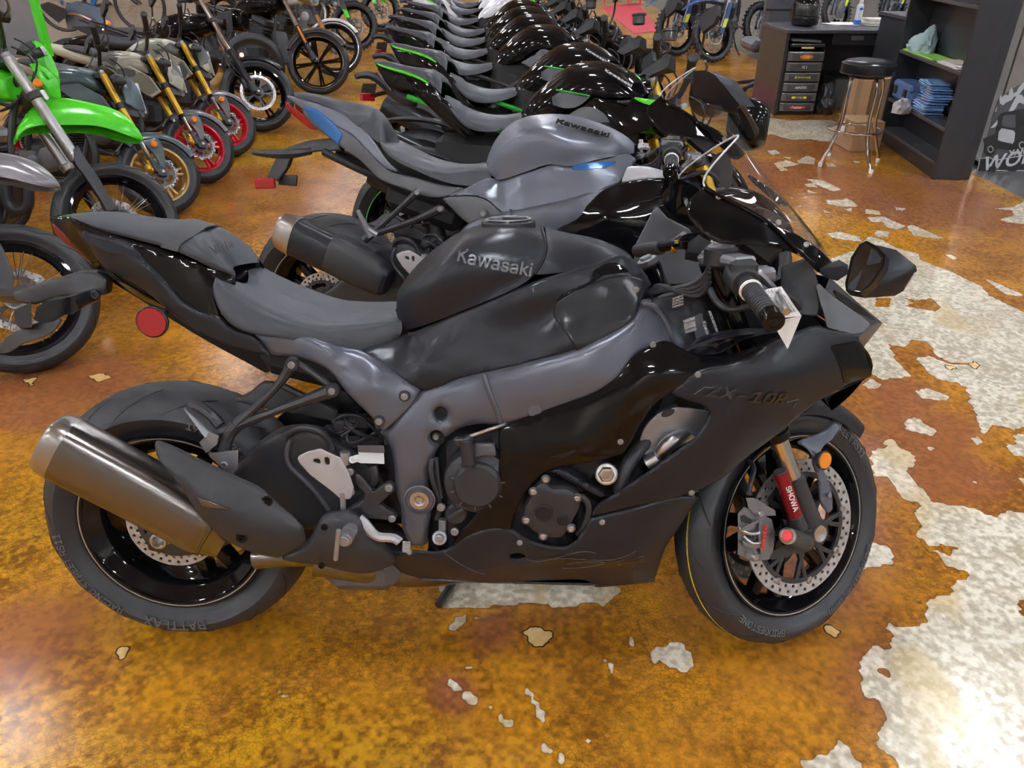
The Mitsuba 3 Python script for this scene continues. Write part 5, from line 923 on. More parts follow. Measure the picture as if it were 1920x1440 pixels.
            if mirrors:
                m = g0 - u * .04 + A([0, 0, .02]); t = m + A([.02, e * .06, .15]); s.add('mirror', s.fr(cat(tube([m, m + A([.03, 0, .06]), t], .005, 6), hull([t + A([x, yy * .075 + e * .03, z * .035 + .02]) for x in (-.005, .012) for yy, z in ((-1, -.3), (-.7, 1), (.7, 1), (1, .2), (.6, -1), (-.7, -.9))]))), 'plastic', 30)
        s.add('cables', s.fr(cat(*[tube([c + A([.02, y, rise]), c + A([.10, y * .8, .0]), c + A([.05, y * .3, -.14]), c + A([-.06, 0, -.22])], .004, 6) for y in (-.2, -.1, .12, .22)])), 'rubber', 40)

    def chassis(s, piv=(.52, .38), head=None, k=1.0, frame='engine_black', eng='engine_black', fins=True, arm='engine_black', cover='engine_grey', pipe='engine_black', tilt=.35, muff=None, pw=.10):
        wb, px, pz = s.wb, piv[0], piv[1]; h = s.fp(s.fk(s.top - .08, 0)) if head is None else A(head); g = lambda x, y, z: A([px + x * k, y * k, pz + z * k])
        s.add('swingarm', cat(*[hull([(x, e * y, z) for x, z, y in ((-.03, s.Rr - .02, .11), (-.03, s.Rr + .02, .11), (.05, s.Rr + .025, .11), (px, pz + .045, .1), (px + .03, pz - .03, .1), (.05, s.Rr - .03, .11)) for y in (y, y - .025)]) for e in (-1, 1)], hull([(px - .1 + x, e * .1, pz + z - .01) for x in (0, .1) for e in (-1, 1) for z in (-.03, .03)])), arm, 30)
        s.add('frame', cat(tube([h, (h + g(.1, 0, .34)) / 2 + A([0, -.06, .02]), g(.08, -.11, .25), g(0, -.11, 0)], .02 * k + .004, 8), tube([h, (h + g(.1, 0, .34)) / 2 + A([0, .06, .02]), g(.08, .11, .25), g(0, .11, 0)], .02 * k + .004, 8), tube([h - A([0, 0, .06]), g(.42, -.05, .08), g(.34, -.09, -.14), g(.05, -.1, -.12)], .016, 8), tube([g(.1, -.1, .28), g(-.2, -.08, .36), g(-.5, -.07, .44)], .012, 8), tube([g(.1, .1, .28), g(-.2, .08, .36), g(-.5, .07, .44)], .012, 8)), frame, 40)
        e = s.add('engine', cat(rbox(g(.2, 0, -.03), A([.34, .28, .24]) * k, None, .04), rbox(g(.06, 0, .02), A([.2, .24, .2]) * k, None, .04)), eng, 30); R = rotm((0, 1, 0), tilt)
        cyl_c = g(.27, 0, .17); s.add('cylinder', rbox(cyl_c, A([.17, .18, .2]) * k, R, .02), eng, 30, under=e); s.add('head_cover', rbox(cyl_c + R @ A([0, 0, .13 * k]), A([.18, .2, .07]) * k, R, .02), cover, 30, under=e)
        if fins: s.add('cooling_fin', cat([rbox(cyl_c + R @ A([0, 0, (-.08 + .02 * i) * k]), (A([.21, .22, 0]) * k + A([0, 0, .004])), R, .001) for i in range(9)]), eng, False, under=e, kind='stuff')
        for x, z, r in ((.18, -.02, .075), (.04, -.05, .05)): s.add('side_cover', cat(lathe([(0, .014), (r * .6, .013), (r * .85, .008), (r, 0), (r * 1.02, -.05)], 24, g(x, -.15, z))), cover, 35, under=e)
        for i in range(5): s.add('cover_bolt', bolt(g(.18 + .066 * math.cos(i * 1.257), -.148, -.02 + .066 * math.sin(i * 1.257)), (0, -1, 0), .007), 'alu', under=e)
        s.add('exhaust_pipe', tube([cyl_c + A([.08, -.02, .02]), g(.46, -.05, .12), g(.46, -.08, -.1), g(.3, -.09, -.17), g(0, -.11, -.14), g(-.12, -.14, -.05)], .02, 10), pipe, 40)
        if muff:
            a, c, r = muff; L = np.linalg.norm(A(c) - A(a)); s.add('exhaust_muffler', along(loft([(0, 0, r * .8, r * .9), (.01, 0, r, r * 1.1), (L * .75, 0, r, r * 1.1), (L, 0, r * .5, r * .5)], 20, 16), a, c), 'matte_black', 40)
        for e_ in (-1, 1): s.add('footpeg', cat(cyl(g(-.02, e_ * .13, -.05), g(-.02, e_ * .24, -.05), .013, n=10), rbox(g(.0, e_ * .13, -.02), (.12, .01, .09), None, .004)), 'engine_grey', 30)
        s.add('shock_absorber', cat(cyl(g(-.08, 0, .02), g(-.12, 0, .26), .03), *[lathe([(.034, 0), (.04, .004), (.034, .008)], 14, g(-.083 - .0035 * i, 0, .04 + .018 * i), (-.16, 0, 1)) for i in range(10)]), 'engine_black', 40)
        s.add('side_stand', tube([g(.05, .12, -.1), (px + .03, .22, .12), (px, .30, .02)], .011, 6), 'engine_black')

    def lump(s, name, secs, mt, p=2.6, n=28, m=36, under=None): return s.add(name, loft(secs, n, m, p=p), mt, 50, under=under)
    def fender(s, a0, a1, R, w, mt, rear=False, name='front_fender'):
        an = np.radians(np.linspace(a0, a1, 20)); ws = [0, w * .45, w * .8, w, w * 1.02]; rr = [R, R - .003, R - .014, R - .03, R - .05]
        G = np.stack([np.stack([r_ * np.cos(an), np.full(20, -w_), r_ * np.sin(an)], 1) for w_, r_ in zip(ws, rr)]); G = np.concatenate([G[:0:-1] * A([1, -1, 1]), G]); m = sheet(G, -.003)
        return s.add(name, move(m, None, (0, 0, s.Rr)) if rear else s.fr(m), mt, 40)
    def dot(s, name, mt, zz, x, y, w, r, f=False, d=(0, -1, 0), label=None):
        P = (s.FP if f else s.pose).P(*zz(x, y), w); t = s.fr if f else (lambda m: m); k = s.add(name, t(lathe([(0, .01), (r * .8, .01), (r, .005), (r, -.008), (0, -.008)], 20, P, d)), mt, 30, label=label); return k
    def put(s, name, label, cat_='motorcycle', group=None, pose=None, **k): return s.b.put(name, pose or s.pose, label, cat_, group, **k)
# ------------------------------------------------------------------ right row: silver sport motorcycle behind the black one
P6 = Pose(-.705, 2.65, -.26, .2)
s6 = Moto(P6, WB, .3, .12, .3205, .18, 25, .105, STEER); SKIP = ('fuel_tank', 'airbox_cover', 'cover_seam', 'tank_side_cover', 'side_cover', 'tail_side_panel', 'tail_cowl', 'taillight', 'undertail', 'rider_seat', 'passenger_seat', 'heat_shield', 'exhaust_muffler', 'licence_holder', 'rear_indicator', 'holder_bolt', 'red_reflector', 'reflector_cup',
  'paper_tag', 'mirror', 'side_fairing', 'inner_side_fairing', 'passenger_peg', 'front_tyre__lettering', 'muffler_stay', 'intake_panel', 'nose_cowl', 'vent')
s6.b.p = {n: (v[0], v[1], v[2]) for n, v in bk.p.items() if not any(n.startswith(k) for k in SKIP) and 'lettering' not in n}
s6.pan('tail_top', 'silver_paint', Z2, [(-325, 530, .03), (-255, 548, .06), (0, 630, .085), (70, 665, .09), (130, 730, .1), (200, 820, .11), (270, 920, .12), (330, 975, .125), (260, 950, .122), (150, 850, .115), (60, 760, .1), (0, 725, .092), (-120, 670, .08), (-240, 600, .06)], both=True, bev=.005)
s6.pan('tail_side', 'side_grey', Z2, [(-240, 598, .06), (-120, 668, .08), (0, 722, .092), (60, 758, .1), (150, 848, .115), (260, 955, .12), (420, 1000, .125), (560, 1040, .13), (700, 1060, .135), (560, 1112, .14), (330, 1056, .13), (220, 1012, .12), (100, 900, .105), (0, 830, .095), (-90, 760, .08), (-180, 690, .065)], both=True, bev=.005)
s6.pan('blue_flash', 'blue', Z2, [(-228, 592, .067), (-150, 612, .08), (-60, 680, .09), (5, 755, .099), (-20, 815, .098), (-90, 750, .085), (-160, 680, .074)], both=True, label='blue panel on the tail')
s6.pan('taillight', 'red_lens', Z2, [(-318, 560, .04), (-290, 595, .05), (-200, 660, .06), (-120, 720, .066), (-140, 730, .06), (-270, 650, .045), (-315, 605, .035)], both=True)
o = s6.add('passenger_seat', grid([s6.q(Z2, (-262, 522, 0), (-100, 540, 0), (60, 575, 0), (200, 615, 0), (255, 720, 0), (262, 800, 0)), s6.q(Z2, (-262, 535, .05), (-90, 575, .07), (50, 640, .08), (140, 700, .085), (215, 775, .08), (255, 810, .05)), s6.q(Z2, (-258, 545, .055), (-100, 590, .08), (20, 650, .092), (110, 720, .1), (200, 795, .095), (250, 815, .06))], 30, 10), 'vinyl', 50)
s6.add('strap', grid([[a + A([0, -.003, .004]), c + A([0, -.003, .004])] for a, c in ((s6.q(Z2, (120, 590, 0), (190, 622, 0))), (s6.q(Z2, (85, 640, .06), (150, 665, .06))), (s6.q(Z2, (45, 668, .092), (100, 718, .1))))], 3, 8, True, .003), 'strap', 40, under=o)
s6.add('rider_seat', grid([s6.q(Z2, (225, 800, 0), (320, 815, 0), (450, 880, 0), (620, 918, 0), (740, 922, 0), (815, 910, 0)), s6.q(Z2, (215, 795, .07), (300, 830, .08), (440, 895, .08), (620, 935, .07), (740, 940, .065), (825, 935, .05)), s6.q(Z2, (215, 800, .1), (260, 850, .125), (400, 930, .13), (580, 985, .12), (720, 1000, .1), (845, 985, .08)), s6.q(Z2, (225, 830, .1), (275, 885, .128), (410, 955, .135), (570, 1020, .13), (720, 1045, .115), (835, 1015, .09))], 34, 14), 'vinyl', 50)
T6 = s6.add('fuel_tank', grid([s6.q(Z2, (815, 930, 0), (890, 760, 0), (1000, 672, 0), (1130, 642, 0), (1290, 648, 0), (1440, 688, 0), (1570, 745, 0), (1648, 815, 0)), s6.q(Z2, (820, 940, .05), (905, 790, .085), (1010, 712, .1), (1130, 685, .105), (1280, 700, .1), (1420, 730, .09), (1555, 775, .07), (1648, 825, .04)), s6.q(Z2, (830, 960, .08), (930, 840, .125), (1030, 775, .145), (1150, 755, .152), (1280, 790, .152), (1410, 800, .14), (1540, 810, .11), (1648, 840, .06)),
  s6.q(Z2, (845, 985, .085), (950, 930, .128), (1050, 880, .145), (1160, 860, .155), (1290, 870, .155), (1410, 865, .145), (1530, 860, .12), (1648, 855, .07)), s6.q(Z2, (870, 1006, .09), (965, 992, .125), (1090, 948, .145), (1180, 925, .152), (1290, 935, .152), (1410, 905, .148), (1520, 882, .125), (1645, 862, .075))], 50, 26), 'silver_paint', 50)
a, c, d = s6.q(Z2, (1210, 700, .128), (1420, 760, .115), (1215, 660, .08)); s6.add('lettering', text_on('Kawasaki', .026, a + A([-.004, -.008, .006]), c - a, d - a, .004, True, stretch=1.1), 'decal_dark', False, under=T6)
k, f6 = s6.pan('tank_side_cover', 'silver_paint', Z2, [(560, 1112, .14), (690, 1062, .14), (850, 1003, .11), (870, 1010, .1), (965, 996, .125), (1090, 955, .145), (1180, 930, .154), (1290, 940, .154), (1410, 910, .15), (1520, 888, .13), (1620, 868, .1), (1660, 900, .1), (1600, 985, .15), (1550, 1035, .17), (1480, 1062, .18), (1370, 1148, .195), (1200, 1166, .195), (1080, 1192, .195), (975, 1232, .195), (885, 1182, .185), (830, 1132, .178), (640, 1102, .15)], both=True, bev=.006, inner=((1000, 1040, .158), (1000, 1140, .19), (1200, 1050, .176), (1400, 1020, .176)), step=.014)
s6.add('blue_flash', panel([(p[0], f6(p[0], p[2]) - .003, p[2]) for p in s6.q(Z2, (1282, 946, .15), (1350, 917, .15), (1570, 906, .13), (1480, 946, .15), (1320, 953, .15))], .004, .001, curve=False)[0], 'blue', under=k, label='blue stripe')
s6.pan('silver_wedge', 'silver_light', Z2, [(1570, 1030, .172), (1610, 935, .14), (1700, 935, .14), (1880, 980, .16), (1868, 1000, .168), (1700, 1008, .172)], both=True, bev=.004)
s6.pan('side_fairing', 'gloss_black', Z2, [(830, 1135, .17), (975, 1236, .19), (1080, 1196, .195), (1370, 1152, .198), (1480, 1067, .185), (1560, 1038, .175), (1870, 1004, .17), (2000, 1010, .15), (2060, 1100, .15), (2060, 1400, .19), (1900, 1560, .2), (1500, 1480, .2), (1100, 1420, .2), (1000, 1330, .2)], both=True, bev=.006, inner=((1500, 1200, .215), (1300, 1300, .21)))
s6.pan('grey_side_panel', 'side_grey', Z2, [(1650, 1382, .215), (1770, 1150, .21), (1830, 1222, .21), (1960, 1290, .195), (2100, 1600, .2), (1640, 1600, .21)], bev=.004, curve=False)
s6.pan('side_cover', 'side_grey', Z2, [(560, 1115, .142), (640, 1105, .15), (830, 1137, .178), (890, 1190, .187), (960, 1240, .192), (1000, 1330, .192), (880, 1330, .185), (700, 1250, .16)], both=True, bev=.006)
for x, y in ((800, 1200), (430, 1082), (558, 1175)): s6.dot('bolt', 'alu_dull', Z2, x, y, .19, .010)
s6.add('passenger_peg_bracket', cat(tube(s6.q(Z2, (430, 1080, .17), (300, 1200, .17), (190, 1300, .17)), [.014, .009, .012], 8), tube(s6.q(Z2, (560, 1175, .175), (380, 1250, .172), (200, 1310, .17)), [.016, .010, .012], 8), tube(s6.q(Z2, (190, 1300, .17), (130, 1350, .17)), .014, 8)), 'engine_black', 40)
s6.add('passenger_peg', cat(tube(s6.q(Z2, (92, 1182, .2), (120, 1240, .195), (170, 1330, .185)), [.007, .010, .014], 8), tube(s6.q(Z2, (150, 1290, .19), (200, 1320, .18)), .012, 8)), 'alu_dull', 40)
m0, m1 = s6.q(Z2, (-270, 1325, .205), (270, 1580, .205)); L = np.linalg.norm(m1 - m0)
s6.add('exhaust_muffler', along(loft([(0, 0, .053, .068), (L * .5, 0, .054, .066), (L * .85, 0, .05, .06), (L, -.01, .035, .04)], 28, 24, p=2.8), m0, m1), 'matte_black', 40); s6.add('muffler_cap', along(loft([(-.045, 0, .042, .055), (-.04, 0, .05, .064), (.0, 0, .0545, .07), (.012, 0, .0545, .07)], 28, 12, p=2.8), m0, m1), 'steel', 40, label='bright metal muffler tip')
s6.add('heat_shield', along(loft([(.16, .004, .058, .07), (.2, .006, .061, .073), (L * .8, 0, .056, .066), (L * .97, -.01, .042, .05)], 28, 20, p=2.6), m0, m1), 'plastic', 40)
s6.add('licence_holder', cat(panel(s6.q(Z1, (1740, 790, .02), (1905, 775, .04), (1920, 850, .05), (1760, 855, .04), (1600, 880, .0), (1560, 850, -.02)), .03, .006)[0], tube(s6.q(Z1, (1750, 850, .06), (1600, 865, .12), (1420, 858, .16)), [.012, .018, .008], 8), panel(s6.q(Z1, (1560, 870, .0), (1640, 870, .02), (1620, 930, .02), (1560, 1020, .02), (1500, 1000, 0), (1530, 930, 0)), .02, .004)[0], panel(s6.q(Z1, (1565, 985, 0), (1668, 985, .01), (1665, 1048, .01), (1565, 1040, 0)), .008, .002, curve=False)[0]), 'plastic', 35)
s6.add('red_reflector', panel(s6.q(Z1, (1425, 1000, .06), (1535, 1000, .06), (1542, 1062, .06), (1435, 1062, .06)), .014, .003, curve=False)[0], 'red_lens', 35, label='red rectangular rear reflector')
s6.add('mirror', cat(hull(s6.q(Z3, (58, 400, .33), (130, 395, .36), (180, 420, .37), (240, 490, .38), (320, 590, .36), (300, 612, .35), (250, 590, .34), (120, 578, .32), (60, 530, .32)) + [p + A([.05, .04, 0]) for p in s6.q(Z3, (90, 400, .34), (200, 450, .37), (300, 590, .35), (80, 530, .32))]), tube(s6.q(Z3, (312, 590, .34), (350, 650, .28), (392, 745, .2)), [.012, .014, .02], 8)), 'matte_black', 30)
s6.add('mirror', mirror(hull(s6.q(Z3, (58, 400, .33), (130, 395, .36), (180, 420, .37), (240, 490, .38), (320, 590, .36), (300, 612, .35), (250, 590, .34), (120, 578, .32), (60, 530, .32)) + [p + A([.05, .04, 0]) for p in s6.q(Z3, (90, 400, .34), (200, 450, .37), (300, 590, .35), (80, 530, .32))])), 'matte_black', 30)
s6.put('sport_motorcycle', 'silver grey sport motorcycle with blue stripes, just behind the matte black one')
# ------------------------------------------------------------------ right row: naked motorcycles
PA = Pose(-.48, 3.47, -.26, .2)
def naked(mats=None, green=True, extras=True):
    n = Moto(PA, 1.45, .3, .12, .318, .18, 25, .1, .5); n.wheels(.222, .222, n=5, tread=10); n.disc(.15, .115); n.disc(.15, .115, 1); n.rdisc()
    n.add('rim_stripe', move(lathe([(.2185, -.082), (.2225, -.0825), (.2225, -.08), (.2185, -.08)], 48, d=(0, 1, 0), closed=True), None, (0, 0, n.Rr)), 'green_metal', 40)
    n.fork(.1, .03, .17, .66, .0205, .0265, 'chrome', 'gold' if green else 'plastic', join=.42); n.bars(.37, .06, .10, .013); n.chassis((.53, .42), None, 1.1, 'green_metal', muff=((-.06, -.19, .55), (.42, -.15, .36), .055))
    n.fender(20, 110, .325, .07, 'gloss_black')
    n.pan('tail_cowl', 'gloss_black', Z2, [(185, 352, .03), (330, 402, .07), (450, 442, .09), (512, 472, .1), (560, 540, .11), (600, 572, .115), (640, 640, .12), (722, 752, .125), (700, 787, .12), (600, 702, .11), (480, 592, .095), (390, 512, .08), (300, 502, .06), (262, 472, .05), (215, 405, .035)], both=True, bev=.006, inner=((480, 520, .105),))
    for e in (0, 1): m = tube(n.q(Z2, (203, 360, .047), (330, 401, .081), (440, 441, .101), (490, 470, .108)), [.003, .006, .006, .004], 6); n.add('tail_stripe', mirror(m) if e else m, 'green', 40)
    n.pan('undertail', 'alu', Z2, [(190, 388, .02), (212, 412, .03), (256, 474, .045), (290, 515, .055), (262, 500, .04), (225, 450, .025)], both=True)
    k = n.add('passenger_seat', grid([n.q(Z2, (180, 346, 0), (300, 352, 0), (420, 378, 0), (530, 398, 0), (575, 460, 0)), n.q(Z2, (182, 350, .04), (310, 372, .06), (420, 400, .075), (510, 432, .085), (565, 490, .07)), n.q(Z2, (185, 356, .045), (320, 396, .07), (430, 432, .09), (500, 466, .1), (560, 530, .1))], 24, 8), 'vinyl', 50)
    n.add('strap', grid([[a + A([0, -.003, .004]), c + A([0, -.003, .004])] for a, c in (n.q(Z2, (520, 396, 0), (560, 425, 0)), n.q(Z2, (500, 440, .086), (530, 470, .086)), n.q(Z2, (500, 470, .102), (525, 500, .105)))], 3, 8, True, .003), 'strap', 40, under=k)
    n.add('rider_seat', grid([n.q(Z2, (590, 535, 0), (680, 590, 0), (790, 632, 0), (900, 645, 0), (1020, 630, 0)), n.q(Z2, (585, 555, .08), (660, 612, .085), (770, 655, .08), (890, 668, .07), (1022, 652, .05)), n.q(Z2, (590, 572, .11), (650, 650, .13), (760, 700, .13), (890, 710, .11), (1025, 670, .08)), n.q(Z2, (605, 600, .11), (670, 690, .13), (770, 738, .132), (900, 732, .118), (1018, 692, .09))], 30, 12), 'vinyl', 50)
    tkk = n.add('fuel_tank', grid([n.q(Z2, (1012, 635, 0), (1085, 535, 0), (1200, 430, 0), (1340, 352, 0), (1480, 345, 0), (1600, 385, 0), (1735, 520, 0)), n.q(Z2, (1015, 645, .05), (1095, 560, .09), (1212, 465, .11), (1350, 388, .115), (1480, 388, .11), (1590, 425, .09), (1725, 525, .04)), n.q(Z2, (1025, 660, .08), (1150, 600, .135), (1250, 530, .16), (1370, 470, .17), (1480, 462, .165), (1580, 482, .14), (1700, 540, .08)), n.q(Z2, (1060, 672, .09), (1170, 655, .135), (1280, 612, .16), (1400, 548, .172), (1490, 548, .168), (1580, 548, .15), (1690, 565, .1))], 44, 22), 'gloss_black', 50)
    if extras:
        a, c, d = n.q(Z2, (1478, 418, .155), (1600, 492, .135), (1500, 390, .1)); n.add('lettering', text_on('Kawasaki', .022, a + A([0, -.012, .012]), c - a, d - a, .003, True, stretch=.95), 'silver_light', False, under=tkk)
        n.add('graphic', panel([p + A([0, -.006, .0]) for p in n.q(Z2, (1185, 545, .155), (1240, 515, .16), (1400, 548, .168), (1330, 600, .168), (1270, 610, .165), (1190, 590, .15))], .003, 0, rnd=0, step=.02)[0], 'side_grey', 40, under=tkk)
        n.add('graphic_stripe', tube([p + A([0, -.01, .003]) for p in n.q(Z2, (1210, 510, .158), (1300, 525, .168), (1400, 545, .172))], .004, 5), 'green_metal', under=tkk)
    k, f = n.pan('tank_shroud', 'gloss_black', Z2, [(1250, 652, .165), (1370, 592, .175), (1420, 552, .178), (1490, 562, .175), (1600, 600, .16), (1640, 545, .13), (1700, 560, .13), (1760, 610, .16), (1800, 690, .18), (1640, 760, .19), (1500, 760, .19), (1340, 700, .18)], both=True, inner=((1500, 660, .19),))
    n.add('shroud_panel', panel([(p[0], f(p[0], p[2]) - .004, p[2]) for p in n.q(Z2, (1260, 655, .17), (1370, 600, .17), (1470, 630, .17), (1520, 690, .17), (1340, 695, .17))], .006, .003)[0], 'side_grey', 40, under=k)
    n.pan('shroud_wing', 'green', Z2, [(1630, 542, .142), (1740, 560, .15), (1840, 578, .155), (1858, 602, .16), (1822, 636, .165), (1760, 602, .16), (1665, 566, .148)], both=True, bev=.002)
    n.pan('head_cowl', 'gloss_black', Z2, [(1700, 600, .16), (1830, 640, .16), (1870, 600, .12), (1960, 600, .08), (2010, 700, .06), (1900, 800, .1), (1780, 760, .15)], both=True); n.lump('headlight', [(1.52, .86, .02, .03), (1.5, .87, .1, .09), (1.42, .88, .11, .1), (1.36, .9, .05, .05)], 'gloss_black')
    n.add('dash', hull(n.q(C3, (610, 815, .06), (905, 600, .06), (950, 622, .06), (905, 760, .06), (700, 858, .06)) + [p + A([.03, .1, -.01]) for p in n.q(C3, (610, 815, .06), (905, 600, .06), (905, 760, .06))]), 'plastic', 30)
    n.add('brake_fluid_tank', cat(cyl(*n.q(C3, (925, 470, .2), (930, 350, .2)), .028, n=16), cyl(*n.q(C3, (930, 355, .2), (931, 325, .2)), .032, n=16)), 'smoke_lens')
    n.add('licence_holder', cat(tube(n.q(Z2, (420, 560, .0), (300, 520, 0), (200, 440, 0), (80, 432, .05)), [.03, .03, .02, .012], 8), hull(n.q(Z2, (120, 470, .05), (200, 470, .05), (190, 530, .03), (110, 520, .03)) + n.q(Z2, (120, 470, -.05), (190, 530, -.05)))), 'plastic', 35); n.add('red_reflector', hull([p + A([d, 0, 0]) for p in n.q(Z2, (105, 528, .06), (175, 528, .0), (175, 568, .0), (105, 566, .06)) for d in (0, .012)]), 'red_lens')
    n.lump('rear_hugger', [(-.32, .62, .02, .01), (-.2, .665, .08, .012), (0, .68, .09, .014), (.2, .64, .08, .012)], 'plastic'); n.add('inner_body', cat(rbox((.75, 0, .75), (.5, .22, .3), None, .05), rbox((.3, 0, .68), (.4, .14, .16), None, .04)), 'inside')
    return n
nk_ = naked(); lab_n = ['glossy black naked motorcycle with green frame, its tank right behind the silver motorcycle', 'glossy black naked motorcycle with green frame, second one behind the silver motorcycle']
nk_.put('naked_motorcycle', lab_n[0]); L0 = [nk_.pose.P(*Z2(x, y), w) for x, y, w in ((185, 352, .03), (1018, 640, .03), (540, 440, .08), (1400, 348, .0))]


def pose_from(px, pz, yaw, lean=.2, loc=None):
    """Pose whose own-frame point loc is seen at the pixel, at the height that loc stands above the floor."""
    P = Pose(0, 0, yaw, lean); w = P.R @ A(loc); g = at_z(px, pz, w[2]); return Pose(g[0] - w[0], g[1] - w[1], yaw, lean)


SE = L0[1]
PBk = pose_from(968, 165, -.26, .2, SE); nk_.put('naked_motorcycle', lab_n[1], pose=PBk)
plain = naked(None, False, False)
rows = [(923, 118, 'gloss_black', 'black', 'black naked motorcycle with a grey side panel, third behind the silver motorcycle', 'side_grey'), (914, 91, 'gloss_black', 'b', 'black naked motorcycle, fourth behind the silver one, glinting tank next in the row', 'gloss_black'), (910, 70, 'gloss_black', 'b', 'black naked motorcycle, fifth behind the silver one, dark tank with white lettering', 'gloss_black'),
        (909, 53, 'gloss_black', 'b', 'black naked motorcycle with dark tail, sixth behind the silver motorcycle', 'gloss_black'), (897, 33, 'white_gloss', 's', 'silver white naked motorcycle far back in the right row, nearest of the silver ones', 'white_gloss'), (898, 15, 'white_gloss', 's', 'silver white naked motorcycle with green trim, second of the silver ones at the far end', 'white_gloss'), (898, 3, 'silver_light', 's', 'silver naked motorcycle at the very end of the right row', 'green')]
for x, y, tkm_, nm, lb, sh in rows:
    plain.put('naked_motorcycle', lb, pose=pose_from(x, y, -.26, .2, SE), mats={'fuel_tank': tkm_, 'green_metal': 'engine_black', 'green': 'engine_black' if tkm_ == 'gloss_black' else 'green', 'tank_shroud': sh, 'tank_shroud_001': sh, 'tail_cowl': tkm_, 'tail_cowl_001': tkm_})
# ------------------------------------------------------------------ left row: small motorcycles with gold forks
def camo_colour(p, n, uv):
    a = mikit.fbm(p.x * 9 + 3, p.y * 9, p.z * 9, 2); b_ = mikit.fbm(p.x * 11 + 13, p.y * 11, p.z * 11 + 5, 2)
    c = mikit.mix((.36, .34, .27), (.17, .17, .12), mikit.smoothstep(.5, .53, a)); return mikit.mix(c, (.055, .055, .05), mikit.smoothstep(.58, .61, b_))
mat('camo', mikit.proc(camo_colour), .3, 0, .5, .4); mat('teal', (.06, .085, .09), .3, .4, .5, .4); mat('fender_grey', (.13, .13, .135), .3, .4, .5, .3); mat('beige', (.40, .37, .26), .35)
mat('paint_grey', (.17, .165, .175), .28, .4, .5, .5); mat('bag_blue', (.10, .125, .165), .25, .5, .5, .6)
PG = Pose(-3.344, 4.79, -.123, .174); PR1 = Pose(-3.356, 5.474, -.102, .167); PR2 = Pose(-3.415, 6.199, -.088, .168)
g = Moto(PG, 1.175, .243, .1, .243, .12, 26, .08, .87)
g.wheels(.168, .168, n=5, rim='gold_rim', tread=12, split=.1, dp=.02); g.disc(.1, .07, -1, .12, -.062, .006); g.rdisc(.09)
g.fork(.085, .03, .2, .60, .0145, .0205, 'chrome', 'gold', boot='gloss_black', join=.39); g.bars(.34, .10, .08, .011)
g.chassis((.42, .34), None, .82, cover='engine_grey', muff=((-.12, -.16, .56), (.3, -.13, .42), .045))
g.fender(34, 140, .262, .06, 'teal')
g.pan('fender_stay', 'teal', C1, [(360, 800, .07), (430, 790, .07), (500, 770, .07), (540, 830, .075), (560, 900, .08), (560, 1000, .083), (540, 1040, .083), (490, 930, .078), (440, 870, .072)], f=True)
g.add('mud_flap', g.fr(hull([(math.cos(a) * r, y, math.sin(a) * r) for a, r in ((2.35, .262), (2.75, .268), (2.75, .255)) for y in (-.06, .06)])), 'plastic', 30)
kf = g.dot('amber_reflector', 'amber_lens', C1, 473, 828, .09, .02, True, label='round amber side reflector')
g.add('brake_caliper', g.fr(cat(rbox((-.06, -.075, .035), (.05, .04, .08), rotm((0, 1, 0), -.5), .01), rbox((-.075, -.085, .02), (.03, .03, .04), None, .008))), 'gold'); g.add('fork_guard', g.fr(tube([(-.16, -.08, .16), (-.1, -.09, .06), (-.055, -.09, .02)], .005, 6)), 'plastic')
g.pan('head_cowl', 'teal', C1, [(115, 275, .1), (160, 250, .1), (230, 265, .1), (300, 305, .09), (330, 350, .085), (410, 560, .06), (370, 560, .075), (240, 495, .095), (225, 420, .1), (160, 320, .1)], f=True, both=True, bev=.006, inner=((270, 400, .11),))
g.pan('headlight', 'lens_clear', C1, [(310, 330, .075), (345, 330, .06), (365, 400, .055), (420, 575, .03), (405, 585, .04), (360, 450, .06)], f=True, both=True)
g.add('head_shell', g.fr(hull([g.fk(t, y) + A([x, 0, 0]) for t in (.36, .58) for y in (-.07, .07) for x in (.03, .09)])), 'plastic', 30); g.add('front_indicator', g.fr(cat(tube([g.fk(.5, -.1) + A([.03, 0, 0]), g.fk(.53, -.16) + A([.03, 0, 0])], .012, 8), loft([(-.02, 0, .01, .015), (.0, 0, .025, .03), (.05, 0, .012, .016)], 12, 8).apply_translation(g.fk(.54, -.17) + A([.03, 0, 0])))), 'plastic', 40)
g.lump('fuel_tank', [(.46, .71, .05, .025), (.54, .74, .10, .05), (.66, .77, .12, .07), (.80, .775, .11, .065), (.9, .75, .06, .04)], 'teal'); 
for e in (-1, 1):
    m = hull([(x, e * y, z) for x, y, z in ((.68, .13, .74), (.84, .15, .755), (.98, .16, .69), (1.03, .14, .6), (.97, .15, .56), (.82, .15, .655)) for y in (y, y - .02)]); g.add('tank_shroud', m, 'teal', 25)
g.lump('rider_seat', [(.0, .76, .05, .015), (.1, .755, .1, .03), (.3, .72, .125, .035), (.42, .705, .11, .035), (.5, .72, .07, .03)], 'vinyl')
g.lump('tail_cowl', [(-.22, .78, .03, .02), (-.1, .76, .075, .035), (.1, .71, .1, .05), (.4, .66, .1, .05)], 'beige'); g.lump('rear_fender', [(-.34, .48, .05, .01), (-.28, .58, .06, .012), (-.18, .68, .05, .02)], 'plastic')
g.put('small_motorcycle', 'teal grey small motorcycle with gold fork and gold wheels', labs={})
cm = {'teal': 'camo', 'fender_stay': 'fender_grey', 'front_fender': 'fender_grey', 'gold_rim': 'red_rim'}
g.put('small_motorcycle', 'camouflage small motorcycle with red wheels beside the teal one with gold wheels', pose=PR1, mats=cm); g.put('small_motorcycle', 'camouflage small motorcycle with red wheels beside the black cruiser with a silver brake disc', pose=PR2, mats=cm)
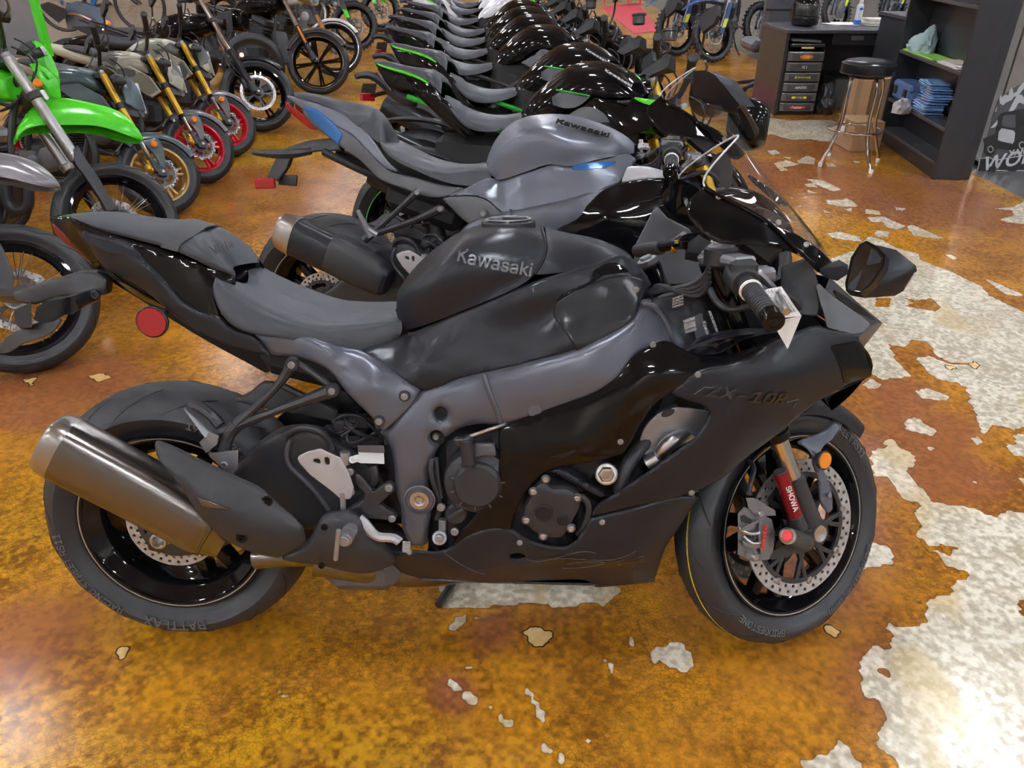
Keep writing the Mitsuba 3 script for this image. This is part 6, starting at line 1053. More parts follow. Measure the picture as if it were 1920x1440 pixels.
# ------------------------------------------------------------------ green supermoto and grey supermoto
PK = Pose(-3.313, 3.584, .025, .166)
def supermoto(pose, steer, green):
    k = Moto(pose, 1.36, .293, .11, .29, .12, 26.5, .08, steer); k.wheels(.222, .218, kind='wire', tread=18, kf={}); k.disc(.13, .09, 1, .05); k.rdisc(.1, 1)
    k.fork(.1, .03, .3, .80, .0215, .026, 'satin_black', 'alu', cap='alu_dull', join=.60); k.bars(.40, .10, .09, .012, mirrors=False); k.chassis((.5, .42), None, 1.0, cover='alu_dull', muff=((-.2, -.16, .72), (.25, -.14, .62), .05))
    k.lump('fuel_tank', [(.62, .86, .06, .03), (.75, .9, .11, .07), (.9, .92, .11, .08), (1.0, .9, .06, .05)], 'green' if green else 'paint_grey'); k.lump('seat', [(-.15, .93, .06, .02), (.1, .92, .1, .03), (.4, .88, .1, .035), (.7, .9, .09, .03)], 'vinyl')
    k.lump('rear_fender', [(-.42, .86, .05, .012), (-.2, .9, .08, .02), (.1, .86, .09, .03), (.4, .8, .08, .04)], 'green' if green else 'paint_grey')
    return k
k = supermoto(PK, .76, True)
k.add('front_fender', k.fr(grid([k.qf(C2, (1008, 838, 0), (830, 640, 0), (660, 590, 0), (400, 545, 0), (250, 600, 0), (130, 760, 0)), k.qf(C2, (1010, 840, .03), (890, 735, .055), (700, 660, .06), (455, 645, .062), (230, 700, .06), (118, 828, .04)), k.qf(C2, (1004, 840, .032), (850, 790, .06), (690, 745, .065), (440, 738, .067), (250, 745, .062), (120, 832, .042))], 30, 6, True, .004)), 'green', 18, label='green beak-shaped front fender')
k.pan('fork_guard', 'plastic', C2, [(530, 905, .135), (548, 872, .135), (600, 960, .135), (690, 1090, .135), (790, 1260, .135), (848, 1335, .135), (760, 1350, .135), (715, 1270, .135), (610, 1110, .135), (530, 990, .135)], f=True, curve=True)
k.pan('head_cowl', 'green', C2, [(205, 298, .09), (262, 298, .09), (330, 330, .08), (400, 400, .06), (440, 550, .04), (370, 535, .06), (330, 470, .08), (260, 380, .09)], f=True, both=True, bev=.004, holes=[k.qf(C2, (292, 345, .08), (350, 410, .07), (345, 425, .07), (310, 390, .08))]); k.pan('head_cowl_top', 'green', C2, [(218, 128, .05), (265, 140, .05), (325, 190, .05), (400, 320, .04), (435, 520, .02), (400, 400, .05), (330, 320, .07), (300, 240, .07)], f=True, both=True)
k.add('handguard_box', k.fr(hull(k.qf(C2, (125, 200, .05), (150, 160, .05), (240, 130, .05), (270, 160, .05), (190, 210, .05)) + [p + A([0, .06, 0]) for p in k.qf(C2, (125, 200, .05), (240, 130, .05), (190, 215, .05))])), 'plastic', 30)
ki = k.add('front_indicator', k.fr(cat(cyl(*k.qf(C2, (225, 240, .12), (300, 215, .14)), .022, n=14))), 'plastic', 30); k.add('lens', k.fr(cyl(*k.qf(C2, (300, 215, .141), (325, 208, .145)), .021, n=14)), 'lens_clear', 30, under=ki)
k.dot('amber_reflector', 'amber_lens', C2, 267, 438, .13, .019, True, label='round amber side reflector'); k.pan('id_plate', 'white', C2, [(275, 490, .125), (310, 480, .125), (355, 550, .12), (330, 562, .12)], f=True, curve=False)
[k.add('fork_seal', k.fr(lathe([(.026, 0), (.031, .004), (.031, .03), (.027, .034)], 20, k.fk(.3, e * .1), k.ax)), 'alu') for e in (-1, 1)]; k.add('tail_tube', tube([k.pose.P(*C2(x, y), .12) for x, y in ((-20, 1090), (40, 1230), (90, 1330), (170, 1340), (205, 1260), (180, 1120))], .024, 10), 'plastic', 40)
k.put('supermoto_motorcycle', 'green supermoto motorcycle with silver fork, black wire wheel and long beak fender')
PAk = Pose(-3.28, 3.011, -.248, .188); k = supermoto(PAk, .791, False)
k.add('front_fender', k.fr(grid([k.qf(Z1, (330, 1040, 0), (220, 930, 0), (90, 880, 0), (-120, 860, 0), (-300, 930, 0)), k.qf(Z1, (332, 1045, .03), (235, 985, .055), (90, 925, .06), (-100, 910, .06), (-300, 980, .05)), k.qf(Z1, (325, 1048, .03), (200, 1040, .058), (80, 1010, .062), (-110, 985, .062), (-300, 1010, .05))], 24, 6, True, .004)), 'paint_grey', 22, label='grey beak-shaped front fender')
k.pan('fork_guard', 'plastic', Z4, [(-110, 100, .135), (-60, 60, .135), (40, 250, .135), (75, 390, .135), (45, 450, .135), (-20, 420, .135)], f=True)
k.put('supermoto_motorcycle', 'grey supermoto motorcycle at the left edge, only its wire wheel and fender tip in view')
# ------------------------------------------------------------------ cruisers
PF = Pose(-3.799, 7.251, -.174, .163); c = Moto(PF, 1.575, .312, .12, .318, .16, 31, .12, .627)
c.wheels(.235, .22, n=5, tread=18, split=.09, dp=.03); c.disc(.15, .118, -1, 0, -.075, .004, mt='alu'); c.fork(.1, .02, .36, .80, .029, .021, 'satin_black', 'chrome', boot='engine_black', join=.62); c.bars(.40, .12, .18, .0125, rise=.06); c.chassis((.6, .36), None, 1.15, cover='engine_black', fins=False, muff=((.0, -.17, .3), (.5, -.15, .28), .06))
c.add('front_fender', c.fr(cat(sheet(np.concatenate([(lambda G: np.concatenate([G[:0:-1] * A([1, -1, 1]), G]))(np.stack([np.stack([r_ * np.cos(an), np.full(16, -w_), r_ * np.sin(an)], 1) for w_, r_ in zip((0, .03, .055, .066, .07), (.335, .332, .322, .305, .285))]))]), -.003))), 'satin_black', 40) if (an := np.radians(np.linspace(50, 140, 16))) is not None else None
c.dot('amber_reflector', 'amber_lens', C5, 797, 622, .12, .022, True, label='round amber side reflector'); c.add('brake_caliper', c.fr(cat(rbox((-.1, -.085, .06), (.06, .04, .1), rotm((0, 1, 0), -.5), .012))), 'engine_black', 30); c.add('brake_hose', c.fr(cat(*[tube([(-.1, -.09, .1), (-.2, -.09, .14 + d), (-.26, -.08, .3), (-.2, -.06, .45)], .006, 6) for d in (0, .05)])), 'rubber', 40, kind='stuff')
c.lump('fuel_tank', [(.62, .72, .05, .03), (.72, .77, .11, .08), (.9, .82, .14, .11), (1.1, .84, .12, .09), (1.22, .84, .05, .04)], 'gloss_black'); c.lump('rider_seat', [(.1, .72, .1, .03), (.25, .7, .15, .05), (.5, .68, .15, .05), (.68, .72, .08, .04)], 'vinyl'); c.lump('rear_fender', [(-.3, .5, .07, .03), (-.15, .66, .09, .04), (.1, .7, .1, .05), (.4, .66, .1, .05)], 'gloss_black'); c.lump('headlight', [(1.36, .9, .07, .07), (1.42, .9, .09, .09), (1.5, .89, .085, .085), (1.52, .89, .06, .06)], 'gloss_black'); c.add('side_bracket', panel(c.q(C5, (510, 150, .14), (680, 110, .14), (700, 360, .14), (640, 380, .14), (620, 220, .14), (540, 220, .14)), .006, .002)[0], 'engine_black')
c.put('cruiser_motorcycle', 'black cruiser motorcycle with chrome fork tubes and a wide silver brake disc')
PGc = Pose(-3.671, 9.396, -.378, .18)
def cruiser(pose, white=False, steer=.56):
    c = Moto(pose, 1.65, .33, .10, .32, .18, 33, .14, steer); c.wheels(.27, .2, kind='cast' if not white else 'wire', n=8, tread=0, split=.05, dp=.025, white=white)
    if not white: c.add('rim_edge', c.fr(lathe([(.262, -.04), (.268, -.044), (.272, -.042), (.266, -.038)], 48, d=(0, 1, 0), closed=True)), 'chrome', 40)
    c.fork(.11, .02, .36, .88, .026, .0205, 'satin_black' if not white else 'chrome', 'chrome' if not white else 'engine_black', boot='engine_black', join=.66); c.bars(.42, .1, .22, .0125, rise=.08)
    c.chassis((.62, .36), None, 1.2, cover='engine_black', eng='engine_black', muff=((-.1, -.2, .32), (.5, -.16, .3), .055)); c.fender(40, 165, .352, .066, 'white_gloss' if white else 'engine_black')
    if not white: c.add('fender_trim', c.fr(cat(*[tube([(.348 * math.cos(a), -.04, .348 * math.sin(a)) for a in np.radians((100, 125, 150, 165))], .012, 6), tube([(.355 * math.cos(a), 0, .355 * math.sin(a)) for a in np.radians((45, 65, 85, 100))], .02, 6)])), 'chrome', 40, kind='stuff')
    c.add('amber_reflector', c.fr(hull([c.fk(t, -.145) + A([x, y, 0]) for t in (.18, .36) for x in (-.012, .012) for y in (0, .006)])), 'amber_lens')
    c.lump('fuel_tank', [(.6, .76, .05, .03), (.7, .8, .12, .08), (.92, .86, .16, .13), (1.12, .88, .14, .11), (1.22, .88, .06, .05)], 'gloss_black' if not white else 'white_gloss'); c.lump('rider_seat', [(-.1, .7, .1, .03), (.1, .68, .15, .05), (.4, .66, .16, .05), (.62, .72, .1, .05)], 'vinyl'); c.lump('rear_fender', [(-.35, .45, .08, .03), (-.15, .66, .1, .04), (.15, .7, .11, .05), (.5, .64, .11, .05)], 'gloss_black'); c.lump('headlight', [(1.42, 1.0, .07, .07), (1.5, 1.0, .1, .1), (1.6, .98, .1, .1), (1.62, .98, .08, .08)], 'chrome')
    c.add('radiator', rbox((1.22, 0, .45), (.05, .2, .34), rotm((0, 1, 0), -.3), .01), 'engine_black'); return c
cg = cruiser(PGc); cg.put('cruiser_motorcycle', 'black cruiser motorcycle with big teardrop tank and many-spoked black front wheel')
ch = cruiser(Pose(-3.75, 10.65, -.378, .18), True); ch.put('cruiser_motorcycle', 'white cruiser motorcycle with whitewall front tyre behind the black cruiser')
# ------------------------------------------------------------------ bikes farther back
def dirt(pose, steer, c1, c2, guard):
    k = Moto(pose, 1.48, .345, .085, .335, .11, 27, .11, steer); k.wheels(.27, .245, kind='wire', knob=True); k.disc(.13, .1, 1); k.fork(.1, .03, .3, .84, .022, .027, 'alu', 'alu_dull', join=.62); k.bars(.40, .1, .08, .012, mirrors=False); k.chassis((.55, .45), None, 1.0, frame='engine_grey', eng='engine_grey', cover='alu_dull', muff=((-.1, -.14, .8), (.3, -.12, .7), .05), pipe='alu')
    for e in (-1, 1):
        m = hull([k.fk(t, e * .135) + A([x, y, 0]) for t, xs in ((.0, (-.03, .03)), (.2, (-.045, .03)), (.42, (-.03, .035))) for x in xs for y in (0, e * .012)]); kk = k.add('fork_guard', k.fr(m), guard, 30); k.add('guard_tip', k.fr(hull([k.fk(t, e * .15) + A([x, y, 0]) for t, xs in ((.08, (-.035, .03)), (.2, (-.04, .03))) for x in xs for y in (0, e * .004)])), c2, 30, under=kk)
    k.add('front_fender', k.fr(grid([[(-.25, 0, .38), (0, 0, .45), (.25, 0, .46), (.5, 0, .36)], [(-.25, -.06, .36), (0, -.075, .42), (.25, -.07, .43), (.5, -.02, .35)]], 20, 5, True, .004)), c1, 40)
    k.lump('fuel_tank', [(.62, .88, .06, .03), (.78, .9, .1, .07), (.95, .9, .11, .09), (1.05, .86, .06, .05)], c1); k.lump('seat', [(-.2, .96, .06, .02), (.1, .95, .09, .03), (.4, .92, .09, .03), (.75, .96, .07, .03)], 'vinyl'); k.lump('rear_fender', [(-.55, .95, .05, .012), (-.25, .93, .08, .02), (.1, .88, .09, .03), (.4, .8, .08, .04)], c1); k.add('number_plate', k.fr(hull([k.fk(t, y) + A([.09, 0, 0]) + A([x, 0, 0]) for t, w_ in ((.6, .06), (.75, .1), (.9, .07)) for y in (-w_, w_) for x in (0, .012)])), 'white', 30)
    return k
mat('navy', (.02, .05, .14), .3, 0, .5, .5); mat('lime', (.55, .62, .02), .35)
def on_floor(px, py, yaw, wb):       # pose whose front wheel stands at the pixel
    p = at_z(px, py); return Pose(p[0] - wb * math.cos(yaw), p[1] - wb * math.sin(yaw), yaw, .12)
kd = dirt(on_floor(1340, 112, -1.95, 1.48), -.8, 'navy', 'lime', 'navy')
for x, y, lb in ((1330, 116, 'navy and lime dirt motorcycle with knobbly wheels, second from the desk'), (1420, 95, 'navy and lime dirt motorcycle with knobbly wheels, right beside the desk'), (1262, 104, 'navy and lime dirt motorcycle with knobbly wheels, leftmost in the group by the red rug'), (1560, 62, 'dark dirt motorcycle half hidden behind the desk and helmet'), (1665, 55, 'dark dirt motorcycle behind the spray can and shelf')): kd.put('dirt_motorcycle', lb, pose=on_floor(x, y, -1.95, 1.48))
kg = dirt(on_floor(660, 88, -.5, 1.48), .5, 'green', 'green', 'plastic'); kg.put('dirt_motorcycle', 'green dirt motorcycle behind the white cruiser', pose=on_floor(664, 96, -.4, 1.48)); kg.put('dirt_motorcycle', 'green dirt motorcycle at the top edge, its bright wire wheel in view', pose=on_floor(712, 60, -.5, 1.48)); kg.put('dirt_motorcycle', 'green dirt motorcycle behind the big black cruiser tank', pose=on_floor(560, 78, -.4, 1.48))
# ------------------------------------------------------------------ open black shelf unit by the right edge
mat('black_wood', (.012, .0125, .015), .32, 0, .5); mat('black_edge', (.03, .03, .033), .35); mat('cardboard', (.30, .175, .085), .75); mat('cardboard_in', (.20, .12, .06), .8); mat('towel_cloth', (.30, .42, .43), .85, 0, .3); mat('mask_blue', (.22, .42, .72), .7); mat('case_blue', (.05, .10, .22), .35); mat('lime_board', (.22, .52, .06), .45); mat('taupe', (.17, .15, .135), .6)
mat('poster_grey', (.045, .045, .048), .45); mat('poster_white', (.42, .43, .45), .45); mat('rug_red', (.30, .025, .035), .8); mat('gold_print', (.5, .32, .12), .6); mat('leather', (.05, .052, .058), .4); mat('drawer_grey', (.07, .07, .065), .3, 0, .5, .5); mat('cream', (.52, .48, .38), .6); mat('sticker_yellow', (.7, .62, .05), .4); mat('sticker_red', (.6, .03, .03), .4); mat('sticker_orange', (.62, .15, .02), .4); mat('can_blue', (.03, .14, .5), .3); mat('bag_black', (.012, .012, .013), .35)
SH = Pose(3.06, 5.63, math.atan2(1.22, .11)); _n = at_z(1745, 335); SH.o = _n; LS, DS, HS = 1.24, .20, 2.1     # own x along the front, y < 0 into the room's right (depth)
def zat(P, px, py, x, y):            # height of the point above own (x, y) that shows at the pixel's row
    zz = np.linspace(0, 2.2, 441); r = [P.pix((x, y, z))[1] for z in zz]; return float(zz[np.abs(A(r) - py).argmin()])
u = B(); D = lambda x0, x1, y0, y1, z0, z1, c=.003: box(x0, x1, -y1, -y0, z0, z1, c)
za, zb, zc, zd = zat(SH, 1690, 92, LS, 0), zat(SH, 1663, 182, LS, 0), zat(SH, 1650, 263, LS, 0), zat(SH, 1800, 10, 0.02, 0)
u.add('side_panel', D(-.02, .005, 0, DS, 0, HS), 'black_wood', False); u.add('side_panel', D(LS, LS + .025, 0, DS, 0, HS), 'black_wood', False); u.add('back_panel', D(.005, LS, DS - .015, DS, .0, HS), 'black_wood', False); u.add('base', D(.005, LS, .01, DS - .015, 0.0, .09), 'black_wood', False)
for z in (.115, zb, za, max(zd, za + .35), HS): u.add('shelf_board', D(.005, LS, .004, DS - .015, z - .025, z), 'black_edge', False)
u.add('corner_post', D(.0, .03, DS, DS + .07, 0, HS), 'black_wood', False)
u.put('shelf_unit', SH, 'tall open black shelf unit standing at the right edge of the floor', 'shelf')
def heap(secs, seed, amp, n=40):
    m = trimesh.creation.icosphere(4); v = A(m.vertices); f = meshkit.fbm(v * 2.2 + seed, 4, seed) - .5; r = 1 + amp * 2 * f; v = v * r[:, None]; v[:, 2] = np.maximum(v[:, 2], -.35) + .35; return v, m.faces
def blob(P, c, s, seed, amp): v, f = heap(None, seed, amp); return tm(v * A(s) + A(c), f)
tw = SH.P(1742, 92, .17); tx = tw[0]
v, f = heap(None, 3, .35); v = v * A([.2, .085, .075]); v[:, 2] += .10 * np.exp(-(((v[:, 0] + .09) / .07)**2 + ((v[:, 1] + .03) / .07)**2)) * (v[:, 2] > .02); v[:, 2] += .03 * (meshkit.fbm(v * 18, 3, 4) - .5) * (v[:, 2] > .012)
one('towel', tm(v + A([tx, -.10, za + .012]), f), 'towel_cloth', 'crumpled pale blue green towel lying on the upper shelf', 'towel', pose=SH, smooth=True)
one('clipboard', D(.55, 1.2, .012, .17, za, za + .012), 'lime_board', 'lime green clipboard lying under the towel', 'clipboard', pose=SH)
b = B()
for i, (x0, w_, h_) in enumerate(((.1, .36, .006), (.16, .34, .012), (.08, .3, .02), (.2, .26, .026))): b.add('sheet', D(x0, x0 + w_, .01 + .008 * i, .17, za + h_ - .005, za + h_), 'paper' if i != 3 else 'cream', False)
b.put('paper_stack', SH, 'stack of white papers on the upper shelf beside the clipboard', 'papers')
b = B(); cx = min(SH.P(1705, 175, .15)[0], LS - .29)
k = b.add('case', rbox((cx + .06, -.095, zb + .075), (.40, .17, .15), None, .03), 'case_blue', 30); b.add('lid', rbox((cx + .06, -.095, zb + .125), (.405, .175, .06), None, .02), 'case_blue', 30)
for x in (-.11, .11): b.add('latch', rbox((cx + .06 + x, -.005, zb + .085), (.05, .02, .06), None, .004), 'bag_black', 30)
b.put('tool_case', SH, 'blue plastic tool case with black latches on the lower shelf', 'case')
b = B(); mx = SH.P(1738, 190, .05)[0]
b.add('mask_stack', cat([rbox((mx + .012 * math.sin(i * 2.1), -.085 + .02 * math.sin(i * .55), zb + .012 + i * .0155), (.20 + .07 * math.sin(i / 16 * 3.14), .15, .009), rotm((.3, 1, 0), .06 * math.sin(i * 1.3)), .004) for i in range(15)]), 'mask_blue', False, kind='stuff', label='pleated blue cloths')
v, f = heap(None, 8, .3); b.add('bag_neck', tm(v * A([.07, .07, .08]) + A([mx + .17, .06, zb - .03]), f), 'lens_clear', True); b.add('bag_film', hull([(mx + sx * .15, -.09 + sy * .095, zb + .03 + z) for sx, sy, z in ((-1, -1, -.025), (-1, 1, -.025), (1, -1, -.025), (1, 1, -.025), (-.8, -.9, .2), (-.8, .9, .2), (.8, -.9, .2), (.8, .9, .19), (0, 0, .23))]), 'screen', False)
b.put('cloth_bag', SH, 'clear plastic bag of light blue cloths hanging over the lower shelf edge', 'bag')
# ------------------------------------------------------------------ desk, drawers, things on and under it
DK = Pose(*at_z(1450, 216)[:2], 0.03); W_, Dp, Hd = 1.5, .74, .77
_l = DK.pix((0, 0, .77)); d = B(); Q = lambda x0, x1, y0, y1, z0, z1, c=.003: box(x0, x1, y0, y1, z0, z1, c)
d.add('side_panel', Q(0, .03, 0, Dp, 0, Hd - .03), 'black_wood', False); d.add('side_panel', Q(W_ - .03, W_, 0, Dp, 0, Hd - .03), 'black_wood', False); d.add('back_panel', Q(.03, W_ - .03, Dp - .02, Dp, .1, Hd - .03), 'black_wood', False); d.add('desk_top', Q(-.01, W_ + .01, -.012, Dp, Hd - .03, Hd), 'black_edge', False); d.add('front_rail', Q(.45, W_ - .03, .01, .025, Hd - .13, Hd - .03), 'black_wood', False); d.add('name_plate', Q(.62, .74, 0.005, .012, Hd - .09, Hd - .05, .001), 'drawer_grey', False)
d.put('desk', DK, 'black wooden desk with an overhanging top behind the bar stool', 'desk')
dw = B(); dw.add('cabinet', cat(Q(.035, .40, .03, .5, 0.0, .03), Q(.035, .05, .01, .5, .0, .60), Q(.385, .40, .01, .5, 0, .60), Q(.035, .40, .48, .5, 0, .6)), 'black_wood', False)
st = [('sticker_red', 'Tucker'), ('sticker_yellow', 'RACE'), (None, 'AMSOIL'), ('sticker_yellow', 'ACERBIS'), (None, 'FLY'), ('sticker_orange', 'FMF')]
for i, (c_, tx_) in enumerate(st):
    z0 = .035 + i * .092; k = dw.add('drawer', rbox((.217, .012, z0 + .043), (.34, .05, .082), None, .006), 'drawer_grey', 30); dw.add('recess', rbox((.217, -.014, z0 + .043), (.27, .006, .055), None, .002), 'engine_grey', 30, under=k)
    if c_: dw.add('sticker', hull([(.217 + .065 * math.cos(a) * (1.3 if c_ != 'sticker_orange' else 1), -.0175 - e, z0 + .042 + .022 * math.sin(a)) for a in (np.linspace(0, 6.28, 16) if c_ == 'sticker_orange' else (.5, 2.64, 3.64, 5.78)) for e in (0, .001)]), c_, False, under=k)
    dw.add('lettering', text_on(tx_, .022, (.217 - .0095 * len(tx_), -.0195, z0 + .031), (1, 0, 0), (0, 0, 1), .001, True, stretch=1.0), {None: 'paper', 'sticker_yellow': 'decal_ink', 'sticker_orange': 'sticker_yellow'}.get(c_, 'paper'), False, under=k)
dw.put('drawer_tower', DK, 'grey tower of six small drawers with colourful stickers under the left end of the desk', 'drawers')
b = B(); b.add('tray', rbox((.22, .1, .635), (.33, .2, .03), None, .006), 'bag_black'); b.add('label_strip', rbox((.22, -.002, .615), (.12, .004, .015)), 'sticker_yellow', False); b.add('folder', rbox((.2, .1, .675), (.28, .2, .02), rotm((0, 1, 0), .05)), 'drawer_grey', False); b.put('paper_tray', DK, 'black tray with folded sheets on top of the drawer tower', 'tray')
hx = DK.Z(1506, 48, Hd); hx = A([hx[0], max(hx[1], .12), Hd])
h = B(); ov = lambda a, z: A([.115 * math.cos(a), .15 * math.sin(a), z])
G = np.stack([np.stack([hx + A([r * 1.0 * math.cos(a), .02 + r * 1.2 * math.sin(a), z]) for a in np.linspace(0, 2 * np.pi, 40)]) for r, z in ((.06, .004), (.105, .01), (.118, .04), (.125, .10), (.128, .15), (.12, .2), (.098, .245), (.06, .27), (0.0005, .28))])
h.add('shell', sheet(G), 'gloss_black', True); h.add('chin_bar', sheet(np.stack([np.stack([hx + A([r * math.cos(a), .0 + r * 1.25 * math.sin(a), z]) for a in np.linspace(math.pi * 1.1, math.pi * 1.9, 20)]) for r, z in ((.118, .012), (.13, .03), (.132, .075), (.126, .09))])), 'satin_black', True); h.add('visor', sheet(np.stack([np.stack([hx + A([r * math.cos(a), .012 + r * 1.21 * math.sin(a), z]) for a in np.linspace(math.pi * 1.12, math.pi * 1.88, 20)]) for r, z in ((.128, .095), (.131, .13), (.129, .17), (.12, .2))])), 'smoke_lens', True)
h.put('helmet', DK, 'glossy black full-face motorcycle helmet on the left end of the desk', 'helmet')
for i, (p, rz, sz, m_, lb) in enumerate((((1570, 42), .35, (.30, .21), 'paper', 'white sheet of paper leaning off the desk edge beside the helmet'), ((1552, 36), -.1, (.22, .3), 'paper', 'white sheet of paper behind the first one on the desk'))):
    c = DK.Z(*p, Hd + .006); one('paper_sheet', rbox((c[0], min(max(c[1], .12), Dp - .17), Hd + .002 + .003 * i), (sz[0], sz[1], .003), rotm((0, 0, 1), rz), .0005), m_, lb, 'paper', pose=DK, smooth=False)
c = DK.Z(1641, 48, Hd); b = B()
for i, (m_, r) in enumerate((('cream', 0), ('paper', .06), ('cream', -.05))): b.add('book', rbox((c[0], max(c[1], .13), Hd + .012 + .022 * i), (.22, .2, .02), rotm((0, 0, 1), r), .002), m_, False)
b.put('book_stack', DK, 'small stack of pale books at the right end of the desk', 'books')
c = DK.Z(1606, 48, Hd); c = A([c[0], max(c[1], .06), Hd]); b = B(); b.add('body', lathe([(0, 0), (.032, 0), (.034, .006), (.034, .17), (.028, .19), (.022, .195), (0, .195)], 24, c, (0, 0, 1)), 'white_gloss'); b.add('blue_band', lathe([(.0343, .01), (.0346, .012), (.0346, .05), (.0343, .052)], 24, c, (0, 0, 1)), 'can_blue'); b.add('emblem', hull([c + A([.018 * math.cos(a), -.0345, .15 + .012 * math.sin(a)]) + A([0, -e, 0]) for a in np.linspace(0, 6.28, 14) for e in (0, .001)]), 'can_blue'); b.add('nozzle', lathe([(0, .2), (.012, .2), (.018, .196), (.018, .225), (.01, .23), (0, .23)], 16, c, (0, 0, 1)), 'white'); b.put('spray_can', DK, 'white spray can with a blue band standing on the desk', 'spray can')
c = DK.Z(1573, 34, Hd); c = A([c[0], c[1], Hd]); b = B(); b.add('body', lathe([(0, 0), (.035, 0), (.037, .01), (.037, .12), (.016, .17), (.014, .19), (0, .19)], 20, c, (0, 0, 1)), 'fender_grey'); b.add('trigger', rbox(c + A([-.01, 0, .215]), (.06, .025, .05), None, .008), 'sticker_red'); b.put('spray_bottle', DK, 'grey spray bottle with a red trigger at the back of the desk', 'spray bottle')
v, f = heap(None, 5, .3); c = DK.Z(1622, 46, Hd); one('rag', tm(v * A([.07, .05, .03]) + A([c[0] + .0, .07, Hd]), f), 'mask_blue', 'blue rag crumpled beside the spray can', 'rag', pose=DK, smooth=True)
# chair behind the desk, bag and boxes under it
ch_ = B(); c = DK.Z(1459, 20, .9); cx, cy = c[0] + .30, Dp + .42
ch_.add('backrest', rbox((cx, cy, .84), (.40, .14, .62), rotm((1, 0, 0), .1), .05), 'leather', 30); ch_.add('seam', rbox((cx, cy - .075, .86), (.4, .01, .02), rotm((1, 0, 0), .1), .004), 'bag_black', 30); ch_.add('seat', rbox((cx, cy + .3, .48), (.5, .5, .12), None, .04), 'leather', 30); ch_.add('pole', cyl((cx, cy + .3, .08), (cx, cy + .3, .42), .03), 'chrome')
for i in range(5): a = i * 1.257; ch_.add('base_leg', hull([(cx + r * math.cos(a) + e * math.sin(a), cy + .3 + r * math.sin(a) - e * math.cos(a), z) for r, w_, z0, z1 in ((.02, .03, .07, .12), (.3, .02, .03, .06)) for e in (-w_, w_) for z in (z0, z1)]), 'plastic', False); ch_.add('caster', cyl((cx + .3 * math.cos(a), cy + .3 + .3 * math.sin(a) - .015, .028), (cx + .3 * math.cos(a), cy + .3 + .3 * math.sin(a) + .015, .028), .028), 'plastic')
ch_.put('office_chair', DK, 'dark grey leather office chair behind the desk, its padded back in view', 'chair')
v, f = heap(None, 11, .28); c = DK.Z(1537, 205, 0); one('backpack', tm(v * A([.095, .13, .21]) + A([.53, .12, 0]), f), 'bag_black', 'slumped black bag on the floor beside the drawer tower', 'bag', pose=DK, smooth=True)
def carton(name, fl, fr_, fb, h, lb, mt='cardboard', lbl=None, open_=False):
    a, c, e = at_z(*fl), at_z(*fr_), at_z(*fb); ang = math.atan2(c[1] - a[1], c[0] - a[0]); P = Pose(a[0], a[1], ang); w = np.linalg.norm((c - a)[:2]); t = ((e - c)[:2] @ A([-math.sin(ang), math.cos(ang)])); t = max(t, .18); k = B()
    k.add('body', box(0, w, 0, t, 0, h, .004), mt, False); k.add('tape', box(w * .5 - .025, w * .5 + .025, -.001, t + .001, h * .4, h + .001, .0005), 'cardboard_in', False)
    for i, (x0, x1) in enumerate(((0, w * .5 - .002), (w * .5 + .002, w))): k.add('flap', box(x0, x1, -.002, t + .002, h, h + .004, .001), mt, False)
    if lbl: k.add('shipping_label', box(*lbl, .0005), 'paper', False)
    return k.put(name, P, lb, 'box')
carton('cardboard_box', (1563, 269), (1593, 285), (1637, 279), .23, 'small cardboard box with a white label under the desk beside the stool', lbl=(.05, .14, -.003, 0.0, .1, .2)); carton('cardboard_box', (1570, 252), (1612, 262), (1664, 256), .48, 'taller cardboard box standing behind the smaller one under the desk', open_=True)
b = B(); b.add('body', Q(.70, 1.0, .34, .66, 0, .28), 'drawer_grey', False); b.add('dark_fill', Q(.72, .98, .36, .64, .26, .3), 'bag_black', False); b.put('storage_bin', DK, 'grey bin with dark things in it, under the desk behind the black bag', 'bin')
c = at_z(1672, 108, .0); rc = at_z(1690, 245); b = B(); b.add('body', box(3.32, 3.76, 7.12, 7.7, 0, .92), 'black_wood', False); b.add('top', box(3.3, 3.78, 7.1, 7.72, .92, .95), 'black_edge', False); b.put('side_cabinet', ID, 'low black cabinet between the desk and the tall shelf unit', 'cabinet')
# ------------------------------------------------------------------ bar stool
ft_ = [at_z(1537, 312), at_z(1554, 293), at_z(1632, 325), at_z(1645, 304)]; sc_ = np.mean(ft_, axis=0); b = B(); hs = .745
sc_ = sc_ * .5 + at_z(1627, 112, hs) * .5 * A([1, 1, 0]); sc_[2] = 0
b.add('seat', lathe([(0, hs + .012), (.1, hs + .01), (.16, hs), (.185, hs - .02), (.19, hs - .05), (.185, hs - .085), (.165, hs - .095), (0, hs - .095)], 40, sc_, (0, 0, 1)), 'satin_black', 40)
b.add('welt', cat(*[lathe([(.186, z - .004), (.191, z), (.186, z + .004)], 40, sc_, (0, 0, 1)) for z in (hs - .018, hs - .085)]), 'bag_black')
for p in ft_:
    d_ = p - sc_; d_[2] = 0; r_ = np.linalg.norm(d_); d_ /= r_; k = b.add('leg', tube([sc_ + d_ * .10 + A([0, 0, hs - .1]), sc_ + d_ * .135 + A([0, 0, hs - .13]), sc_ + d_ * .155 + A([0, 0, .5]), sc_ + d_ * .165 + A([0, 0, .26]), sc_ + d_ * .2 + A([0, 0, .16]), sc_ + d_ * r_ + A([0, 0, .02])], .0125, 12), 'chrome', 40); b.add('rubber_foot', cyl(p, p + A([0, 0, .03]), .016), 'paper', under=k)
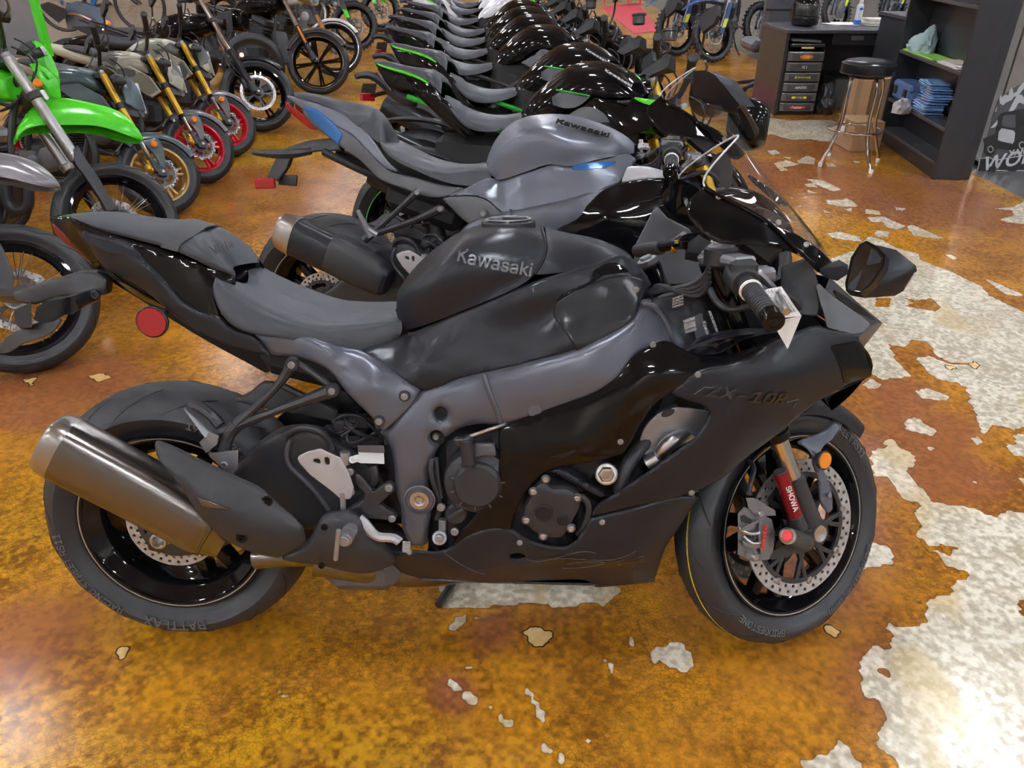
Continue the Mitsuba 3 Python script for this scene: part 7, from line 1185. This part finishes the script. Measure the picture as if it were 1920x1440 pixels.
b.add('foot_ring', tube([sc_ + A([.19 * math.cos(t), .19 * math.sin(t), .255]) for t in np.linspace(0, 2 * np.pi, 41)], .0105, 10, smooth=False), 'chrome', 40); b.add('ring_collar', lathe([(.09, hs - .115), (.12, hs - .115), (.12, hs - .095), (.09, hs - .095)], 24, sc_, (0, 0, 1), True), 'engine_black')
b.put('bar_stool', ID, 'chrome bar stool with a round black padded seat in front of the desk', 'stool')
# ------------------------------------------------------------------ printed board at the right edge
YB = 5.86; pb_ = lambda *p: [at_y(1600 + x / 6, y / 6, YB) for x, y in p]
b = B(); x0 = at_y(1836, 329, YB)[0]
b.add('backing', box(x0, x0 + 1.6, YB + .004, YB + .03, .03, 2.3), 'taupe', False)
def flat(name, m_, pts, z=0.0, under=None): return b.add(name, panel([(p[0], YB - z, p[2]) for p in pb_(*pts)], .003 + z, 0, rnd=0, curve=False, step=.05, flat=True)[0], m_, False, under=under)
gk_ = flat('dark_print', 'poster_grey', ((1500, 1560), (1560, 1330), (1640, 1090), (1700, 1060), (1780, 1010), (1860, 960), (1920, 930), (2400, 700), (2400, 1980), (1395, 1970)), .001)
for pts in (((1640, 1120), (1650, 1040), (1670, 1100), (1710, 1060), (1740, 1080), (1760, 1000), (1785, 970), (1800, 1060), (1830, 1040), (1870, 960), (1920, 920), (2400, 600), (2400, 690), (1920, 990), (1850, 1080), (1790, 1090), (1770, 1150), (1730, 1130), (1690, 1190), (1650, 1170)), ((1540, 1440), (1640, 1330), (1740, 1260), (1830, 1080), (1880, 1050), (1920, 1100), (1920, 1180), (1860, 1140), (1820, 1230), (1760, 1270), (1660, 1350), (1580, 1440)), ((1590, 1250), (1620, 1190), (1605, 1260))): flat('mountain_print', 'poster_white', pts, .003, gk_)
zp = lambda x, y: ((x / 3 + 1280 - 1600) * 6, y * 2)
flat('vehicle_print', 'bag_black', [zp(*p) for p in ((1690, 780), (1760, 750), (1775, 650), (1800, 632), (1990, 600), (2300, 600), (2300, 830), (1960, 830), (1900, 850), (1700, 830))], .004, gk_)
flat('vehicle_panel', 'poster_white', [zp(*p) for p in ((1775, 740), (1790, 720), (1870, 735), (1860, 810), (1770, 790))], .006, gk_); flat('vehicle_window', 'poster_grey', [zp(*p) for p in ((1800, 650), (1870, 640), (1870, 720), (1790, 710))], .006, gk_)
for x, y, r in ((1728, 838, 34), (1905, 815, 36)): flat('wheel_print', 'bag_black', [zp(x + r * math.cos(a), y + r * 1.2 * math.sin(a)) for a in np.linspace(0, 6.28, 18, endpoint=False)], .007, gk_); flat('rim_print', 'poster_white', [zp(x + r * .5 * math.cos(a), y + r * .6 * math.sin(a)) for a in np.linspace(0, 6.28, 18, endpoint=False)], .009, gk_); flat('hub_print', 'bag_black', [zp(x + r * .36 * math.cos(a), y + r * .45 * math.sin(a)) for a in np.linspace(0, 6.28, 14, endpoint=False)], .011, gk_)
sg = flat('sign_shape', 'bag_black', [zp(*p) for p in ((1655, 985), (1672, 895), (1720, 890), (1760, 905), (1900, 880), (2300, 860), (2300, 960), (1880, 950), (1850, 978), (1820, 955), (1740, 950), (1680, 975))], .006, gk_)
def btxt(t, h, px, ex, up_, m_, z, st_=1.0, sk=0.0): a, c, e = (at_y(*p, YB) for p in (px, ex, up_)); y_ = A([0, -z, 0]); b.add('lettering', text_on(t, h, a + y_, c - a, e - a, .002, True, stretch=st_, skew=sk), m_, False, under=gk_)
btxt('YAMAHA', .045, (1889, 293), (1920, 288), (1892, 280), 'poster_white', .006); btxt('WOLVERINE', .10, (1838, 320), (1922, 305), (1846, 295), 'poster_white', .009, 1.15, .2); b.add('outline', tube([(p[0], YB - .008, p[2]) for p in (at_y(1280 + x / 3, y / 3, YB) for x, y in ((2300, 855), (1900, 875), (1760, 900), (1720, 885), (1668, 890), (1650, 988), (1680, 982), (1740, 955), (1820, 960), (1850, 985), (1880, 958), (2300, 968)))], .004, 5, smooth=False), 'poster_white', under=gk_)
b.add('foot', cat(box(x0 + .05, x0 + .1, YB - .02, YB + .3, 0, .035), box(x0 + 1.4, x0 + 1.45, YB - .02, YB + .3, 0, .035)), 'plastic', False)
b.put('poster_board', ID, 'taupe display board with a black and white off-road vehicle print at the right edge', 'poster')
# ------------------------------------------------------------------ rugs, display board, far things
def rug(pts, lb):
    p = [at_z(*q_)[:2] for q_ in pts]; m = trimesh.creation.extrude_polygon(Polygon(p), .008, engine='earcut'); one('rug', m, 'rug_red', lb, 'rug', smooth=False)
rug(((1322, 163), (1390, 163), (1394, 191), (1338, 191)), 'red rug on the floor left of the desk'); rug(((1128, 14), (1196, 6), (1236, 58), (1190, 64)), 'red rug far back between the right row and the dirt bikes')
b = B(); r0 = at_z(1165, 10)
for i in range(4): b.add('post', box(r0[0] - .45 + .3 * i, r0[0] - .41 + .3 * i, r0[1], r0[1] + .04, .009, 1.5), 'sticker_red', False)
for z in (.3, .8, 1.3): b.add('shelf_board', box(r0[0] - .5, r0[0] + .52, r0[1], r0[1] + .4, z, z + .03), 'white', False)
b.put('display_rack', ID, 'red and white display rack standing far back by the red rug', 'rack')
b = B(); yd = 4.2; e1 = at_y(84, 72, yd); zb_ = at_y(98, 108, yd)[2]; b.add('panel', box(-5.2, e1[0] - .02, yd, yd + .04, zb_, 2.0), 'paint_grey', False); b.add('green_edge', box(e1[0] - .024, e1[0], yd - .01, yd + .045, zb_, 2.0), 'green', False); b.add('post', box(-4.9, -4.82, yd, yd + .04, .04, zb_), 'plastic', False); b.add('foot', box(-5.0, -4.7, yd - .15, yd + .2, 0, .04), 'plastic', False); b.put('display_board', ID, 'dark grey display board with a green edge at the upper left corner', 'board')
struct('wall_partition', box(-12, -4.4, 11.9, 12.05, 0, 4.8), 'wall_beige')
# bagger seen from behind
yb = 7.9; pk_ = lambda zz, *p: [at_y(*zz(x, y), yb + dy) for x, y, dy in p]; b = B()
b.add('saddlebag', hull(pk_(C6, (740, 60, 0), (860, 10, 0), (980, 30, .1), (1100, 80, .1), (1200, 170, .1), (1320, 350, .1), (1200, 340, 0), (1000, 320, 0), (760, 320, 0), (730, 200, 0)) + pk_(C6, (760, 60, .3), (1000, 40, .4), (1300, 340, .4), (800, 300, .3))), 'bag_blue', 30); b.add('side_trim', tube(pk_(C6, (760, 150, -.02), (900, 170, -.02), (1080, 260, -.02), (1230, 330, -.02)), .012, 6), 'chrome'); b.add('taillight', hull(pk_(C6, (920, 190, -.01), (960, 175, -.02), (1070, 240, -.02), (1075, 265, -.02), (1020, 262, -.01), (940, 215, -.01)) + pk_(C6, (950, 200, .1), (1050, 250, .1))), 'red_lens', 30); b.add('indicator', move(trimesh.creation.icosphere(2, .03), None, at_y(*C6(1210, 265), yb - .02)), 'amber_lens', True)
b.add('top_case', hull(pk_(C6, (430, 60, -.1), (540, 20, -.1), (740, 100, -.1), (750, 190, -.1), (660, 260, -.1), (520, 150, -.1)) + pk_(C6, (450, 50, .3), (720, 110, .3), (660, 240, .3))), 'plastic', 30); b.add('seat', hull(pk_(C6, (800, 300, -.05), (1100, 295, -.05), (1230, 330, -.05), (1380, 400, -.05), (1300, 470, -.05), (1150, 480, -.05), (900, 350, -.05)) + pk_(C6, (850, 300, .3), (1350, 400, .3))), 'vinyl', 30)
wc = at_y(*C6(760, 330), yb + .15); b.add('rear_tyre', move(tyre(.32, .16, .2, 40), rotm((0, 0, 1), .35), (wc[0], wc[1], .32)), 'rubber', 40); b.add('rear_rim', move(cat(rim_ring(.196, .15, 40), cast_spokes(.196, 7)), rotm((0, 0, 1), .35), (wc[0], wc[1], .32)), 'gloss_black', 40); b.add('frame', cat(tube([(wc[0], wc[1], .32), (wc[0] + .5, wc[1] + .1, .5), (wc[0] + .9, wc[1] + .3, .75)], .04, 8), hull([(wc[0] + x, wc[1] + y, z) for x in (.3, .9) for y in (-.05, .35) for z in (.3, .7)])), 'engine_black', 30); b.add('front_tyre', move(tyre(.32, .13, .22, 40), rotm((0, 0, 1), .35), (wc[0] + 1.55, wc[1] + .57, .32)), 'rubber', 40)
b.put('touring_motorcycle', ID, 'blue grey touring motorcycle with hard saddlebag and red tail light behind the display board', 'motorcycle')
yb = 11.4; wc = at_y(262, 8, yb); b = B(); W2 = wc + A([-1.05, 0, 0.0])
for i, w_ in enumerate((wc, W2)): k = b.add('tyre', move(tyre(.345, .05, .31, 48), None, w_), 'rubber', 40); b.add('wire_spokes', move(wire_spokes(.31, 28, .02, .03), None, w_), 'chrome', True, under=k, kind='stuff'); b.add('brake_disc', move(disc(.09, .06, -.04, .003, 1, .006, 20), None, w_), 'steel', 30, under=k)
hd_ = wc + A([-.28, 0, .62]); b.add('fork', cat(*[tube([wc + A([0, e * .05, 0]), hd_ + A([0, e * .05, -.16]), hd_], .016, 8) for e in (-1, 1)]), 'engine_black'); st_ = W2 + A([.42, 0, .52]); bb = W2 + A([.42, 0, -.03])
b.add('frame', cat(*[cyl(p_, q_, .02, n=10) for p_, q_ in ((hd_, st_), (hd_ - A([0, 0, .12]), bb), (st_, bb), (bb, W2), (st_, W2))]), 'blue', 40); b.add('handlebar', tube([hd_ + A([0, -.3, .12]), hd_ + A([.05, 0, .1]), hd_ + A([0, .3, .12])], .012, 8), 'plastic'); b.add('saddle', loft([(-.12, 0, .07, .03), (0, 0, .06, .03), (.13, 0, .02, .02)], 12, 8).apply_translation(st_ + A([0, 0, .1])), 'vinyl'); b.add('wall_bracket', cat(cyl(W2 + A([.4, .0, .5]), W2 + A([.4, .5, .5]), .02), cyl(bb + A([0, 0, 0]), bb + A([0, .5, 0]), .02)), 'plastic')
b.put('bicycle', ID, 'blue framed bicycle hung on the beige wall at the top left', 'bicycle')
